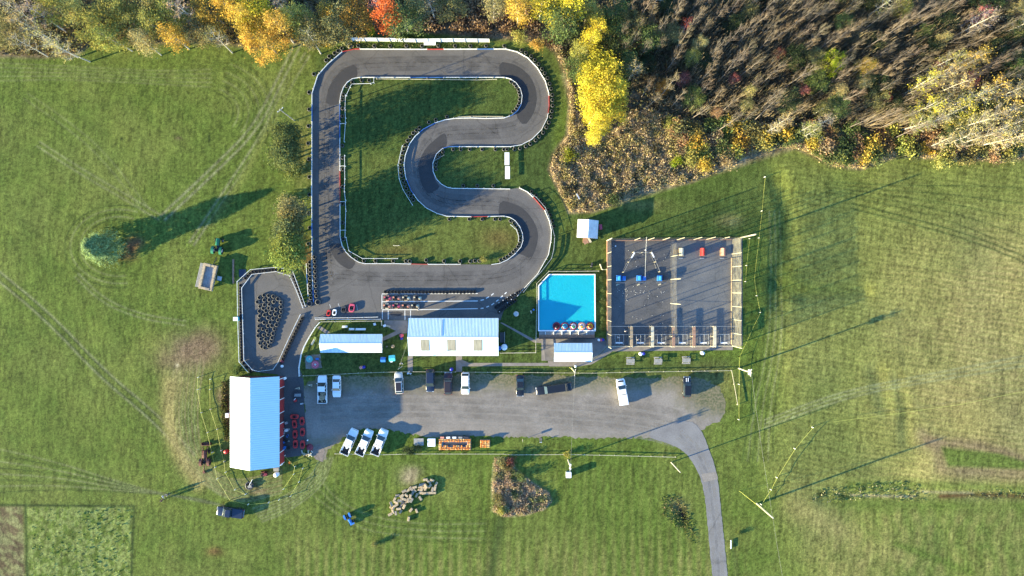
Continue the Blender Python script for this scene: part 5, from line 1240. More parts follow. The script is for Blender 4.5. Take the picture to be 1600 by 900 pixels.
# ------------------------------------------------------------------ tractors
def tractor(px, py, ang, label, paint_, name='tractor', loader=False, scale=1.0, rimm='yellow_p', cab=False, group=None):
    x, y = W(px, py); e = empty(name, (x, y, 0), R(ang), label, 'tractor', group); e.scale = (scale,) * 3
    mb = MB(); loft(mb, [[Vector((a, y_, z_)) for y_, z_ in ((-w_, .7), (w_, .7), (w_, zt - .1), (w_ * .7, zt), (-w_ * .7, zt), (-w_, zt - .1))] for a, w_, zt in ((1.75, .26, 1.25), (1.6, .33, 1.4), (.4, .36, 1.5), (.25, .36, 1.5))]); mb.build('hood', paint_, e)
    MB().box((.3, 0, .62), (2.6, .42, .35)).build('chassis', 'steel_dark', e)
    for s_ in (-1, 1):
        w_ = MB().torus((-.75, s_ * .82, .78), .56, .23, 22, 8, 0, 'Y', 1.0).build('rear_wheel', 'rubber', e); MB().lathe([(.02, .07), (.34, .1), (.40, .0), (.34, -.1), (.02, -.07)], 16, 0, (-.75, s_ * .82, .78), 'Y').build('rim', rimm, w_)
        w_ = MB().torus((1.35, s_ * .68, .44), .30, .14, 18, 8, 0, 'Y').build('front_wheel', 'rubber', e); MB().lathe([(.02, .06), (.18, .08), (.2, -.0), (.18, -.08), (.02, -.06)], 14, 0, (1.35, s_ * .68, .44), 'Y').build('rim', rimm, w_)
        mb = MB(); n = 7; vs = []
        for k in range(n):
            a = R(20) + R(130) * k / (n - 1); vs += [(-.75 + .88 * math.cos(a), s_ * .55, .80 + .84 * math.sin(a)), (-.75 + .88 * math.cos(a), s_ * 1.08, .80 + .84 * math.sin(a))]
        vs += [(a, b_, c_ - .04) for a, b_, c_ in vs]; q = 2 * n
        mb.add(vs, [(2 * k, 2 * k + 2, 2 * k + 3, 2 * k + 1) for k in range(n - 1)] + [(q + 2 * k, q + 2 * k + 1, q + 2 * k + 3, q + 2 * k + 2) for k in range(n - 1)] + [(2 * k, q + 2 * k, q + 2 * k + 2, 2 * k + 2) for k in range(n - 1)] + [(2 * k + 1, 2 * k + 3, q + 2 * k + 3, q + 2 * k + 1) for k in range(n - 1)])
        mb.build('fender', paint_, e)
    MB().box((-.65, 0, 1.15), (.5, .5, .14)).box((-.92, 0, 1.42), (.1, .5, .5)).build('seat', 'rubber' if rimm != 'galv' else 'steel_dark', e, bevel=.04)
    MB().tube((.2, 0, 1.3), (-.12, 0, 1.65), .03).torus((-.14, 0, 1.67), .2, .025, 14, 6).build('steering_wheel', 'rubber', e)
    MB().tube((1.1, .2, 1.4), (1.1, .2, 2.1), .045).build('exhaust', 'steel_dark', e)
    if loader:
        for s_ in (-1, 1): MB().tube((-.3, s_ * .5, 1.4), (1.3, s_ * .5, 1.2), .08).tube((1.3, s_ * .5, 1.2), (2.4, s_ * .5, .55), .08).build('loader_arm', paint_, e)
        mb = MB(); mb.box((2.75, 0, .35), (.1, 1.9, .7)); mb.box((3.0, 0, .06), (.55, 1.9, .08)); mb.box((3.0, -.95, .3), (.55, .06, .5)); mb.box((3.0, .95, .3), (.55, .06, .5)); mb.build('bucket', paint_, e)
        MB().tube((-1.0, 0, .9), (-2.3, .2, 1.1), .1).tube((-2.3, .2, 1.1), (-3.0, .5, .2), .09).box((-3.1, .55, .2), (.45, .5, .3)).build('backhoe_arm', paint_, e)
    return e
tractor(343, 386, 83, 'green tractor with pale wheel rims parked on the grass above the hay wagon', 'green_tr', rimm='white_clean', scale=1.05)
tractor(323.3, 715, 90, 'rusty brown old tractor with a front bucket parked left of the big barn', 'rust', loader=True, rimm='rust', scale=1.0)
e = tractor(546, 808, -62, 'small blue garden tractor standing alone on the south meadow', 'blue', name='garden_tractor', rimm='galv', scale=.72)
MB().box((2.05, 0, .5), (.5, 1.3, .35)).build('front_blade', 'blue', e)
# implement lying below the barn
x, y = W(390.5, 758); e = empty('farm_implement', (x, y, 0), .3, 'dark round farm implement with a pale drawbar on the grass below the big barn', 'implement')
MB().torus((0, 0, .35), .75, .18, 20, 8).build('drum', 'steel_dark', e); MB().tube((0, 0, .5), (1.1, 1.1, .55), .06).build('drawbar', 'white', e); MB().box((.1, -.2, .45), (.8, .5, .4)).build('frame', 'wood_grey', e); MB().lathe([(.05, .05), (.6, .1), (.5, .3)], 14).build('disc', 'steel_dark', e)
x, y = W(413, 740); e = empty('ride_mower', (x, y, 0), 0, 'dark red riding mower by the south gable of the big barn', 'mower')
MB().box((.35, 0, .5), (.9, .55, .35)).build('hood', 'maroon_p', e, bevel=.05); MB().box((-.35, 0, .6), (.4, .45, .3)).build('seat', 'rubber', e, bevel=.04); MB().box((0, 0, .22), (1.1, 1.05, .16)).build('deck', 'wall_red', e, bevel=.04)
for a in ((.55, .4), (.55, -.4), (-.5, .45), (-.5, -.45)): MB().torus((a[0], a[1], .24), .16, .08, 14, 6, 0, 'Y').build('wheel', 'rubber', e)
# ------------------------------------------------------------------ hay wagon
x, y = W(329, 433); e = empty('hay_wagon', (x, y, 0), R(-13), 'flat hay wagon with straw bales round its edge, parked below the green tractor', 'wagon')
MB().box((0, 0, .95), (3.0, 5.6, .10)).build('deck', 'wood_grey', e)
for k in range(3): MB().box((-1.7 - .28 * k, 0, .90), (.24, 5.2, .05)).build('side_board', 'wood_grey', e)
for sx in (-1, 1):
    for sy in (-1, 1): MB().torus((sx * 1.15, sy * 1.7, .42), .3, .12, 16, 8, 0, 'X').build('wheel', 'rubber', e)
MB().tube((.2, 2.8, .6), (.6, 4.4, .5), .07).build('drawbar', 'steel_dark', e); MB().box((0, 0, .6), (.2, 5.2, .18)).build('beam', 'steel_dark', e)
MB().box((2.1, .2, .5), (1.0, .9, .06)).box((1.7, .2, .3), (.06, .8, .5)).build('step', 'galv', e)
def bale_mesh(m_): 
    mb = MB(); mb.box((0, 0, .22), (.95, .48, .42)); o = mb.build('straw_bale', m_, bevel=.04)
    return o
BALES = [bale_mesh('straw'), bale_mesh('straw_grey'), bale_mesh('straw')]
used = [False] * 3
def bale(x, y, z, rz, label, group, k=None, rx=0.0):
    k = rng.choice((0, 0, 1, 2)) if k is None else k
    if used[k]: o = BALES[k].copy(); COL.objects.link(o)
    else: o = BALES[k]; used[k] = True
    o.location = (x, y, z); o.rotation_euler = (rx, 0, rz); s_ = rng.uniform(.92, 1.1); o.scale = (s_, s_, s_)
    return tag(o, label, 'bale', group)
mt = Matrix.Rotation(R(-13), 2)
GB = 'straw bales round the edge of the hay wagon'
for k in range(6):
    for sx in (-1.2, 1.2):
        v = mt @ Vector((sx, -2.3 + .92 * k)); bale(x + v.x, y + v.y, 1.0, R(-13 + 90), 'straw bale on the ' + ('left' if sx < 0 else 'right') + ' edge of the hay wagon', GB)
for sx in (-.45, .45):
    for sy in (-2.5, 2.5):
        v = mt @ Vector((sx, sy)); bale(x + v.x, y + v.y, 1.0, R(-13), 'straw bale across the ' + ('upper' if sy > 0 else 'lower') + ' end of the hay wagon', GB)
# ------------------------------------------------------------------ bale heap on the south meadow
GH = 'straw bales heaped on the south meadow'
HB = [(1160, 150), (1245, 160), (1205, 180), (1295, 205), (1280, 260), (1250, 270), (1265, 315), (1228, 315), (1185, 320), (1145, 320), (1105, 315), (1215, 230), (1150, 260), (1130, 210), (1090, 230), (1030, 240), (1025, 285), (1090, 285), (985, 265), (945, 285), (895, 295), (815, 350), (870, 345), (925, 340), (975, 355), (1050, 345), (1100, 378), (780, 390), (865, 385), (905, 390), (950, 400), (990, 400), (800, 425), (845, 410), (925, 425), (735, 450), (800, 460), (860, 470), (900, 480), (735, 505), (765, 490), (830, 505), (725, 575), (795, 560), (850, 550), (760, 540), (1170, 225), (1115, 260), (1000, 320), (880, 430)]
for i, (a, b) in enumerate(HB):
    px, py = 520 + a / 8, 730 + b / 8; x, y = W(px, py)
    up = .42 if 14 < i < 47 and rng.random() < .5 else 0
    bale(x, y, up, 0 if 6 <= i <= 10 else rng.uniform(0, 3.1), 'straw bale in the long heap on the south meadow', GH, rx=rng.uniform(-.25, .25) if up else 0)
for (a, b, lab) in ((980, 530, 'straw bale lying beside the heap, left one of the two touching'), (1050, 540, 'straw bale lying beside the heap, right one of the two touching'), (950, 640, 'straw bale lying apart below the heap')):
    x, y = W(520 + a / 8, 730 + b / 8); bale(x, y, 0, rng.uniform(0, 3), lab, GH, 0)
# ------------------------------------------------------------------ karts
def kart(px, py, ang, label, c1, c2):
    x, y = W(px, py); e = empty('go_kart', (x, y, .036), R(ang), label, 'kart', 'go karts lined up in the pit lanes'); e.scale = (.95, .9, 1)
    MB().box((0, 0, .10), (1.5, .62, .05)).build('floor_tray', 'steel_dark', e)
    MB().box((-.15, 0, .28), (.42, .42, .12)).box((-.38, 0, .48), (.1, .42, .42)).build('seat', 'rubber', e, bevel=.04)
    mb = MB(); loft(mb, [[Vector((a, y_ * w_, z_)) for y_, z_ in ((-1, .12), (1, .12), (.9, .12 + h_), (-.9, .12 + h_))] for a, w_, h_ in ((.85, .30, .10), (.6, .42, .22), (.25, .30, .30))]); mb.build('nose_cone', c1, e)
    for s_ in (-1, 1): MB().box((-.02, s_ * .52, .24), (.72, .24, .22)).build('side_pod', c2, e, bevel=.05)
    MB().torus((0, 0, .17), .86, .055, 4, 6).build('bumper', 'rubber', e) if False else None
    mb = MB(); mb.wall([(.95, -.35), (.95, .35), (.6, .72), (-.65, .72), (-.92, .5), (-.92, -.5), (-.65, -.72), (.6, -.72), (.95, -.35)], .05, .12, .24); mb.build('bumper', 'wood_grey', e)
    MB().tube((.35, 0, .3), (.1, 0, .52), .02).torus((.09, 0, .53), .14, .02, 12, 6).build('steering_wheel', 'rubber', e)
    MB().box((-.65, .2, .32), (.32, .36, .32)).build('engine', c1, e, bevel=.03)
    for sx, w_ in ((.55, .12), (-.6, .17)):
        for s_ in (-1, 1): MB().torus((sx, s_ * .56, .14), .08, .06, 12, 6, 0, 'Y', w_ / .09).build('wheel', 'rubber', e)
    return e
ORD = ['first', 'second', 'third', 'last']
for i, px in enumerate((606, 620, 635, 652.5)): kart(px, 465.8, 0, f'{ORD[i]} go-kart from the left in the upper pit lane', ('pink', 'salmon', 'cream', 'cream')[i], ('salmon', 'steel_dark', 'wood', 'steel_dark')[i])
for i, px in enumerate((605.3, 619.8, 634.5, 649)): kart(px, 478.2, 0, f'{ORD[i]} go-kart from the left in the lower pit lane', ('salmon', 'pink', 'salmon', 'cream')[i], ('cream', 'wood', 'steel_dark', 'rubber')[i])
def toycar(px, py, ang, L, Wd, paint_, label, seat='rubber', name='ride_on_car', cat='toy car', group='small ride-on cars by the pit rail', z=.036):
    x, y = W(px, py); e = empty(name, (x, y, z), R(ang), label, cat, group); f = L / 2; hw = Wd / 2
    mb = MB(); n = 20
    o1 = [(f * math.copysign(abs(math.cos(2 * PI * k / n)) ** .6, math.cos(2 * PI * k / n)), hw * math.copysign(abs(math.sin(2 * PI * k / n)) ** .6, math.sin(2 * PI * k / n))) for k in range(n)]
    i1 = [(a * .56 - L * .05, b * .66) for a, b in o1]
    vs = [(a, b, .14) for a, b in o1] + [(a, b, .40) for a, b in o1] + [(a * .94, b * .92, .50) for a, b in o1] + [(a, b, .50) for a, b in i1] + [(a, b, .24) for a, b in i1]
    fs = [(q * n + k, q * n + (k + 1) % n, (q + 1) * n + (k + 1) % n, (q + 1) * n + k) for q in range(4) for k in range(n)] + [tuple(range(n))[::-1]]
    mb.add(vs, fs, 0, False); mb.build('body', paint_, e)
    MB().prism([(a * .98, b * .98) for a, b in i1], .16, .26).build('floor_tray', 'rubber', e)
    MB().box((-L * .22, 0, .36), (.3, Wd * .5, .22)).build('seat', seat, e, bevel=.04)
    MB().tube((L * .22, 0, .3), (L * .10, 0, .56), .02).torus((L * .09, 0, .57), .13, .02, 12, 6).build('steering_wheel', 'rubber', e)
    for sx in (-.62, .62):
        for s_ in (-1, 1): MB().torus((sx * f, s_ * hw * .88, .16), .10, .06, 12, 6, 0, 'Y').build('wheel', 'rubber', e)
    return e
toycar(514.3, 489, 78, 1.35, .85, 'red', 'small red ride-on car, leftmost of the four by the pit rail')
toycar(523.4, 488, 80, 1.35, .9, 'white_clean', 'small white ride-on car next to the small red one')
toycar(537.8, 483.5, 80, 1.5, 1.1, 'steel_dark', 'black ride-on car between the white and the larger red one')
toycar(550.3, 481, 80, 1.85, 1.25, 'pink', 'larger pinkish red ride-on car, rightmost of the four by the pit rail', 'steel_dark')
RL = ['red bumper car lying crosswise at the top of the group by the big barn', 'red bumper car at the top of the right column by the big barn', 'red bumper car standing aslant below the crosswise one', 'red bumper car in the middle of the right column by the big barn', 'red bumper car third down in the left column by the big barn', 'red bumper car at the bottom of the left column by the big barn', 'red bumper car at the bottom of the right column by the big barn']
for i, (px, py, a) in enumerate(((460.8, 650.6, 180), (472.7, 657.6, 92), (461, 662.2, 98), (473.3, 674.6, 88), (461.8, 678, 90), (462.3, 693.3, 88), (473.4, 694, 90))):
    toycar(px, py, a, 1.8, .98, 'red', RL[i], 'maroon_p', 'bumper_car', 'bumper car', 'red bumper cars beside the big barn', .022)
# ------------------------------------------------------------------ people
def skin_fig(name, verts, edges, rads, m_, parent, root=0):
    me = bpy.data.meshes.new(name); me.from_pydata([tuple(v) for v in verts], edges, []); me.materials.append(M[m_])
    o = bpy.data.objects.new(name, me); COL.objects.link(o); setpar(o, parent)
    mdf = o.modifiers.new('skin', 'SKIN'); mdf.use_smooth_shade = True
    if not me.skin_vertices: 
        bm = bmesh.new(); bm.from_mesh(me); bm.verts.layers.skin.verify(); bm.to_mesh(me); bm.free()
    for i, r in enumerate(rads): me.skin_vertices[0].data[i].radius = (r, r); me.skin_vertices[0].data[i].use_root = (i == root)
    sb = o.modifiers.new('sub', 'SUBSURF'); sb.levels = 1; sb.render_levels = 1
    return o
def person(px, py, ang, label, shirt, trousers, hair='hair', stride=.16, arm=.1, hold=None, z=0.0):
    """standing or walking figure facing +x, then turned by ang"""
    x, y = W(px, py); e = empty('person', (x, y, z), R(ang), label, 'person')
    V = [(0, 0, .95), (0, 0, 1.15), (0, 0, 1.38), (0, 0, 1.48), (.02, 0, 1.60), (.02, 0, 1.70)]; E = [(0, 1), (1, 2), (2, 3), (3, 4), (4, 5)]; Rd = [.14, .13, .16, .06, .095, .08]
    for s_ in (-1, 1):
        k = len(V); V += [(0, s_ * .1, .88), (stride * s_ * .55 + .03, s_ * .10, .48), (stride * s_, s_ * .10, .09), (stride * s_ + .15, s_ * .11, .05)]; E += [(0, k), (k, k + 1), (k + 1, k + 2), (k + 2, k + 3)]; Rd += [.085, .06, .042, .04]
        k = len(V); V += [(0, s_ * .19, 1.40), (-arm * s_ * .4, s_ * .25, 1.13), (arm - arm * s_ * .3, s_ * .24, .90), (arm + .04 - arm * s_ * .3, s_ * .235, .84)]; E += [(2, k), (k, k + 1), (k + 1, k + 2), (k + 2, k + 3)]; Rd += [.058, .043, .032, .035]
        h = k + 3
        for q, (dx, ln) in enumerate(((-.03, .075), (-.01, .09), (.012, .095), (.034, .085))):
            b0 = V[h]; m0 = len(V); V += [(b0[0] + dx, b0[1], b0[2] - .045), (b0[0] + dx + .012, b0[1] - s_ * .008, b0[2] - .045 - ln)]; E += [(h, m0), (m0, m0 + 1)]; Rd += [.011, .008]
        m0 = len(V); b0 = V[h]; V += [(b0[0] + .05, b0[1] - s_ * .02, b0[2] - .02), (b0[0] + .065, b0[1] - s_ * .03, b0[2] - .06)]; E += [(h, m0), (m0, m0 + 1)]; Rd += [.011, .009]
    skin_fig('body', V, E, Rd, 'skin', e)
    g = 1.12
    sv = [V[0], V[1], V[2], (0, 0, 1.45)]; se = [(0, 1), (1, 2), (2, 3)]; sr = [.155, .15, .178, .09]
    for k in (10, 10 + 18): 
        pass
    a0 = 10; step = None
    arms = [i for i, v in enumerate(V) if abs(abs(v[1]) - .19) < 1e-6]
    for a in arms: q = len(sv); sv += [V[a], V[a + 1], tuple(Vector(V[a + 1]).lerp(Vector(V[a + 2]), .6))]; se += [(2, q), (q, q + 1), (q + 1, q + 2)]; sr += [.075, .06, .05]
    skin_fig('shirt', sv, se, sr, shirt, e)
    tv = [(0, 0, 1.0), (0, 0, .93)]; te = [(0, 1)]; tr = [.15, .155]
    legs = [i for i, v in enumerate(V) if abs(v[2] - .88) < 1e-6 and abs(abs(v[1]) - .1) < 1e-6]
    for a in legs: q = len(tv); tv += [V[a], V[a + 1], V[a + 2]]; te += [(1, q), (q, q + 1), (q + 1, q + 2)]; tr += [.105, .078, .062]
    skin_fig('trousers', tv, te, tr, trousers, e)
    MB().ball((-.015, 0, 1.685), .112, 12, 0, .95).build('hair', hair, e)
    mb = MB()
    mb.ball((.118, 0, 1.635), .018, 8); mb.build('nose', 'skin', e)
    for s_ in (-1, 1): MB().ball((.112, s_ * .035, 1.665), .012, 8).build('eye', 'hair', e); MB().ball((.02, s_ * .105, 1.64), .026, 8).build('ear', 'skin', e)
    MB().box((.116, 0, 1.59), (.012, .05, .012)).build('mouth', 'salmon', e)
    for a in legs: p = V[a + 3]; MB().box((p[0] - .05, p[1], .045), (.27, .10, .09)).build('shoe', 'cloth_white', e, bevel=.03)
    if hold: pass
    return e
person(258.5, 773.5, 200, 'person in a white top walking on the west meadow, middle of the three', 'cloth_white', 'cloth_tan')
person(265, 771.2, 200, 'person in a tan top walking on the west meadow, rightmost of the three', 'cloth_tan', 'cloth_black')
person(256.5, 779.6, 195, 'person in black clothes and white shoes walking on the west meadow, lowest of the three', 'cloth_black', 'cloth_black')
person(655, 483.2, 160, 'person in a white shirt standing at the last kart of the lower pit lane', 'cloth_white', 'cloth_tan', stride=.05, z=.036)
person(976.5, 517, 90, 'batter in a white shirt in the leftmost batting stall', 'cloth_white', 'cloth_blue', stride=.1, z=.03)
person(965, 527, 80, 'person in a pale shirt standing behind the batter in the leftmost stall', 'cloth_white', 'cloth_tan', stride=.04, z=.03)
person(995.5, 530, 100, 'batter in a white shirt in the second batting stall', 'cloth_white', 'cloth_black', stride=.12, z=.03)
person(829.5, 487.2, 10, 'person in white on the shaded lawn left of the pool fence', 'cloth_white', 'cloth_white', stride=.05)
person(628, 567, -80, 'person in a cream top on the lawn left of the long white building', 'cloth_white', 'cloth_tan', stride=.1)
# ------------------------------------------------------------------ poles and wires
POLES = {}
def upole(key, px, py, h, label, r=.16, arm=None, m_='pole', transformer=False, name='utility_pole'):
    x, y = W(px, py); e = empty(name, (x, y, 0), 0, label, 'pole', 'wooden poles')
    MB().tube((0, 0, 0), (0, 0, h), r, r * .7, 10).build('shaft', m_, e)
    if arm is not None: MB().box((0, 0, h - .5), (1.5, .10, .12), R(arm)).build('crossarm', m_, e)
    for s_ in (-.65, 0, .65) if arm is not None else (): MB().tube((s_ * math.cos(R(arm or 0)), s_ * math.sin(R(arm or 0)), h - .44), (s_ * math.cos(R(arm or 0)), s_ * math.sin(R(arm or 0)), h - .2), .06).build('insulator', 'white_clean', e)
    if transformer:
        for s_ in (-1, 1): MB().tube((.0, s_ * .36, h - 1.6), (.0, s_ * .36, h - .9), .2, .2, 12).build('transformer', 'white_clean', e)
    POLES[key] = Vector((x, y, h)); return e
upole('lot', 893.5, 575.5, 8.0, 'utility pole behind the limousine, with wires crossing the car park', .15, 80)
upole('south', 887.5, 718.5, 7.0, 'utility pole in the south meadow beside the pale utility box', .15, 80, transformer=True)
upole('bend', 1048.7, 722.5, 8.2, 'bare pole in the meadow inside the bend of the road', .12)
upole('east', 1182.5, 787, 9.4, 'tall pale pole standing right of the road', .20, None, 'cream')
upole('cage', 1154, 575.5, 8.2, 'cream utility pole with transformers below the batting cages', .16, 80, 'cream', True)
upole('west', 460, 188.6, 9.6, 'lamp pole beside the upper left straight of the track', .11, 40, 'pole')
upole('lawn', 629, 572, 6.0, 'slender pole at the corner of the shed lawn', .07)
def wire(a, b, label, sag=.7, r=.016, m='galv'):
    cable(a, b, label, r, sag, m, 16, 'wire', 'power_wire')
wire(POLES['lot'] - Vector((0, 0, .2)), POLES['south'] - Vector((0, 0, .2)), 'thin wire from the limousine pole across the car park to the south pole', .6, .014, 'wood_grey')
wire(POLES['cage'] - Vector((0, 0, .2)), POLES['east'] - Vector((0, 0, .2)), 'thin wire from the cage pole down to the tall pole by the road', .5, .014, 'wood_grey')
wire(POLES['east'] - Vector((0, 0, .2)), Vector((*W(1215, 960), 8)), 'thin wire running on south from the tall pole by the road', .3, .014, 'wood_grey')
wire(POLES['lawn'] - Vector((0, 0, .2)), Vector((*WH(637.5, 531, 3.6), 3.4)), 'string of lights from the lawn pole to the gable of the long white building', .5, .014, 'cream')
A = W(1155, 767); o = MB().tube((0, 0, 0), (POLES['east'].x - A[0], POLES['east'].y - A[1] , 6.5), .035, .035, 6).build('guy_wire', 'yellow', loc=A); tag(o, 'yellow sleeved guy wire staying the tall pole by the road', 'guy wire')
A = W(890, 574); o = MB().tube((0, 0, 0), (POLES['lot'].x - A[0], POLES['lot'].y - A[1], 5.5), .04).build('guy_wire', 'yellow', loc=A); tag(o, 'yellow sleeved guy wire staying the pole behind the limousine', 'guy wire')
x, y = W(897, 570); e = empty('lamp_post', (x, y, 0), 0, 'short lamp post with a white globe above the limousine', 'lamp'); MB().tube((0, 0, 0), (0, 0, 3), .05).build('shaft', 'galv', e); MB().ball((0, 0, 3.15), .25, 12).build('globe', 'white_clean', e)
# ropes on stakes
def rope(pix, label, h=.75, r=.019, stakes=None, m='yellow', posts=True):
    pts = [W(*p) for p in pix]; cx = sum(p[0] for p in pts) / len(pts); cy = sum(p[1] for p in pts) / len(pts)
    zs = [gz(*p) for p in pix]
    e = empty('rope_barrier', (cx, cy, 0), 0, label, 'rope', 'yellow ropes strung on stakes')
    mb = MB(); q = []
    for k, (a, b) in enumerate(zip(pts, pts[1:])):
        n = max(2, int(math.hypot(b[0] - a[0], b[1] - a[1]) / 1.2))
        for i in range(n):
            t = i / n; q.append((a[0] + (b[0] - a[0]) * t - cx, a[1] + (b[1] - a[1]) * t - cy, zs[k] * (1 - t) + zs[k + 1] * t + h - .1 * math.sin(PI * t)))
    q.append((pts[-1][0] - cx, pts[-1][1] - cy, zs[-1] + h)); mb.path(q, r, 6); mb.build('rope', m, e)
    if posts:
        for p, zz in list(zip(pts, zs))[:40]: MB().box((p[0] - cx, p[1] - cy, zz + h / 2 + .03), (.11, .11, h + .1)).build('stake', 'white', e)
    return e
rope([(1194, 277), (1189, 330), (1184.5, 372), (1177, 436)], 'yellow rope right of the batting cages, upper stretch')
rope([(1177, 436), (1181, 462), (1186.5, 488), (1154, 557)], 'yellow rope right of the batting cages, bent lower stretch')
rope([(1154, 557), (1153.3, 600), (1153, 655)], 'yellow rope beside the right end of the car park')
rope([(1170, 373), (1165, 415), (1163.5, 440)], 'thin greenish rope close to the upper right corner of the cages', r=.02)
rope([(1268, 667), (1240, 700), (1212, 745), (1203, 764), (1188, 787)], 'yellow rope slanting through the right field to the tall pole', r=.03)
rope([(1610, 608), (1500, 630), (1400, 645), (1300, 658)], 'pale yellow rope stretched across the right field', r=.03, posts=False)
rope([(311, 589), (310.5, 608), (316.5, 644), (326, 675), (333, 706), (338, 729), (341, 747), (361.5, 780.5)], 'outer yellow rope with white stakes left of the big barn', r=.032)
rope([(330.3, 592), (330, 608), (330.5, 639), (341, 670), (347.5, 703), (352, 720), (354, 737), (368.5, 764), (385, 771)], 'inner yellow rope with white stakes left of the big barn', r=.032)
rope([(361.5, 780.5), (389, 787), (421, 784), (437, 780)], 'pale rope stretched beside the navy pickup', r=.02)
rope([(446, 711), (462, 728), (460, 740), (444, 763)], 'yellow rope at the lower right corner of the big barn', r=.032)
rope([(474, 731), (468, 752), (455, 774)], 'thin rope right of the barn corner on the grass', r=.02)
# ------------------------------------------------------------------ odds and ends
def crate_thing(name, label, cat, px, py, dims, m_, lid=None, rz=0, z=0.02, group=None):
    x, y = W(px, py); e = empty(name, (x, y, z), rz, label, cat, group)
    MB().box((0, 0, dims[2] / 2), dims).build('body', m_, e, bevel=.04)
    MB().box((0, 0, dims[2] + .025), (dims[0] * 1.04, dims[1] * 1.04, .05)).build('lid', lid or m_, e, bevel=.02)
    return e
def drum(px, py, m_, label, top=None, r=.32, h=.95, cat='barrel', name='barrel', z=0.0):
    x, y = W(px, py); e = empty(name, (x, y, z), 0, label, cat)
    MB().lathe([(.02, 0), (r * .95, 0), (r, .04), (r, h * .33), (r * 1.03, h * .35), (r, h * .37), (r, h * .65), (r * 1.03, h * .67), (r, h * .69), (r * .97, h), (.02, h)], 18).build('body', m_, e)
    MB().lathe([(.02, h + .01), (r * .8, h + .01), (r * .98, h - .0), (r * 1.0, h + .05), (.02, h + .07)], 18).build('rim', top or m_, e)
    return e
drum(628, 524, 'pink', 'red barrel on the lawn left of the long white building', r=.4); drum(628, 528.5, 'navyp', 'dark blue barrel just below the red one on the shed lawn', r=.3, h=.5)
drum(565.3, 573.6, 'salmon', 'faded red barrel below the white shed', r=.34); drum(569.5, 573, 'navyp', 'deep blue barrel touching the faded red one below the white shed', r=.3)
drum(706, 576.5, 'navyp', 'deep blue barrel on the grass beside the concrete walk', r=.36)
drum(1000.3, 552.5, 'white_clean', 'white barrel on the grass between walk and picnic tables', r=.36); drum(1004.6, 551.8, 'navyp', 'deep blue barrel beside the white one', r=.32)
drum(1096.5, 551.2, 'white_clean', 'white barrel standing by itself right of the picnic tables', r=.38)
drum(935.2, 530.8, 'white_clean', 'white barrel at the right end of the pool dock walk', r=.26); drum(938.2, 531, 'pink', 'red barrel between a white and a blue one near the pool', r=.3); drum(941.6, 530.4, 'navyp', 'deep blue barrel, rightmost of the three near the pool', r=.28)
drum(788, 541.8, 'blue', 'wide blue tank with a white banded lid right of the long white building', 'white_clean', r=.66, h=1.3, cat='tank', name='water_tank'); drum(780.8, 543.6, 'blue', 'smaller blue tank against the wall beside the wide one', r=.42, h=1.1, cat='tank', name='water_tank')
drum(806.5, 490.3, 'galv', 'round grey table top on the shaded lawn', r=.55, h=.7, cat='table', name='round_table'); drum(833.6, 483.8, 'blue', 'small blue grey drum beside the pool fence', r=.2, h=.5)
drum(433.5, 740, 'white_clean', 'white tank standing at the lower right corner of the big barn', r=.5, h=1.1, cat='tank', name='water_tank')
drum(440, 723.5, 'white_clean', 'white tub by the lowest red barn door', r=.36, h=.7)
crate_thing('crate', 'slatted timber crate above the white tank by the big barn', 'crate', 433, 732.5, (1.1, .7, .6), 'wood_grey')
x, y = W(453.3, 722.8); e = empty('traffic_cone', (x, y, 0), 0, 'orange traffic cone on the yellow rope by the big barn', 'cone'); MB().box((0, 0, .03), (.5, .5, .05)).build('foot', 'orange', e); MB().tube((0, 0, .05), (0, 0, .8), .2, .04, 14).build('cone', 'orange', e)
drum(355.3, 704.7, 'red', 'red drum against the left wall of the big barn', r=.42, h=.9); crate_thing('air_unit', 'white air unit against the left wall of the big barn', 'unit', 357.5, 648, (.7, .9, .9), 'white_clean')
def bench(px, py, rz, label, m_='white_clean', L=1.15):
    x, y = W(px, py); e = empty('bench', (x, y, 0), R(rz), label, 'bench', 'benches on the shed lawn')
    MB().box((0, 0, .46), (L, .36, .05)).build('seat', m_, e); MB().box((0, -.22, .74), (L, .05, .34)).build('backrest', m_, e)
    for s_ in (-1, 1): MB().box((s_ * L * .4, 0, .22), (.08, .3, .43)).build('leg', m_, e)
bench(539.5, 510, 0, 'white bench standing higher than the other three on the shed lawn'); bench(550.2, 513.7, 0, 'white bench, left one of the lower three on the shed lawn'); bench(560.6, 513.9, 0, 'white bench, middle one of the lower three on the shed lawn'); bench(568.4, 513.9, 0, 'white bench, right one of the lower three on the shed lawn', L=1.0)
x, y = W(586, 506.5); e = empty('lawn_chair', (x, y, 0), .3, 'pale plastic chair near the pit rail on the shed lawn', 'chair'); MB().box((0, 0, .42), (.5, .5, .05)).build('seat', 'white_clean', e); MB().box((0, .24, .7), (.5, .05, .5)).build('backrest', 'white_clean', e); [MB().box((a * .2, b * .2, .2), (.05, .05, .4)).build('leg', 'white_clean', e) for a in (-1, 1) for b in (-1, 1)]
x, y = W(490.8, 532.5); e = empty('plank_bench', (x, y, 0), R(62), 'long plank bench with a yellow end left of the white shed', 'bench'); MB().box((-.3, 0, .45), (1.3, .42, .06)).build('seat', 'cream', e); MB().box((.65, 0, .47), (.6, .46, .08)).build('seat_end', 'yellow', e); [MB().box((a, 0, .2), (.08, .36, .42)).build('leg', 'wood', e) for a in (-.7, .6)]
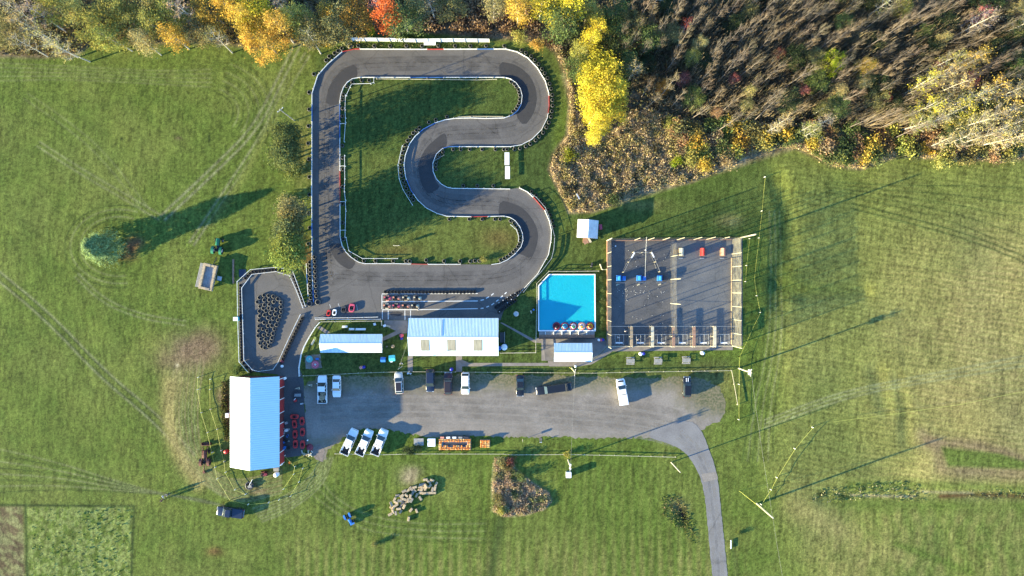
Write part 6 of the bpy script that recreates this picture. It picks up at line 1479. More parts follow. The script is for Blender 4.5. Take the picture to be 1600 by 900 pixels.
def spoke_table(px, py, m_, label, r):
    x, y = W(px, py); e = empty('round_picnic_table', (x, y, .01), 0, label, 'table', 'round tables on the gravel pad')
    n = 28; mb = MB()
    for k in range(14):
        a0 = 2 * PI * k / 14 + .03; a1 = 2 * PI * (k + 1) / 14 - .03
        mb.prism([(r * .3 * math.cos(a0), r * .3 * math.sin(a0)), (r * math.cos(a0), r * math.sin(a0)), (r * math.cos((a0 + a1) / 2) * 1.01, r * math.sin((a0 + a1) / 2) * 1.01), (r * math.cos(a1), r * math.sin(a1)), (r * .3 * math.cos(a1), r * .3 * math.sin(a1))], .72, .76)
    mb.build('table_top', m_, e); MB().lathe([(.02, .73), (r * .28, .73), (r * .28, .78), (.02, .79)], 16).build('hub', 'galv', e)
    MB().tube((0, 0, 0), (0, 0, .73), .06).build('pedestal', 'galv', e); MB().torus((0, 0, .735), r * .68, .03, 24, 6).build('ring', 'galv', e)
spoke_table(485, 560.5, 'teal', 'round teal table on the gravel pad', .72); spoke_table(494, 569, 'pink', 'round pinkish red table on the gravel pad', .82)
crate_thing('storage_box', 'small purple blue box between the two round tables', 'box', 496.5, 560.5, (.6, .4, .45), 'navyp', 'blue')
# plastic playhouses
def playhouse(px, py, w, m_, m2, label, rz):
    x, y = W(px, py); e = empty('playhouse', (x, y, 0), rz, label, 'playhouse'); MB().box((0, 0, .5), (w * .9, w * .85, 1.0)).build('wall', m_, e, bevel=.04)
    mb = MB(); hh = w / 2; mb.add([(-hh, -hh, 1.0), (hh, -hh, 1.0), (hh, hh, 1.0), (-hh, hh, 1.0), (-hh, 0, 1.35), (hh, 0, 1.35)], [(0, 1, 5, 4), (2, 3, 4, 5), (0, 4, 3), (1, 2, 5), (3, 2, 1, 0)]); mb.build('roof', m2, e)
    MB().box((0, -w * .43, .4), (.35, .04, .75)).build('door', 'white_clean', e)
    return e
playhouse(599.8, 561.2, 1.05, 'blue', 'blue', 'blue plastic playhouse on the shaded shed lawn', 0)
e = playhouse(613.6, 559, 1.3, 'teal', 'cyan', 'turquoise plastic playhouse with a white corner right of the blue one', .1); MB().box((-.2, -.62, .8), (.5, .5, .08)).build('porch', 'white_clean', e)
o = MB().lathe([(.02, 0), (.36, 0), (.38, .2), (.34, .5), (.02, .52)], 14).build('tree_stump', 'wood', loc=W(614, 541)); tag(o, 'pale cut stump on the shaded shed lawn', 'stump')
o = MB().box((0, 0, .15), (.35, .3, .3), .4, taper=.7).build('rock', 'bank', loc=W(604.5, 541.5)); tag(o, 'small grey rock left of the cut stump', 'rock')
o = MB().box((0, 0, .2), (.55, .4, .4), .3, taper=.8).box((.5, -.1, .14), (.4, .3, .28), .8, taper=.8).build('feed_sack', 'cloth_white', loc=W(638, 583)); tag(o, 'white sacks lying at the lawn rail beside the silver SUV', 'sack')
x, y = W(603.5, 509.5); e = empty('garden_set', (x, y, .02), 0, 'pale folded lounger at the pit gate', 'lounger'); MB().box((-.3, .1, .3), (.6, .5, .08), .3).build('seat', 'white_clean', e); MB().box((.5, 0, .3), (.9, .35, .08), -.3).build('footrest', 'cloth_tan', e); MB().box((.1, .05, .14), (1.1, .06, .26)).build('leg', 'galv', e)
def picnic(px, py, label):
    x, y = W(px, py); e = empty('picnic_table', (x, y, 0), 0, label, 'table', 'grey picnic tables on the lawn')
    for k in range(4): MB().box((0, -.34 + .22 * k, .75), (1.75, .2, .045)).build('table_plank', 'wood_grey', e)
    for s_ in (-1, 1): MB().box((0, s_ * .68, .45), (1.75, .26, .045)).build('seat', 'wood_grey', e)
    for s_ in (-1, 1):
        MB().box((s_ * .65, 0, .40), (.06, 1.5, .08)).build('beam', 'wood_grey', e)
        for t in (-1, 1): MB().tube((s_ * .65, t * .2, .72), (s_ * .65, t * .62, 0), .05, .05, 6).build('leg', 'cream', e)
for px, py, l in ((984.3, 563.5, 'left'), (1027.3, 563.2, 'middle'), (1071.2, 562.4, 'right')): picnic(px, py, f'grey picnic table on the lawn below the cages, {l} one of three')
# farm stand on the verge
small_panel(655, 689.3, 2.1, 1.5, .75, 'wood_grey', 'bench_table', 'grey plank table left of the white box on the verge', 'table'); o = COL.objects[-1]
crate_thing('display_box', 'white square box with faint lettering on the verge beside the pumpkin stand', 'box', 674.8, 690.3, (1.6, 1.6, .8), 'white_clean')
x, y = W(711, 692); e = empty('pumpkin_stand', (x, y, 0), 0, 'long low stand ringed with pumpkins on the verge below the car park', 'stand')
MB().box((0, -.2, .25), (6.9, 2.3, .5)).build('table', 'wood_grey', e); MB().box((0, -.2, .53), (4.9, .75, .06)).build('centre_board', 'steel_dark', e); MB().box((0, 1.28, .35), (6.3, .55, .7)).build('back_shelf', 'steel_dark', e)
for k in range(5): MB().box((-2.7 + 1.3 * k, 1.28, .73), (.8, .4, .06), rng.uniform(-.1, .1)).build('tray', ('salmon', 'white_clean', 'white_clean', 'wood_grey', 'steel_dark')[k], e)
PP = []
def pumpkin(x, y, z, s_, pale, label, group):
    global PP
    if len(PP) < 2:
        for mm in ('pumpkin', 'pumpkin_pale'):
            mb = MB(); n = 24; prof = [(max(.004, math.sin(PI * t / 8)), -.72 * math.cos(PI * t / 8)) for t in range(9)]
            vs = []
            for k in range(n):
                a = 2 * PI * k / n; q = .16 * (1 + .06 * math.cos(8 * a))
                vs += [(q * r_ * math.cos(a), q * r_ * math.sin(a), .115 + .16 * z_) for r_, z_ in prof]
            mb.add(vs, [(k * 9 + t, ((k + 1) % n) * 9 + t, ((k + 1) % n) * 9 + t + 1, k * 9 + t + 1) for k in range(n) for t in range(8)], 0, True)
            mb.tube((0, 0, .2), (.03, .01, .30), .025, .015, 6, 1)
            o = mb.build('pumpkin', [mm, 'stem']); o.location.z = -50; PP.append([o, False])
    k = 1 if pale else 0
    if PP[k][1]: o = PP[k][0].copy(); COL.objects.link(o)
    else: o = PP[k][0]; PP[k][1] = True
    o.location = (x, y, z); o.rotation_euler = (0, 0, rng.uniform(0, 6)); o.scale = (s_,) * 3
    tag(o, label, 'pumpkin', group)
GPK = 'pumpkins set out round the long stand'
for ix in range(20):
    for iy in range(7):
        lx = -3.25 + ix * .342; ly = -1.22 + iy * .34
        if 1 < ix < 18 and 2 <= iy <= 4 and not (iy == 2 and rng.random() < .5): continue
        pumpkin(x + lx + rng.uniform(-.04, .04), y - .2 + ly + .2 + rng.uniform(-.04, .04), .5, rng.uniform(.9, 1.15), rng.random() < .28, 'pumpkin in the ring round the long stand', GPK)
x, y = W(758.2, 692.6); e = empty('pumpkin_crate', (x, y, 0), 0, 'small stepped crate of pumpkins right of the long stand', 'crate'); MB().box((0, -.1, .25), (2.1, 1.3, .5)).build('body', 'wood', e); MB().box((0, .72, .4), (2.1, .3, .8)).build('back_shelf', 'wood_red', e)
for ix in range(6):
    for iy in range(4): pumpkin(x - .85 + ix * .34, y - .62 + iy * .34, .5, rng.uniform(.9, 1.1), rng.random() < .35, 'pumpkin in the small stepped crate', 'pumpkins in the small crate')
    pumpkin(x - .85 + ix * .34, y + .72, .8, .9, rng.random() < .3, 'pumpkin on the back shelf of the small crate', 'pumpkins in the small crate')
x, y = W(844.8, 690); e = empty('verge_sign', (x, y, 0), 0, 'small white sign on the verge by the lot entrance', 'sign'); MB().box((0, 0, .55), (.5, .05, .6)).build('board', 'white_clean', e); MB().box((0, .05, .3), (.05, .05, .6)).build('post', 'galv', e); MB().box((0, .5, .02), (.6, .6, .04)).build('foot', 'concrete_dk', e)
x, y = W(816.5, 686.5); e = empty('verge_post', (x, y, 0), 0, 'short leaning post with a dark board at the lot edge', 'sign'); MB().tube((0, 0, 0), (0, 0, 1.5), .05).build('post', 'cream', e); MB().box((0, .0, 1.2), (.05, .5, .5)).build('board', 'cream', e)
x, y = W(888, 740); e = empty('utility_box', (x, y, 0), 0, 'pale green utility box standing in the south meadow', 'utility box'); MB().box((0, 0, .6), (1.1, 1.15, 1.2)).build('cabinet', 'galv', e, bevel=.03); MB().box((-.02, 0, 1.23), (1.16, 1.2, .06)).build('lid', 'white_clean', e, bevel=.02)
for (px, py, a, lab) in ((484.5, 601.6, 0, 'pale triangular timber ramp at the left end of the gravel'), (464.5, 606.8, .25, 'pale triangular timber ramp on the dark yard')):
    x, y = W(px, py); e = empty('timber_ramp', (x, y, .02), a, lab, 'ramp'); MB().add([(-.6, .05, .02), (.55, .2, .02), (.55, -.3, .02), (-.6, .05, .1), (.55, .2, .4), (.55, -.3, .4)], [(2, 1, 0), (3, 4, 5), (0, 1, 4, 3), (1, 2, 5, 4), (2, 0, 3, 5)]).build('ramp_board', 'cream', e); MB().box((.3, -.03, .42), (.18, .18, .04)).build('block', 'steel_dark', e)
x, y = W(465.5, 617); e = empty('pipe_rack', (x, y, .02), 0, 'dark rack of pale pipes on the yard beside the big barn', 'rack'); MB().box((0, 0, .2), (1.9, 1.3, .1)).build('frame', 'steel_dark', e)
for k in range(7): MB().tube((-.6 + .2 * k, -.3, .3), (-.55 + .2 * k, .3, .3), .07).build('pipe', 'galv', e)
x, y = W(462, 625.8); e = empty('push_mower', (x, y, .02), .4, 'red and white push mower on the yard beside the big barn', 'mower'); MB().box((0, 0, .25), (.6, .5, .25)).build('deck', 'red', e, bevel=.04); MB().box((.1, .35, .5), (.55, .12, .1), .5).build('handle', 'white_clean', e); [MB().torus((a * .3, b * .28, .12), .08, .04, 10, 6, 0, 'Y').build('wheel', 'rubber', e) for a in (-1, 1) for b in (-1, 1)]
o = MB().box((0, 0, .2), (.6, .3, .4), .2).build('concrete_block', 'galv', loc=W(472, 630.5)); tag(o, 'small grey block on the yard right of the push mower', 'block')
JK = 'odds and ends stacked against the big barn'
for i in range(26):
    px, py = rng.uniform(440, 452), rng.uniform(656, 702); x, y = W(px, py); m_ = rng.choice(('galv', 'steel_dark', 'white', 'wood_grey', 'blue', 'rubber', 'steel_dark')); w_ = rng.uniform(.25, .6)
    o = MB().box((0, 0, .25), (w_, w_ * rng.uniform(.4, 1), rng.uniform(.3, .6)), rng.uniform(0, 3)).box((.1, .1, .62), (w_ * .6, .08, .08), rng.uniform(0, 3)).build('scrap_part', m_, loc=(x, y, .02)); tag(o, 'odd machine part in the clutter between the barn and the red bumper cars', 'scrap', JK)
x, y = W(447.5, 672); e = empty('stripped_kart', (x, y, .02), .2, 'pale bare kart frame in the clutter between barn and bumper cars', 'kart'); MB().box((0, 0, .2), (.9, .6, .08)).build('floor_tray', 'white', e); MB().box((-.1, .2, .35), (.4, .3, .25)).build('engine', 'galv', e)
for i in range(16):
    px, py = rng.gauss(481, 4.2), rng.gauss(710, 1.8); x, y = W(px, py); k = rng.uniform(0, 3); L = rng.uniform(.5, 1.0)
    o = MB().tube((-L / 2 * math.cos(k), -L / 2 * math.sin(k), .12 + .15 * (i % 2)), (L / 2 * math.cos(k), L / 2 * math.sin(k), .12 + .15 * (i % 2)), .11, .1, 9).build('cut_log', ('cream', 'wood', 'bark_white')[i % 3], loc=(x, y, .02)); tag(o, 'pale cut log in the small pile by the end of the gravel', 'log', 'cut logs piled by the yard')
o = MB().lathe([(.02, .5), (.45, .45), (.7, .2), (.8, 0)], 14).build('scrap_heap', 'maroon_p', loc=(*W(484, 699), .02)); tag(o, 'dark reddish heap right of the red bumper cars', 'heap')
drum(481, 687.5, 'white_clean', 'tiny white tub on the gravel right of the bumper cars', r=.14, h=.3, z=.02)
drum(446, 590.8, 'white_clean', 'white tub by the top red barn door', r=.3, h=.8); drum(441.5, 572, 'white_clean', 'white tub where the kiddie track meets the lane', r=.28, h=.5, z=.03); drum(442, 564.3, 'maroon_p', 'dark red drum at the lower end of the slanting kiddie rail', r=.3, h=.7, z=.03)
crate_thing('ticket_booth', 'small pale blue booth on the left rail of the kiddie track', 'booth', 371.5, 498, (.95, .8, 1.2), 'cyan', 'white_clean'); 
x, y = W(938, 355); e = empty('red_cart', (x, y, 0), .1, 'red cart in the shade right of the small cabin', 'cart'); MB().box((0, 0, .45), (.6, 1.1, .4)).build('tub', 'pink', e, bevel=.05); [MB().torus((a * .34, b * .35, .2), .13, .06, 12, 6, 0, 'X').build('wheel', 'rubber', e) for a in (-1, 1) for b in (-1, 1)]; MB().tube((0, -.5, .5), (0, -1.0, .7), .03).build('handle', 'steel_dark', e)
x, y = W(917.5, 376.5); e = empty('porch_table', (x, y, 0), .5, 'tilted pale table with brown boards below the small cabin', 'table'); MB().box((-.4, 0, .5), (1.0, .9, .06)).build('top', 'wood_red', e); MB().box((.45, -.1, .6), (.45, 1.1, .06)).build('flap', 'cream', e); [MB().box((a * .4 - .3, b * .3, .24), (.06, .06, .47)).build('leg', 'wood', e) for a in (-1, 1) for b in (-1, 1)]
x, y = W(902.5, 308); o = MB().box((0, 0, 1.0), (.25, 1.3, .06), .5).box((.25, -.2, .5), (.08, .08, 1.0)).build('old_board', 'white_clean', loc=(x, y, 0)); tag(o, 'white board sticking out of the brush', 'board')
x, y = W(367, 424); o = MB().box((0, 0, .1), (.35, 5.2, .2)).build('timber_beam', 'wood_red', loc=(x - .3, y, 0)); tag(o, 'reddish timber beam on the grass beside the kiddie track', 'beam')
o = MB().box((0, 0, .02), (1.5, 1.7, .04)).build('tarpaulin', 'car_navy', loc=(*W(379, 427), .0)); tag(o, 'dark blue tarpaulin at the upper left corner of the kiddie track', 'tarpaulin')
x, y = W(1141.5, 850); o = MB().tube((0, .9, .25), (0, -.9, .25), .12, .12, 10).build('drain_pipe', 'white_clean', loc=(x, y, .0)); tag(o, 'short white pipe lying right of the road', 'pipe')
x, y = W(783, 527); e = empty('wall_rack', (x, y, 0), 0, 'dark blue grey rack along the right wall of the long white building', 'rack'); MB().box((.2, 0, .7), (.9, 2.2, .08)).build('shelf', 'steel_dark', e); MB().box((.2, 0, .35), (.8, 2.0, .66)).build('body', 'car_navy', e); MB().box((.75, 0, .5), (.06, 2.3, 1.0)).build('rail', 'galv', e)
# ------------------------------------------------------------------ trees and brush
def quads(P, N, size, asp, cols, r):
    """one leaf-like quad per point: centre P, normal N, half sizes"""
    n = len(P)
    N = N / (np.linalg.norm(N, axis=1, keepdims=True) + 1e-9)
    t = r.normal(size=(n, 3)); U = np.cross(N, t); U /= (np.linalg.norm(U, axis=1, keepdims=True) + 1e-9); Vv = np.cross(N, U)
    s = size[:, None]; a = asp[:, None]
    c4 = np.stack([P - U * s - Vv * s * a * .3, P + Vv * -s * a, P + U * s + Vv * s * a * .3, P + Vv * s * a], 1).reshape(-1, 3)
    f = np.arange(4 * n).reshape(n, 4)
    return c4, f, np.repeat(cols, 4, 0)
def stalks(B, T, w, cols, r):
    """flat stalk from B to T, width w"""
    n = len(B); d = T - B; t = r.normal(size=(n, 3)); U = np.cross(d, t); U /= (np.linalg.norm(U, axis=1, keepdims=True) + 1e-9); U *= w[:, None]
    c4 = np.stack([B - U, B + U, T + U * .55, T - U * .55], 1).reshape(-1, 3)
    return c4, np.arange(4 * n).reshape(n, 4), np.repeat(cols, 4, 0)
def join(parts):
    V = []; F_ = []; C_ = []; o = 0
    for v, f, c_ in parts: V.append(v); F_.append(f + o); C_.append(c_); o += len(v)
    return np.concatenate(V), np.concatenate(F_), np.concatenate(C_)
def limbs(mb, r, h, rad, n, r0, lean, start=.25, up=.6, sub=2):
    """trunk with side limbs; returns limb tips"""
    top = Vector((lean[0], lean[1], h * .93)); pts = []
    N = 6
    for i in range(N + 1):
        t = i / N; pts.append(Vector((lean[0] * t + .12 * math.sin(3 * t + r.random() * 2) * t, lean[1] * t + .12 * math.cos(4 * t + r.random()) * t, h * .93 * t)))
    for i in range(N): mb.tube(pts[i], pts[i + 1], r0 * (1 - .85 * i / N), r0 * (1 - .85 * (i + 1) / N), 7, 0, i == 0)
    tips = [pts[-1]]
    for k in range(n):
        t = start + (1 - start) * (k + r.random() * .7) / n; t = min(t, .97); i = min(N - 1, int(t * N)); p = pts[i].lerp(pts[i + 1], t * N - i)
        a = 2.4 * k + r.random() * .8; prof = math.sin(PI * min(1, (t - start) / (1 - start) * .75 + .25)); L = rad * (.55 + .5 * prof) * (.8 + .35 * r.random())
        q = p + Vector((math.cos(a) * L, math.sin(a) * L, L * up * (.7 + .6 * r.random()))); rr = r0 * (1 - .8 * t) * .45
        m_ = p.lerp(q, .5) + Vector((0, 0, -.08 * L)); mb.tube(p, m_, rr, rr * .7, 5, 0, False); mb.tube(m_, q, rr * .7, rr * .25, 5, 0, False)
        tips += [q, m_]
        for j in range(sub):
            b_ = a + r.uniform(-1.1, 1.1); l2 = L * r.uniform(.35, .6); q2 = m_ + Vector((math.cos(b_) * l2, math.sin(b_) * l2, l2 * up * r.uniform(.4, 1.3))); mb.tube(m_, q2, rr * .4, rr * .15, 4, 0, False); tips.append(q2)
    return tips, pts
class PR: pass
LIB = {}
def add_proto(kind, trunk_mb, bark, crown):
    p = PR(); p.t = trunk_mb.build('trunk', bark); p.tm = p.t.data; bpy.data.objects.remove(p.t)
    V, F_, C_ = crown; p.cm = npmesh('crown', V, F_, C_); p.cm.materials.append(M['leaf']); LIB.setdefault(kind, []).append(p)
def leaf_crown(r, tips, per, spread, size, hue, vcl=.28, flat=.7):
    """leaf quads in uneven clumps about the limb tips"""
    P = []; Cc = []; S_ = []
    for t in tips:
        k = int(per * r.uniform(.5, 1.5)); sp = spread * r.uniform(.7, 1.3)
        d = np.array([r.gauss(0, 1) for _ in range(3 * k)]).reshape(k, 3) * np.array([sp, sp, sp * flat]) * .55
        P.append(np.array(t)[None] + d); b_ = r.uniform(1 - vcl, 1 + vcl); hs = r.uniform(-hue, hue)
        cc = np.tile(np.array([b_ * (1 + hs), b_, b_ * (1 - hs * .5)]), (k, 1)); cc *= np.array([r.uniform(.75, 1.25) for _ in range(k)])[:, None]; Cc.append(cc); S_.append(np.array([r.uniform(.6, 1.3) * size for _ in range(k)]))
    P = np.concatenate(P); Cc = np.concatenate(Cc); S_ = np.concatenate(S_); g = np.random.default_rng(r.randrange(10**6))
    P[:, 2] = np.maximum(P[:, 2], .25)
    N = g.normal(size=P.shape) + np.array([0, 0, .5]); return quads(P, N, S_, np.full(len(P), .75), Cc, g)
for s_ in range(4):     # round autumn broadleaf, 12 m
    r = random.Random(100 + s_); mb = MB(); tips, pts = limbs(mb, r, 12, 3.4, 14, .20, (r.uniform(-.6, .6), r.uniform(-.6, .6)), .28, .55, 2)
    add_proto('broad', mb, 'bark', leaf_crown(r, tips, 62, 1.15, .17, .10))
for s_ in range(3):     # narrow aspen, 14 m, pale trunk
    r = random.Random(200 + s_); mb = MB(); tips, pts = limbs(mb, r, 14, 2.2, 15, .17, (r.uniform(-.5, .5), r.uniform(-.5, .5)), .30, .8, 2)
    add_proto('aspen', mb, 'bark_white', leaf_crown(r, tips, 44, .95, .15, .10))
for s_ in range(4):     # thin-leaved aspen, trunk showing
    r = random.Random(240 + s_); mb = MB(); tips, pts = limbs(mb, r, 15, 2.0, 16, .17, (r.uniform(-.8, .8), r.uniform(-.8, .8)), .30, .9, 3)
    g = np.random.default_rng(s_); lc = leaf_crown(r, [t for t in tips if r.random() < .5], 13, .8, .13, .12)
    n = 240; ti = g.integers(0, len(tips), n); B = np.array([list(tips[i]) for i in ti]) * np.array([.8, .8, .95]); T = B + g.normal(size=(n, 3)) * .5 + np.array([0, 0, .75])
    add_proto('thin', mb, 'bark_white', join([lc, stalks(B, T, g.uniform(.012, .03, n), np.tile([[.66, .74, 1.5]], (n, 1)) * g.uniform(.5, 1, (n, 1)), g)]))
for s_ in range(5):     # bare grey-brown tree
    r = random.Random(300 + s_); mb = MB(); H_ = r.uniform(13, 16); tips, pts = limbs(mb, r, H_, .85, 10, .10, (r.uniform(-.9, .9), r.uniform(-.9, .9)), .35, 2.2, 2)
    g = np.random.default_rng(50 + s_); n = 210; ti = g.integers(0, len(tips), n); B = np.array([list(tips[i]) for i in ti]) + g.normal(size=(n, 3)) * .1; T = B + g.normal(size=(n, 3)) * .30 + np.array([0, 0, 1.3])
    cc = np.tile([[1.0, 1.0, 1.0]], (n, 1)) * g.uniform(.5, 1.3, (n, 1)); add_proto('bare', mb, 'bark_mid', stalks(B, T, g.uniform(.007, .018, n), cc, g))
for s_ in range(5):     # shrubs
    r = random.Random(400 + s_); mb = MB(); tips = []
    for k in range(9):
        a = r.random() * 6.28; L = r.uniform(.5, 1.3); q = Vector((math.cos(a) * L, math.sin(a) * L, r.uniform(.7, 1.9))); mb.tube((0, 0, 0), q, .03, .012, 5); tips += [q, q * .6]
    add_proto('bush', mb, 'bark_dark', leaf_crown(r, tips, 46, .8, .13, .14, .35))
for s_ in range(3):     # clipped-looking hedge tree, dense, 9.5 m
    r = random.Random(500 + s_); mb = MB(); tips, pts = limbs(mb, r, 9.2, 1.45, 18, .15, (r.uniform(-.2, .2), r.uniform(-.2, .2)), .24, .35, 3)
    add_proto('hedge', mb, 'bark_dark', leaf_crown(r, tips, 46, .85, .13, .08, .2, 1.0))
# spruce
r = random.Random(7); mb = MB(); mb.tube((0, 0, 0), (0, 0, 8.6), .22, .03, 9); g = np.random.default_rng(3)
P = []; Cc = []
for k in range(1500):
    t = r.random() ** .75; z = .5 + 8.0 * t; R_ = 3.9 * (1 - t) ** .62 * (1 + .13 * math.sin(3 * 2.1 + 11 * t)) * (.80 + .25 * r.random()); a = r.random() * 6.28; R_ *= 1 + .10 * math.sin(5 * a + 9 * t)
    n = 11; b_ = r.uniform(.65, 1.3); tip = np.array([R_ * math.cos(a), R_ * math.sin(a), z - .12 * R_]); inn = np.array([0, 0, z + .25])
    for j in range(n):
        u_ = 1 - (j / n) * .30; P.append(tip * u_ + inn * (1 - u_) + np.array([r.gauss(0, .13), r.gauss(0, .13), r.gauss(0, .09)])); c_ = b_ * r.uniform(.8, 1.2) * (1.15 - .3 * j / n); Cc.append([c_, c_, c_])
P = np.array(P); Cc = np.array(Cc); N = P.copy(); N[:, 2] = .5; N = N + g.normal(size=P.shape) * 1.2
add_proto('spruce', mb, 'bark_dark', quads(P, N, g.uniform(.10, .20, len(P)), np.full(len(P), .5), Cc, g))
HT = {'broad': 12, 'aspen': 14, 'thin': 15, 'bare': 14.5, 'bush': 2.2, 'hedge': 9.5, 'spruce': 8.6}
NAMES = {'broad': 'broadleaf_tree', 'aspen': 'aspen_tree', 'thin': 'aspen_tree', 'bare': 'bare_tree', 'bush': 'shrub', 'hedge': 'hedge_tree', 'spruce': 'spruce_tree'}
NT = [0]
def tree(kind, px, py, color, label, group=None, s=1.0, sz=None, crown=True, var=None):
    """px,py: where the crown shows in the picture plan; the trunk stands where that puts it"""
    sz = sz or s; hc = HT[kind] * sz * .68
    x, y = WH(px, py, hc) if crown else W(px, py)
    e = bpy.data.objects.new(NAMES[kind], None); COL.objects.link(e); e.location = (x, y, 0); e.rotation_euler = (0, 0, rng.uniform(0, 6.28)); e.scale = (s, s, sz); e.empty_display_size = .3
    tag(e, label, {'bush': 'shrub'}.get(kind, 'tree'), group)
    p = LIB[kind][NT[0] % len(LIB[kind]) if var is None else var]; NT[0] += 1
    t = bpy.data.objects.new('trunk' if kind != 'bush' else 'stem', p.tm); COL.objects.link(t); setpar(t, e)
    c_ = bpy.data.objects.new('crown' if kind != 'bush' else 'foliage', p.cm); COL.objects.link(c_); setpar(c_, e); j = rng.uniform(.85, 1.15)
    c_.color = (color[0] * j * rng.uniform(.92, 1.08), color[1] * j, color[2] * j * rng.uniform(.9, 1.1), 1)
    return e
YEL, GOLD, YG, OLV, GRN, DGRN = (.60, .50, .06), (.52, .36, .07), (.32, .31, .085), (.24, .22, .09), (.12, .16, .055), (.065, .088, .04)
PALEY, ORG, RED, TAN, TWIG, TWIG2 = (.44, .37, .15), (.46, .25, .06), (.42, .09, .06), (.34, .26, .15), (.26, .22, .175), (.28, .21, .16)
# lone spruce and the row of hedge trees
tree('spruce', 168, 388, (.28, .36, .14), 'lone dark spruce standing in the west meadow with a very long shadow', None, 1.1, .94, False)
HG = 'trees in the row along the left of the track'
for (px, py, c_, s_, sz, lab) in ((458, 219, (.13, .16, .06), 1.4, 1.0, 'dark green tree at the top end of the row left of the track'), (455.5, 250, (.14, .165, .06), 1.5, 1.0, 'dark green tree second from the top of the row left of the track'), (461, 241, (.15, .17, .06), 1.2, .9, 'slim dark tree squeezed between the two topmost ones of the row'),
        (468, 332, (.26, .24, .11), 1.4, .9, 'round olive tree standing free in the middle of the row left of the track'), (463.5, 366, (.20, .205, .075), 1.4, .95, 'olive green tree just below the round free one in the row'), (464, 382, (.23, .25, .065), 1.4, .95, 'green tree third from the bottom of the row left of the track'),
        (464.5, 392, (.23, .265, .065), 1.6, 1.05, 'broad green tree second from the bottom of the row left of the track'), (463, 402, (.26, .29, .065), 1.6, 1.0, 'bright green tree at the bottom end of the row left of the track')):
    tree('hedge', px, py, c_, lab, HG, s_, sz, crown=False)
tree('hedge', 464, 350, (.20, .21, .07), 'olive tree squeezed between the round free one and its lower neighbour', HG, 1.1, .8, crown=False); tree('bush', 452, 268, (.16, .19, .06), 'low green shrub in the gap below the two topmost hedge trees', None, 1.2); tree('bush', 447, 312, (.22, .23, .08), 'low olive shrub just above the round free hedge tree', None, 1.1)
# the edge of the wood, left of the track
EDGE = [('thin', 12, 12, PALEY), ('thin', 40, 40, PALEY), ('thin', 70, 62, PALEY), ('thin', 95, 72, PALEY), ('thin', 30, 66, PALEY), ('broad', 8, 50, OLV), ('broad', 84, 12, YG), ('thin', 55, 22, TAN), ('broad', 128, 22, YG), ('broad', 150, 48, YG), ('aspen', 172, 58, YG), ('broad', 196, 30, YG), ('aspen', 222, 66, PALEY), ('aspen', 240, 40, YG), ('broad', 180, 8, YG), ('broad', 225, 10, OLV), ('broad', 262, 22, YG), ('aspen', 268, 56, GOLD), ('thin', 286, 14, TAN), ('broad', 310, 46, OLV), ('thin', 334, 58, OLV), ('aspen', 355, 12, GOLD), ('broad', 396, 44, GOLD), ('broad', 412, 62, GOLD), ('broad', 400, 20, YEL), ('aspen', 376, 26, GOLD), ('aspen', 435, 40, GOLD), ('broad', 330, 18, GOLD), ('aspen', 460, 22, YG), ('broad', 470, 34, YG), ('broad', 498, 46, OLV), ('thin', 482, 60, OLV), ('aspen', 516, 22, GOLD), ('broad', 530, 36, OLV), ('broad', 556, 22, ORG), ('thin', 440, 8, TAN), ('bare', 580, 14, TWIG2), ('bare', 566, 8, TWIG2), ('thin', 590, 8, (.40, .16, .14)), ('aspen', 606, 24, (.60, .16, .05)), ('broad', 630, 30, GRN), ('aspen', 650, 10, OLV), ('thin', 672, 4, TAN), ('broad', 700, 2, OLV), ('aspen', 770, 6, OLV), ('aspen', 810, 12, GOLD), ('aspen', 845, 8, YEL), ('broad', 868, 8, YEL), ('broad', 874, 34, GRN), ('aspen', 892, 12, YEL)]
CN = {id(PALEY): 'pale straw yellow', id(OLV): 'olive', id(YG): 'yellow green', id(TAN): 'thin tan', id(ORG): 'orange', id(GOLD): 'golden', id(YEL): 'bright yellow', id(GRN): 'green', id(TWIG2): 'leafless brown'}
for k, px, py, c_ in EDGE:
    w_ = CN.get(id(c_), 'red orange'); reg = 'at the far left of the wood edge' if px < 120 else ('in the wood above the west meadow' if px < 440 else ('behind the top left bend of the track' if px < 660 else 'in the wood above the top right bend'))
    n_ = {'broad': 'broad crowned', 'aspen': 'narrow', 'thin': 'thinly leaved', 'bare': ''}[k]
    tree(k, px, py, c_, f'{w_} {n_} tree {reg}'.replace('  ', ' '), f'{w_} {n_} trees {reg}'.replace('  ', ' '), rng.uniform(.8, 1.05))
# the big yellow stand
for px, py, s_ in ((934, 44, .75), (922, 66, .75), (936, 104, .8), (918, 112, .7), (950, 118, .85), (928, 132, .85), (946, 142, .95), (968, 138, .75), (934, 160, .9), (956, 166, .8), (926, 182, .75), (940, 196, .7), (928, 212, .6)):
    tree('broad' if s_ > .78 else 'aspen', px, py, YEL, 'brilliant yellow tree in the tall stand right of the track', 'brilliant yellow trees right of the track', s_, s_ * 1.05)
for px, py in ((918, 18), (926, 30), (906, 80)): tree('aspen', px, py, YG, 'yellow green tree above the brilliant yellow stand', 'yellow green trees above the yellow stand', .7)
for px, py, c_ in ((890, 40, DGRN), (965, 62, GRN), (952, 82, DGRN), (975, 100, GRN), (905, 104, GRN), (985, 40, OLV), (1010, 60, GRN), (962, 20, GRN)):
    tree('broad', px, py, c_, 'dark green tree beside the brilliant yellow stand', 'dark green trees by the yellow stand', .75)
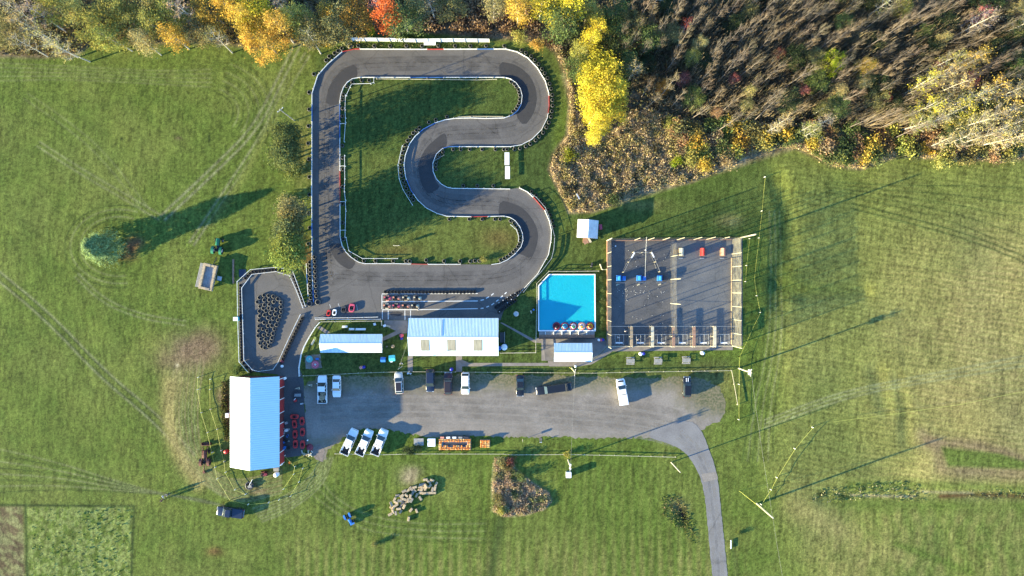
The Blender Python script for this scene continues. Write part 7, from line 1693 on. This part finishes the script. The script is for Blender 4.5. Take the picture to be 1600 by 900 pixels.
# the wide wood at the upper right: mostly bare stems
pts_ = []
def inpoly(p, poly):
    c_ = False
    for i in range(len(poly)):
        a = poly[i]; b_ = poly[i - 1]
        if (a[1] > p[1]) != (b_[1] > p[1]) and p[0] < (b_[0] - a[0]) * (p[1] - a[1]) / (b_[1] - a[1]) + a[0]: c_ = not c_
    return c_
DEEP = [(975, 70), (990, 110), (1010, 160), (1075, 185), (1160, 190), (1240, 180), (1330, 185), (1400, 200), (1480, 215), (1660, 225), (1660, -50), (960, -50)]
tries = 0
while len(pts_) < 225 and tries < 20000:
    tries += 1; p = (rng.uniform(960, 1650), rng.uniform(-45, 225))
    if inpoly(p, DEEP) and all((p[0] - q[0]) ** 2 + (p[1] - q[1]) ** 2 > 19 ** 2 for q in pts_): pts_.append(p)
for px, py in pts_:
    u_ = rng.random()
    if u_ < .66: tree('bare', px, py, rng.choice(((.27, .21, .145), (.22, .175, .125), (.30, .23, .155), (.19, .16, .12))), 'leafless grey brown tree among many in the wide wood at the upper right', 'leafless trees in the wide wood', rng.uniform(.8, 1.1))
    elif u_ < .69: tree('thin', px, py, rng.choice((OLV, TAN)), 'thinly leaved dull tree in the wide wood at the upper right', 'thinly leaved trees in the wide wood', rng.uniform(.7, .95))
    elif u_ < .92: tree('broad', px, py, rng.choice((DGRN, GRN, OLV)), 'low dull green tree in the wide wood at the upper right', 'dull green trees in the wide wood', rng.uniform(.45, .65))
    elif u_ < .98: tree('aspen', px, py, rng.choice((OLV, YG, PALEY)), 'small yellowing tree in the wide wood at the upper right', 'small yellowing trees in the wide wood', rng.uniform(.4, .6))
    else: tree('aspen', px, py, rng.choice(((.32, .12, .09), (.36, .2, .1), (.34, .14, .13))), 'small reddish tree in the wide wood at the upper right', 'small reddish trees in the wide wood', rng.uniform(.35, .5))
for px, py, c_, k, s_, lab in ((1302, 96, (.30, .36, .03), 'broad', .6, 'bright lime yellow tree alone among the bare stems'), (1352, 104, GOLD, 'aspen', .6, 'golden tree right of the lime yellow one'), (1354, 122, (.30, .28, .10), 'broad', .5, 'pale olive round tree below the golden one'), (1072, 42, RED, 'thin', .6, 'red leaved tree in the upper part of the wide wood'), (1036, 136, (.6, .25, .05), 'aspen', .5, 'orange shrub like tree at the left of the wide wood'), (1384, 152, RED, 'aspen', .4, 'small red tree left of the white aspens'), (1530, 24, (.50, .15, .13), 'thin', .65, 'pinkish red tree near the top right corner'), (1512, 126, (.45, .16, .12), 'broad', .5, 'reddish tree among the white aspens'), (1415, 20, YG, 'aspen', .4, 'small yellow green tree near the top of the wide wood')):
    tree(k, px, py, c_, lab, None, s_)
for px, py, s_, c_ in ((1450, 128, .95, YEL), (1470, 118, .9, PALEY), (1484, 92, .9, YG), (1506, 96, .9, GOLD), (1530, 92, .95, GOLD), (1496, 130, .9, PALEY), (1520, 150, 1.05, PALEY), (1545, 138, 1.05, GOLD), (1568, 148, 1.05, PALEY), (1590, 172, 1.1, GOLD), (1560, 176, 1.05, PALEY), (1530, 188, 1.0, PALEY), (1500, 176, .95, YEL), (1450, 168, .9, YEL), (1470, 186, .9, PALEY), (1440, 190, .8, YG), (1600, 192, 1.05, GOLD), (1550, 208, 1.0, PALEY), (1510, 214, .9, PALEY), (1580, 212, 1.0, PALEY), (1480, 220, .7, PALEY)):
    tree('thin', px, py, c_, 'pale trunked aspen with sparse yellow leaves near the right edge of the picture', 'pale trunked aspens at the right', s_)
for px, py, c_ in ((1228, 186, PALEY), (1212, 198, PALEY), (1262, 200, YG), (1270, 208, YG), (1290, 190, TAN)):
    tree('thin', px, py, c_, 'small pale trunked aspen at the sunny edge of the wide wood', 'small aspens at the sunny edge of the wood', .65)
# shrubs along the sunny edge
SH_ = []
REG = [(1040, 182), (1080, 190), (1160, 195), (1250, 190), (1400, 205), (1600, 225), (1600, 243), (1500, 248), (1400, 242), (1342, 260), (1300, 256), (1245, 228), (1200, 226), (1100, 262), (1060, 236)]
tries = 0
while len(SH_) < 78 and tries < 9000:
    tries += 1; p = (rng.uniform(940, 1610), rng.uniform(120, 300))
    if inpoly(p, REG) and all((p[0] - q[0]) ** 2 + (p[1] - q[1]) ** 2 > 13 ** 2 for q in SH_): SH_.append(p)
for px, py in SH_:
    c_, w_ = rng.choice(((OLV, 'olive'), (GRN, 'green'), (YG, 'yellow green'), (TAN, 'tan'), (DGRN, 'dark green'), (GOLD, 'golden'), ((.32, .20, .11), 'russet'), (OLV, 'olive'), (GRN, 'green')))
    tree('bush', px, py, c_, f'{w_} shrub on the sunny edge of the wide wood', f'{w_} shrubs on the sunny wood edge', rng.uniform(.8, 1.5))
for px, py, c_, s_, lab in ((1057, 253, (.34, .38, .03), .9, 'bright lime shrub standing out of the dry brush'), (891, 243, (.28, .30, .04), 1.0, 'yellow green shrub near the left tip of the dry brush'), (958, 315, DGRN, 1.1, 'dark green shrub at the lower edge of the dry brush'), (1275, 210, YG, 1.2, 'yellow green shrub above the right field'), (811, 58, YG, 1.0, 'yellow green shrub above the top right bend'), (580, 48, (.35, .36, .04), .8, 'lime shrub beside the white screen'), (508, 62, GOLD, .9, 'golden shrub behind the top left bend'), (486, 66, OLV, 1.0, 'olive shrub behind the top left bend'), (536, 54, ORG, .9, 'orange shrub left of the white screen'), (840, 70, (.45, .30, .08), .9, 'straw coloured shrub above the top right bend'), (640, 40, GRN, 1.0, 'green shrub above the white screen'), (860, 66, (.3, .2, .1), .8, 'tan shrub at the corner of the wood')):
    tree('bush', px, py, c_, lab, None, s_)
for k, (px, py) in enumerate(((800, 722), (793, 730), (784, 722), (812, 744), (778, 780), (782, 796))):
    tree('bush', px, py, ((.28, .11, .07), (.16, .13, .06), OLV, GRN, OLV, YG)[k], ['russet shrub in the dry island of weeds', 'dark shrub in the dry island of weeds', 'olive shrub at the top of the dry island of weeds', 'green shrub on the right side of the dry island of weeds', 'olive shrub at the left side of the dry island of weeds', 'yellow green shrub at the lower tip of the dry island of weeds'][k], None, .75)
tree('bush', 886, 710, YG, 'yellow green shrub at the foot of the south pole', None, .55); tree('bush', 755, 405, YG, 'bright green tuft in the gap of the bottom infield barrier', None, .45); tree('bush', 368, 578, GRN, 'green weed clump at the upper left corner of the big barn', None, .8); tree('bush', 1155, 834, GRN, 'dark tuft beside the white pipe right of the road', None, .35); tree('bush', 586, 852, OLV, 'pale tuft of tall grass in the south meadow', None, .5)
for px, py, s_ in ((652, 700, .6), (636, 703, .7), (643, 708, .5)): tree('bush', px, py, DGRN, 'dark weeds on the verge left of the plank table', 'weeds on the car park verge', s_)
for py in (436, 452, 470, 486, 500, 512): tree('bush', 941, py, GRN, 'low green shrub between the pool and the batting cages', 'shrubs between pool and cages', .42)
# ------------------------------------------------------------------ undergrowth and dry brush: countless stalks and leaves
def scatter(poly, n, r):
    P = np.array(poly); lo = P.min(0); hi = P.max(0); out = np.zeros((0, 2))
    while len(out) < n:
        q = r.uniform(lo, hi, (n * 2, 2)); d = sdf(q[:, 0].astype(np.float32), q[:, 1].astype(np.float32), poly); out = np.concatenate([out, q[d < 0]])
    return out[:n]
def brush(name, poly, n, hmin, hmax, pal, seed, clump, tilt=.6, wmul=1.0, patch=16, rag=3.0, leafy=.45):
    r = np.random.default_rng(seed); p = scatter(poly, n, r)
    X, Y = p[:, 0].astype(np.float32), p[:, 1].astype(np.float32)
    nz = fbm(X, Y, patch, seed, 4); nf = fbm(X, Y, clump, seed + 7, 2); d = -sdf(X, Y, poly)
    keep = (nf > .22) & (d > (fbm(X, Y, 7, seed + 3, 2)) * rag); X, Y, nz, nf, d = X[keep], Y[keep], nz[keep], nf[keep], d[keep]; n = len(X)
    h = (hmin + (hmax - hmin) * np.clip((nf - .3) * 2.2, 0, 1)) * r.uniform(.6, 1.2, n) * np.clip(.45 + d / 10, 0, 1)
    pal = np.array(pal); t = np.clip((nz - .25) * 2.0, 0, .999) * (len(pal) - 1); t = np.clip(t + r.normal(0, .55, n), 0, len(pal) - 1.001); i = t.astype(int); fr = (t - i)[:, None]; c_ = pal[i] * (1 - fr) + pal[i + 1] * fr; c_ = c_ * r.uniform(.65, 1.3, (n, 1))
    B = np.stack([(X - 800) * S, (450 - Y) * S, np.zeros(n)], 1); a = r.uniform(0, 6.28, n); tl = np.abs(r.normal(0, tilt, n)); T = B + np.stack([np.cos(a) * np.sin(tl) * h, np.sin(a) * np.sin(tl) * h, np.cos(tl) * h], 1)
    k = r.random(n) < leafy
    A_ = stalks(B[~k], T[~k], r.uniform(.03, .075, (~k).sum()) * wmul, c_[~k], r)
    L_ = quads(T[k], r.normal(size=(k.sum(), 3)) + np.array([0, 0, .3]), r.uniform(.09, .22, k.sum()) * wmul, np.full(k.sum(), .7), c_[k], r)
    V, F_, C_ = join([A_, L_]); me = npmesh(name, V, F_, C_); me.materials.append(M['leaf_dry']); o = bpy.data.objects.new(name, me); COL.objects.link(o); return o
DRYB = [(892, 105), (900, 150), (912, 200), (938, 222), (960, 205), (985, 170), (1020, 170), (1085, 190), (1180, 190), (1260, 196), (1330, 215), (1420, 215), (1520, 235), (1640, 232), (1640, 249), (1500, 252), (1400, 244), (1345, 265), (1300, 261), (1245, 233), (1200, 232), (1080, 285), (1000, 301), (926, 332), (890, 332), (873, 300), (857, 265), (864, 240), (886, 210), (889, 165), (884, 120), (868, 84), (862, 70), (876, 66)]
PALB = [(.16, .12, .07), (.26, .24, .09), (.46, .35, .20), (.60, .46, .28), (.36, .26, .17), (.48, .42, .16), (.62, .46, .24), (.27, .25, .09)]
o = brush('dry_brush', DRYB, 100000, .45, 1.25, PALB, 901, 9, .7, .85, 14, 3.0, .35); tag(o, 'dense dry brush of straw, tan and olive weeds below the wide wood', 'brush', None, 'stuff')
REED = [(640, 52), (660, 20), (660, -10), (760, -10), (845, 20), (850, 45), (838, 58), (760, 56), (700, 50)]
o = brush('reed_bed', REED, 11000, .8, 2.2, [(.12, .08, .05), (.24, .15, .09), (.34, .22, .12), (.38, .26, .15), (.2, .13, .08)], 905, 12, .5, 1.3); tag(o, 'brown reeds behind the white board screen', 'reeds', None, 'stuff')
o = brush('undergrowth', [(-40, 86), (60, 89), (118, 86), (140, 70), (240, 68), (330, 66), (400, 76), (440, 64), (480, 70), (545, 60), (560, 50), (640, 48), (660, -20), (-40, -30)], 16000, .4, 1.6, [(.05, .045, .02), (.10, .09, .03), (.2, .13, .06), (.25, .2, .07), (.12, .11, .03)], 911, 14, .8, 1.5, leafy=.7); tag(o, 'tangled undergrowth under the trees above the west meadow', 'undergrowth', None, 'stuff')
o = brush('undergrowth', [(870, 60), (860, 45), (850, 20), (760, -20), (760, -60), (1660, -60), (1660, 235), (1520, 232), (1400, 214), (1250, 194), (1080, 188), (990, 168), (960, 200), (930, 215), (905, 190), (896, 130), (888, 90)], 60000, .4, 2.0, [(.07, .06, .045), (.11, .10, .055), (.16, .125, .085), (.10, .11, .05), (.20, .15, .10), (.14, .14, .06)], 913, 16, .8, 1.6, leafy=.7); tag(o, 'dark undergrowth on the floor of the wide wood', 'undergrowth', None, 'stuff')
o = brush('dry_weeds', ISLE, 14000, .25, .85, [(.16, .20, .07), (.26, .27, .10), (.40, .34, .16), (.56, .42, .28), (.36, .24, .15), (.60, .46, .32), (.20, .23, .08)], 917, 6, .7, .7, 12, 2.0, .35); tag(o, 'tall dry weeds on the tapering island in the south meadow', 'weeds', None, 'stuff')
o = brush('ditch_weeds', [(1290, 760), (1400, 752), (1500, 755), (1640, 760), (1640, 778), (1500, 782), (1400, 784), (1300, 786), (1240, 782)], 1500, .05, .13, [(.12, .12, .035), (.11, .16, .05), (.16, .18, .07), (.34, .30, .18), (.10, .13, .04)], 921, 7, .9, 1.2, 9, 2.0); tag(o, 'green and straw weeds along the ditch in the right field', 'weeds', None, 'stuff')
o = brush('pit_weeds', [(1030, 775), (1050, 770), (1070, 785), (1085, 815), (1095, 850), (1080, 850), (1060, 830), (1035, 810)], 900, .1, .3, [(.08, .11, .03), (.12, .14, .04), (.2, .14, .08), (.08, .11, .03)], 925, 7, .9, 1.0, 9, 3.0); tag(o, 'weeds round the dark hollow left of the road', 'weeds', None, 'stuff')
o = brush('crop_rows', [(46, 795), (204, 793), (206, 920), (46, 920)], 800, .03, .10, [(.15, .19, .055), (.24, .28, .09), (.32, .34, .12), (.19, .24, .07)], 929, 6, .9, 1.1, 8, 1.0, leafy=.75); tag(o, 'knee high leafy crop in the lower left corner', 'crop', None, 'stuff')
o = brush('rough_weeds', [(346, 596), (357, 594), (358, 690), (350, 690), (344, 640)], 1500, .2, .7, [(.06, .09, .02), (.12, .13, .04), (.2, .15, .08)], 933, 6, .8, 1.0, 8, 2.0); tag(o, 'rough weeds along the left wall of the big barn', 'weeds', None, 'stuff')
o = brush('track_weeds', [(552, 67), (765, 68.5), (766, 74), (552, 74)], 2500, .1, .4, [(.05, .085, .02), (.09, .12, .03), (.2, .2, .08), (.16, .15, .05)], 937, 5, .8, .8, 8, 1.0); tag(o, 'rough tufts between the top barrier and the white screen', 'weeds', None, 'stuff')

o = brush('sapling_thicket', [(985, 40), (1000, 110), (1020, 165), (1085, 186), (1180, 188), (1260, 192), (1340, 205), (1440, 205), (1660, 215), (1660, -60), (985, -60)], 26000, 3.0, 7.5, [(.20, .155, .10), (.31, .245, .155), (.26, .21, .13), (.40, .30, .19), (.24, .22, .115)], 941, 22, .16, .62, 20, 4.0, leafy=.12); tag(o, 'thicket of countless thin bare saplings filling the wide wood', 'thicket', None, 'stuff')
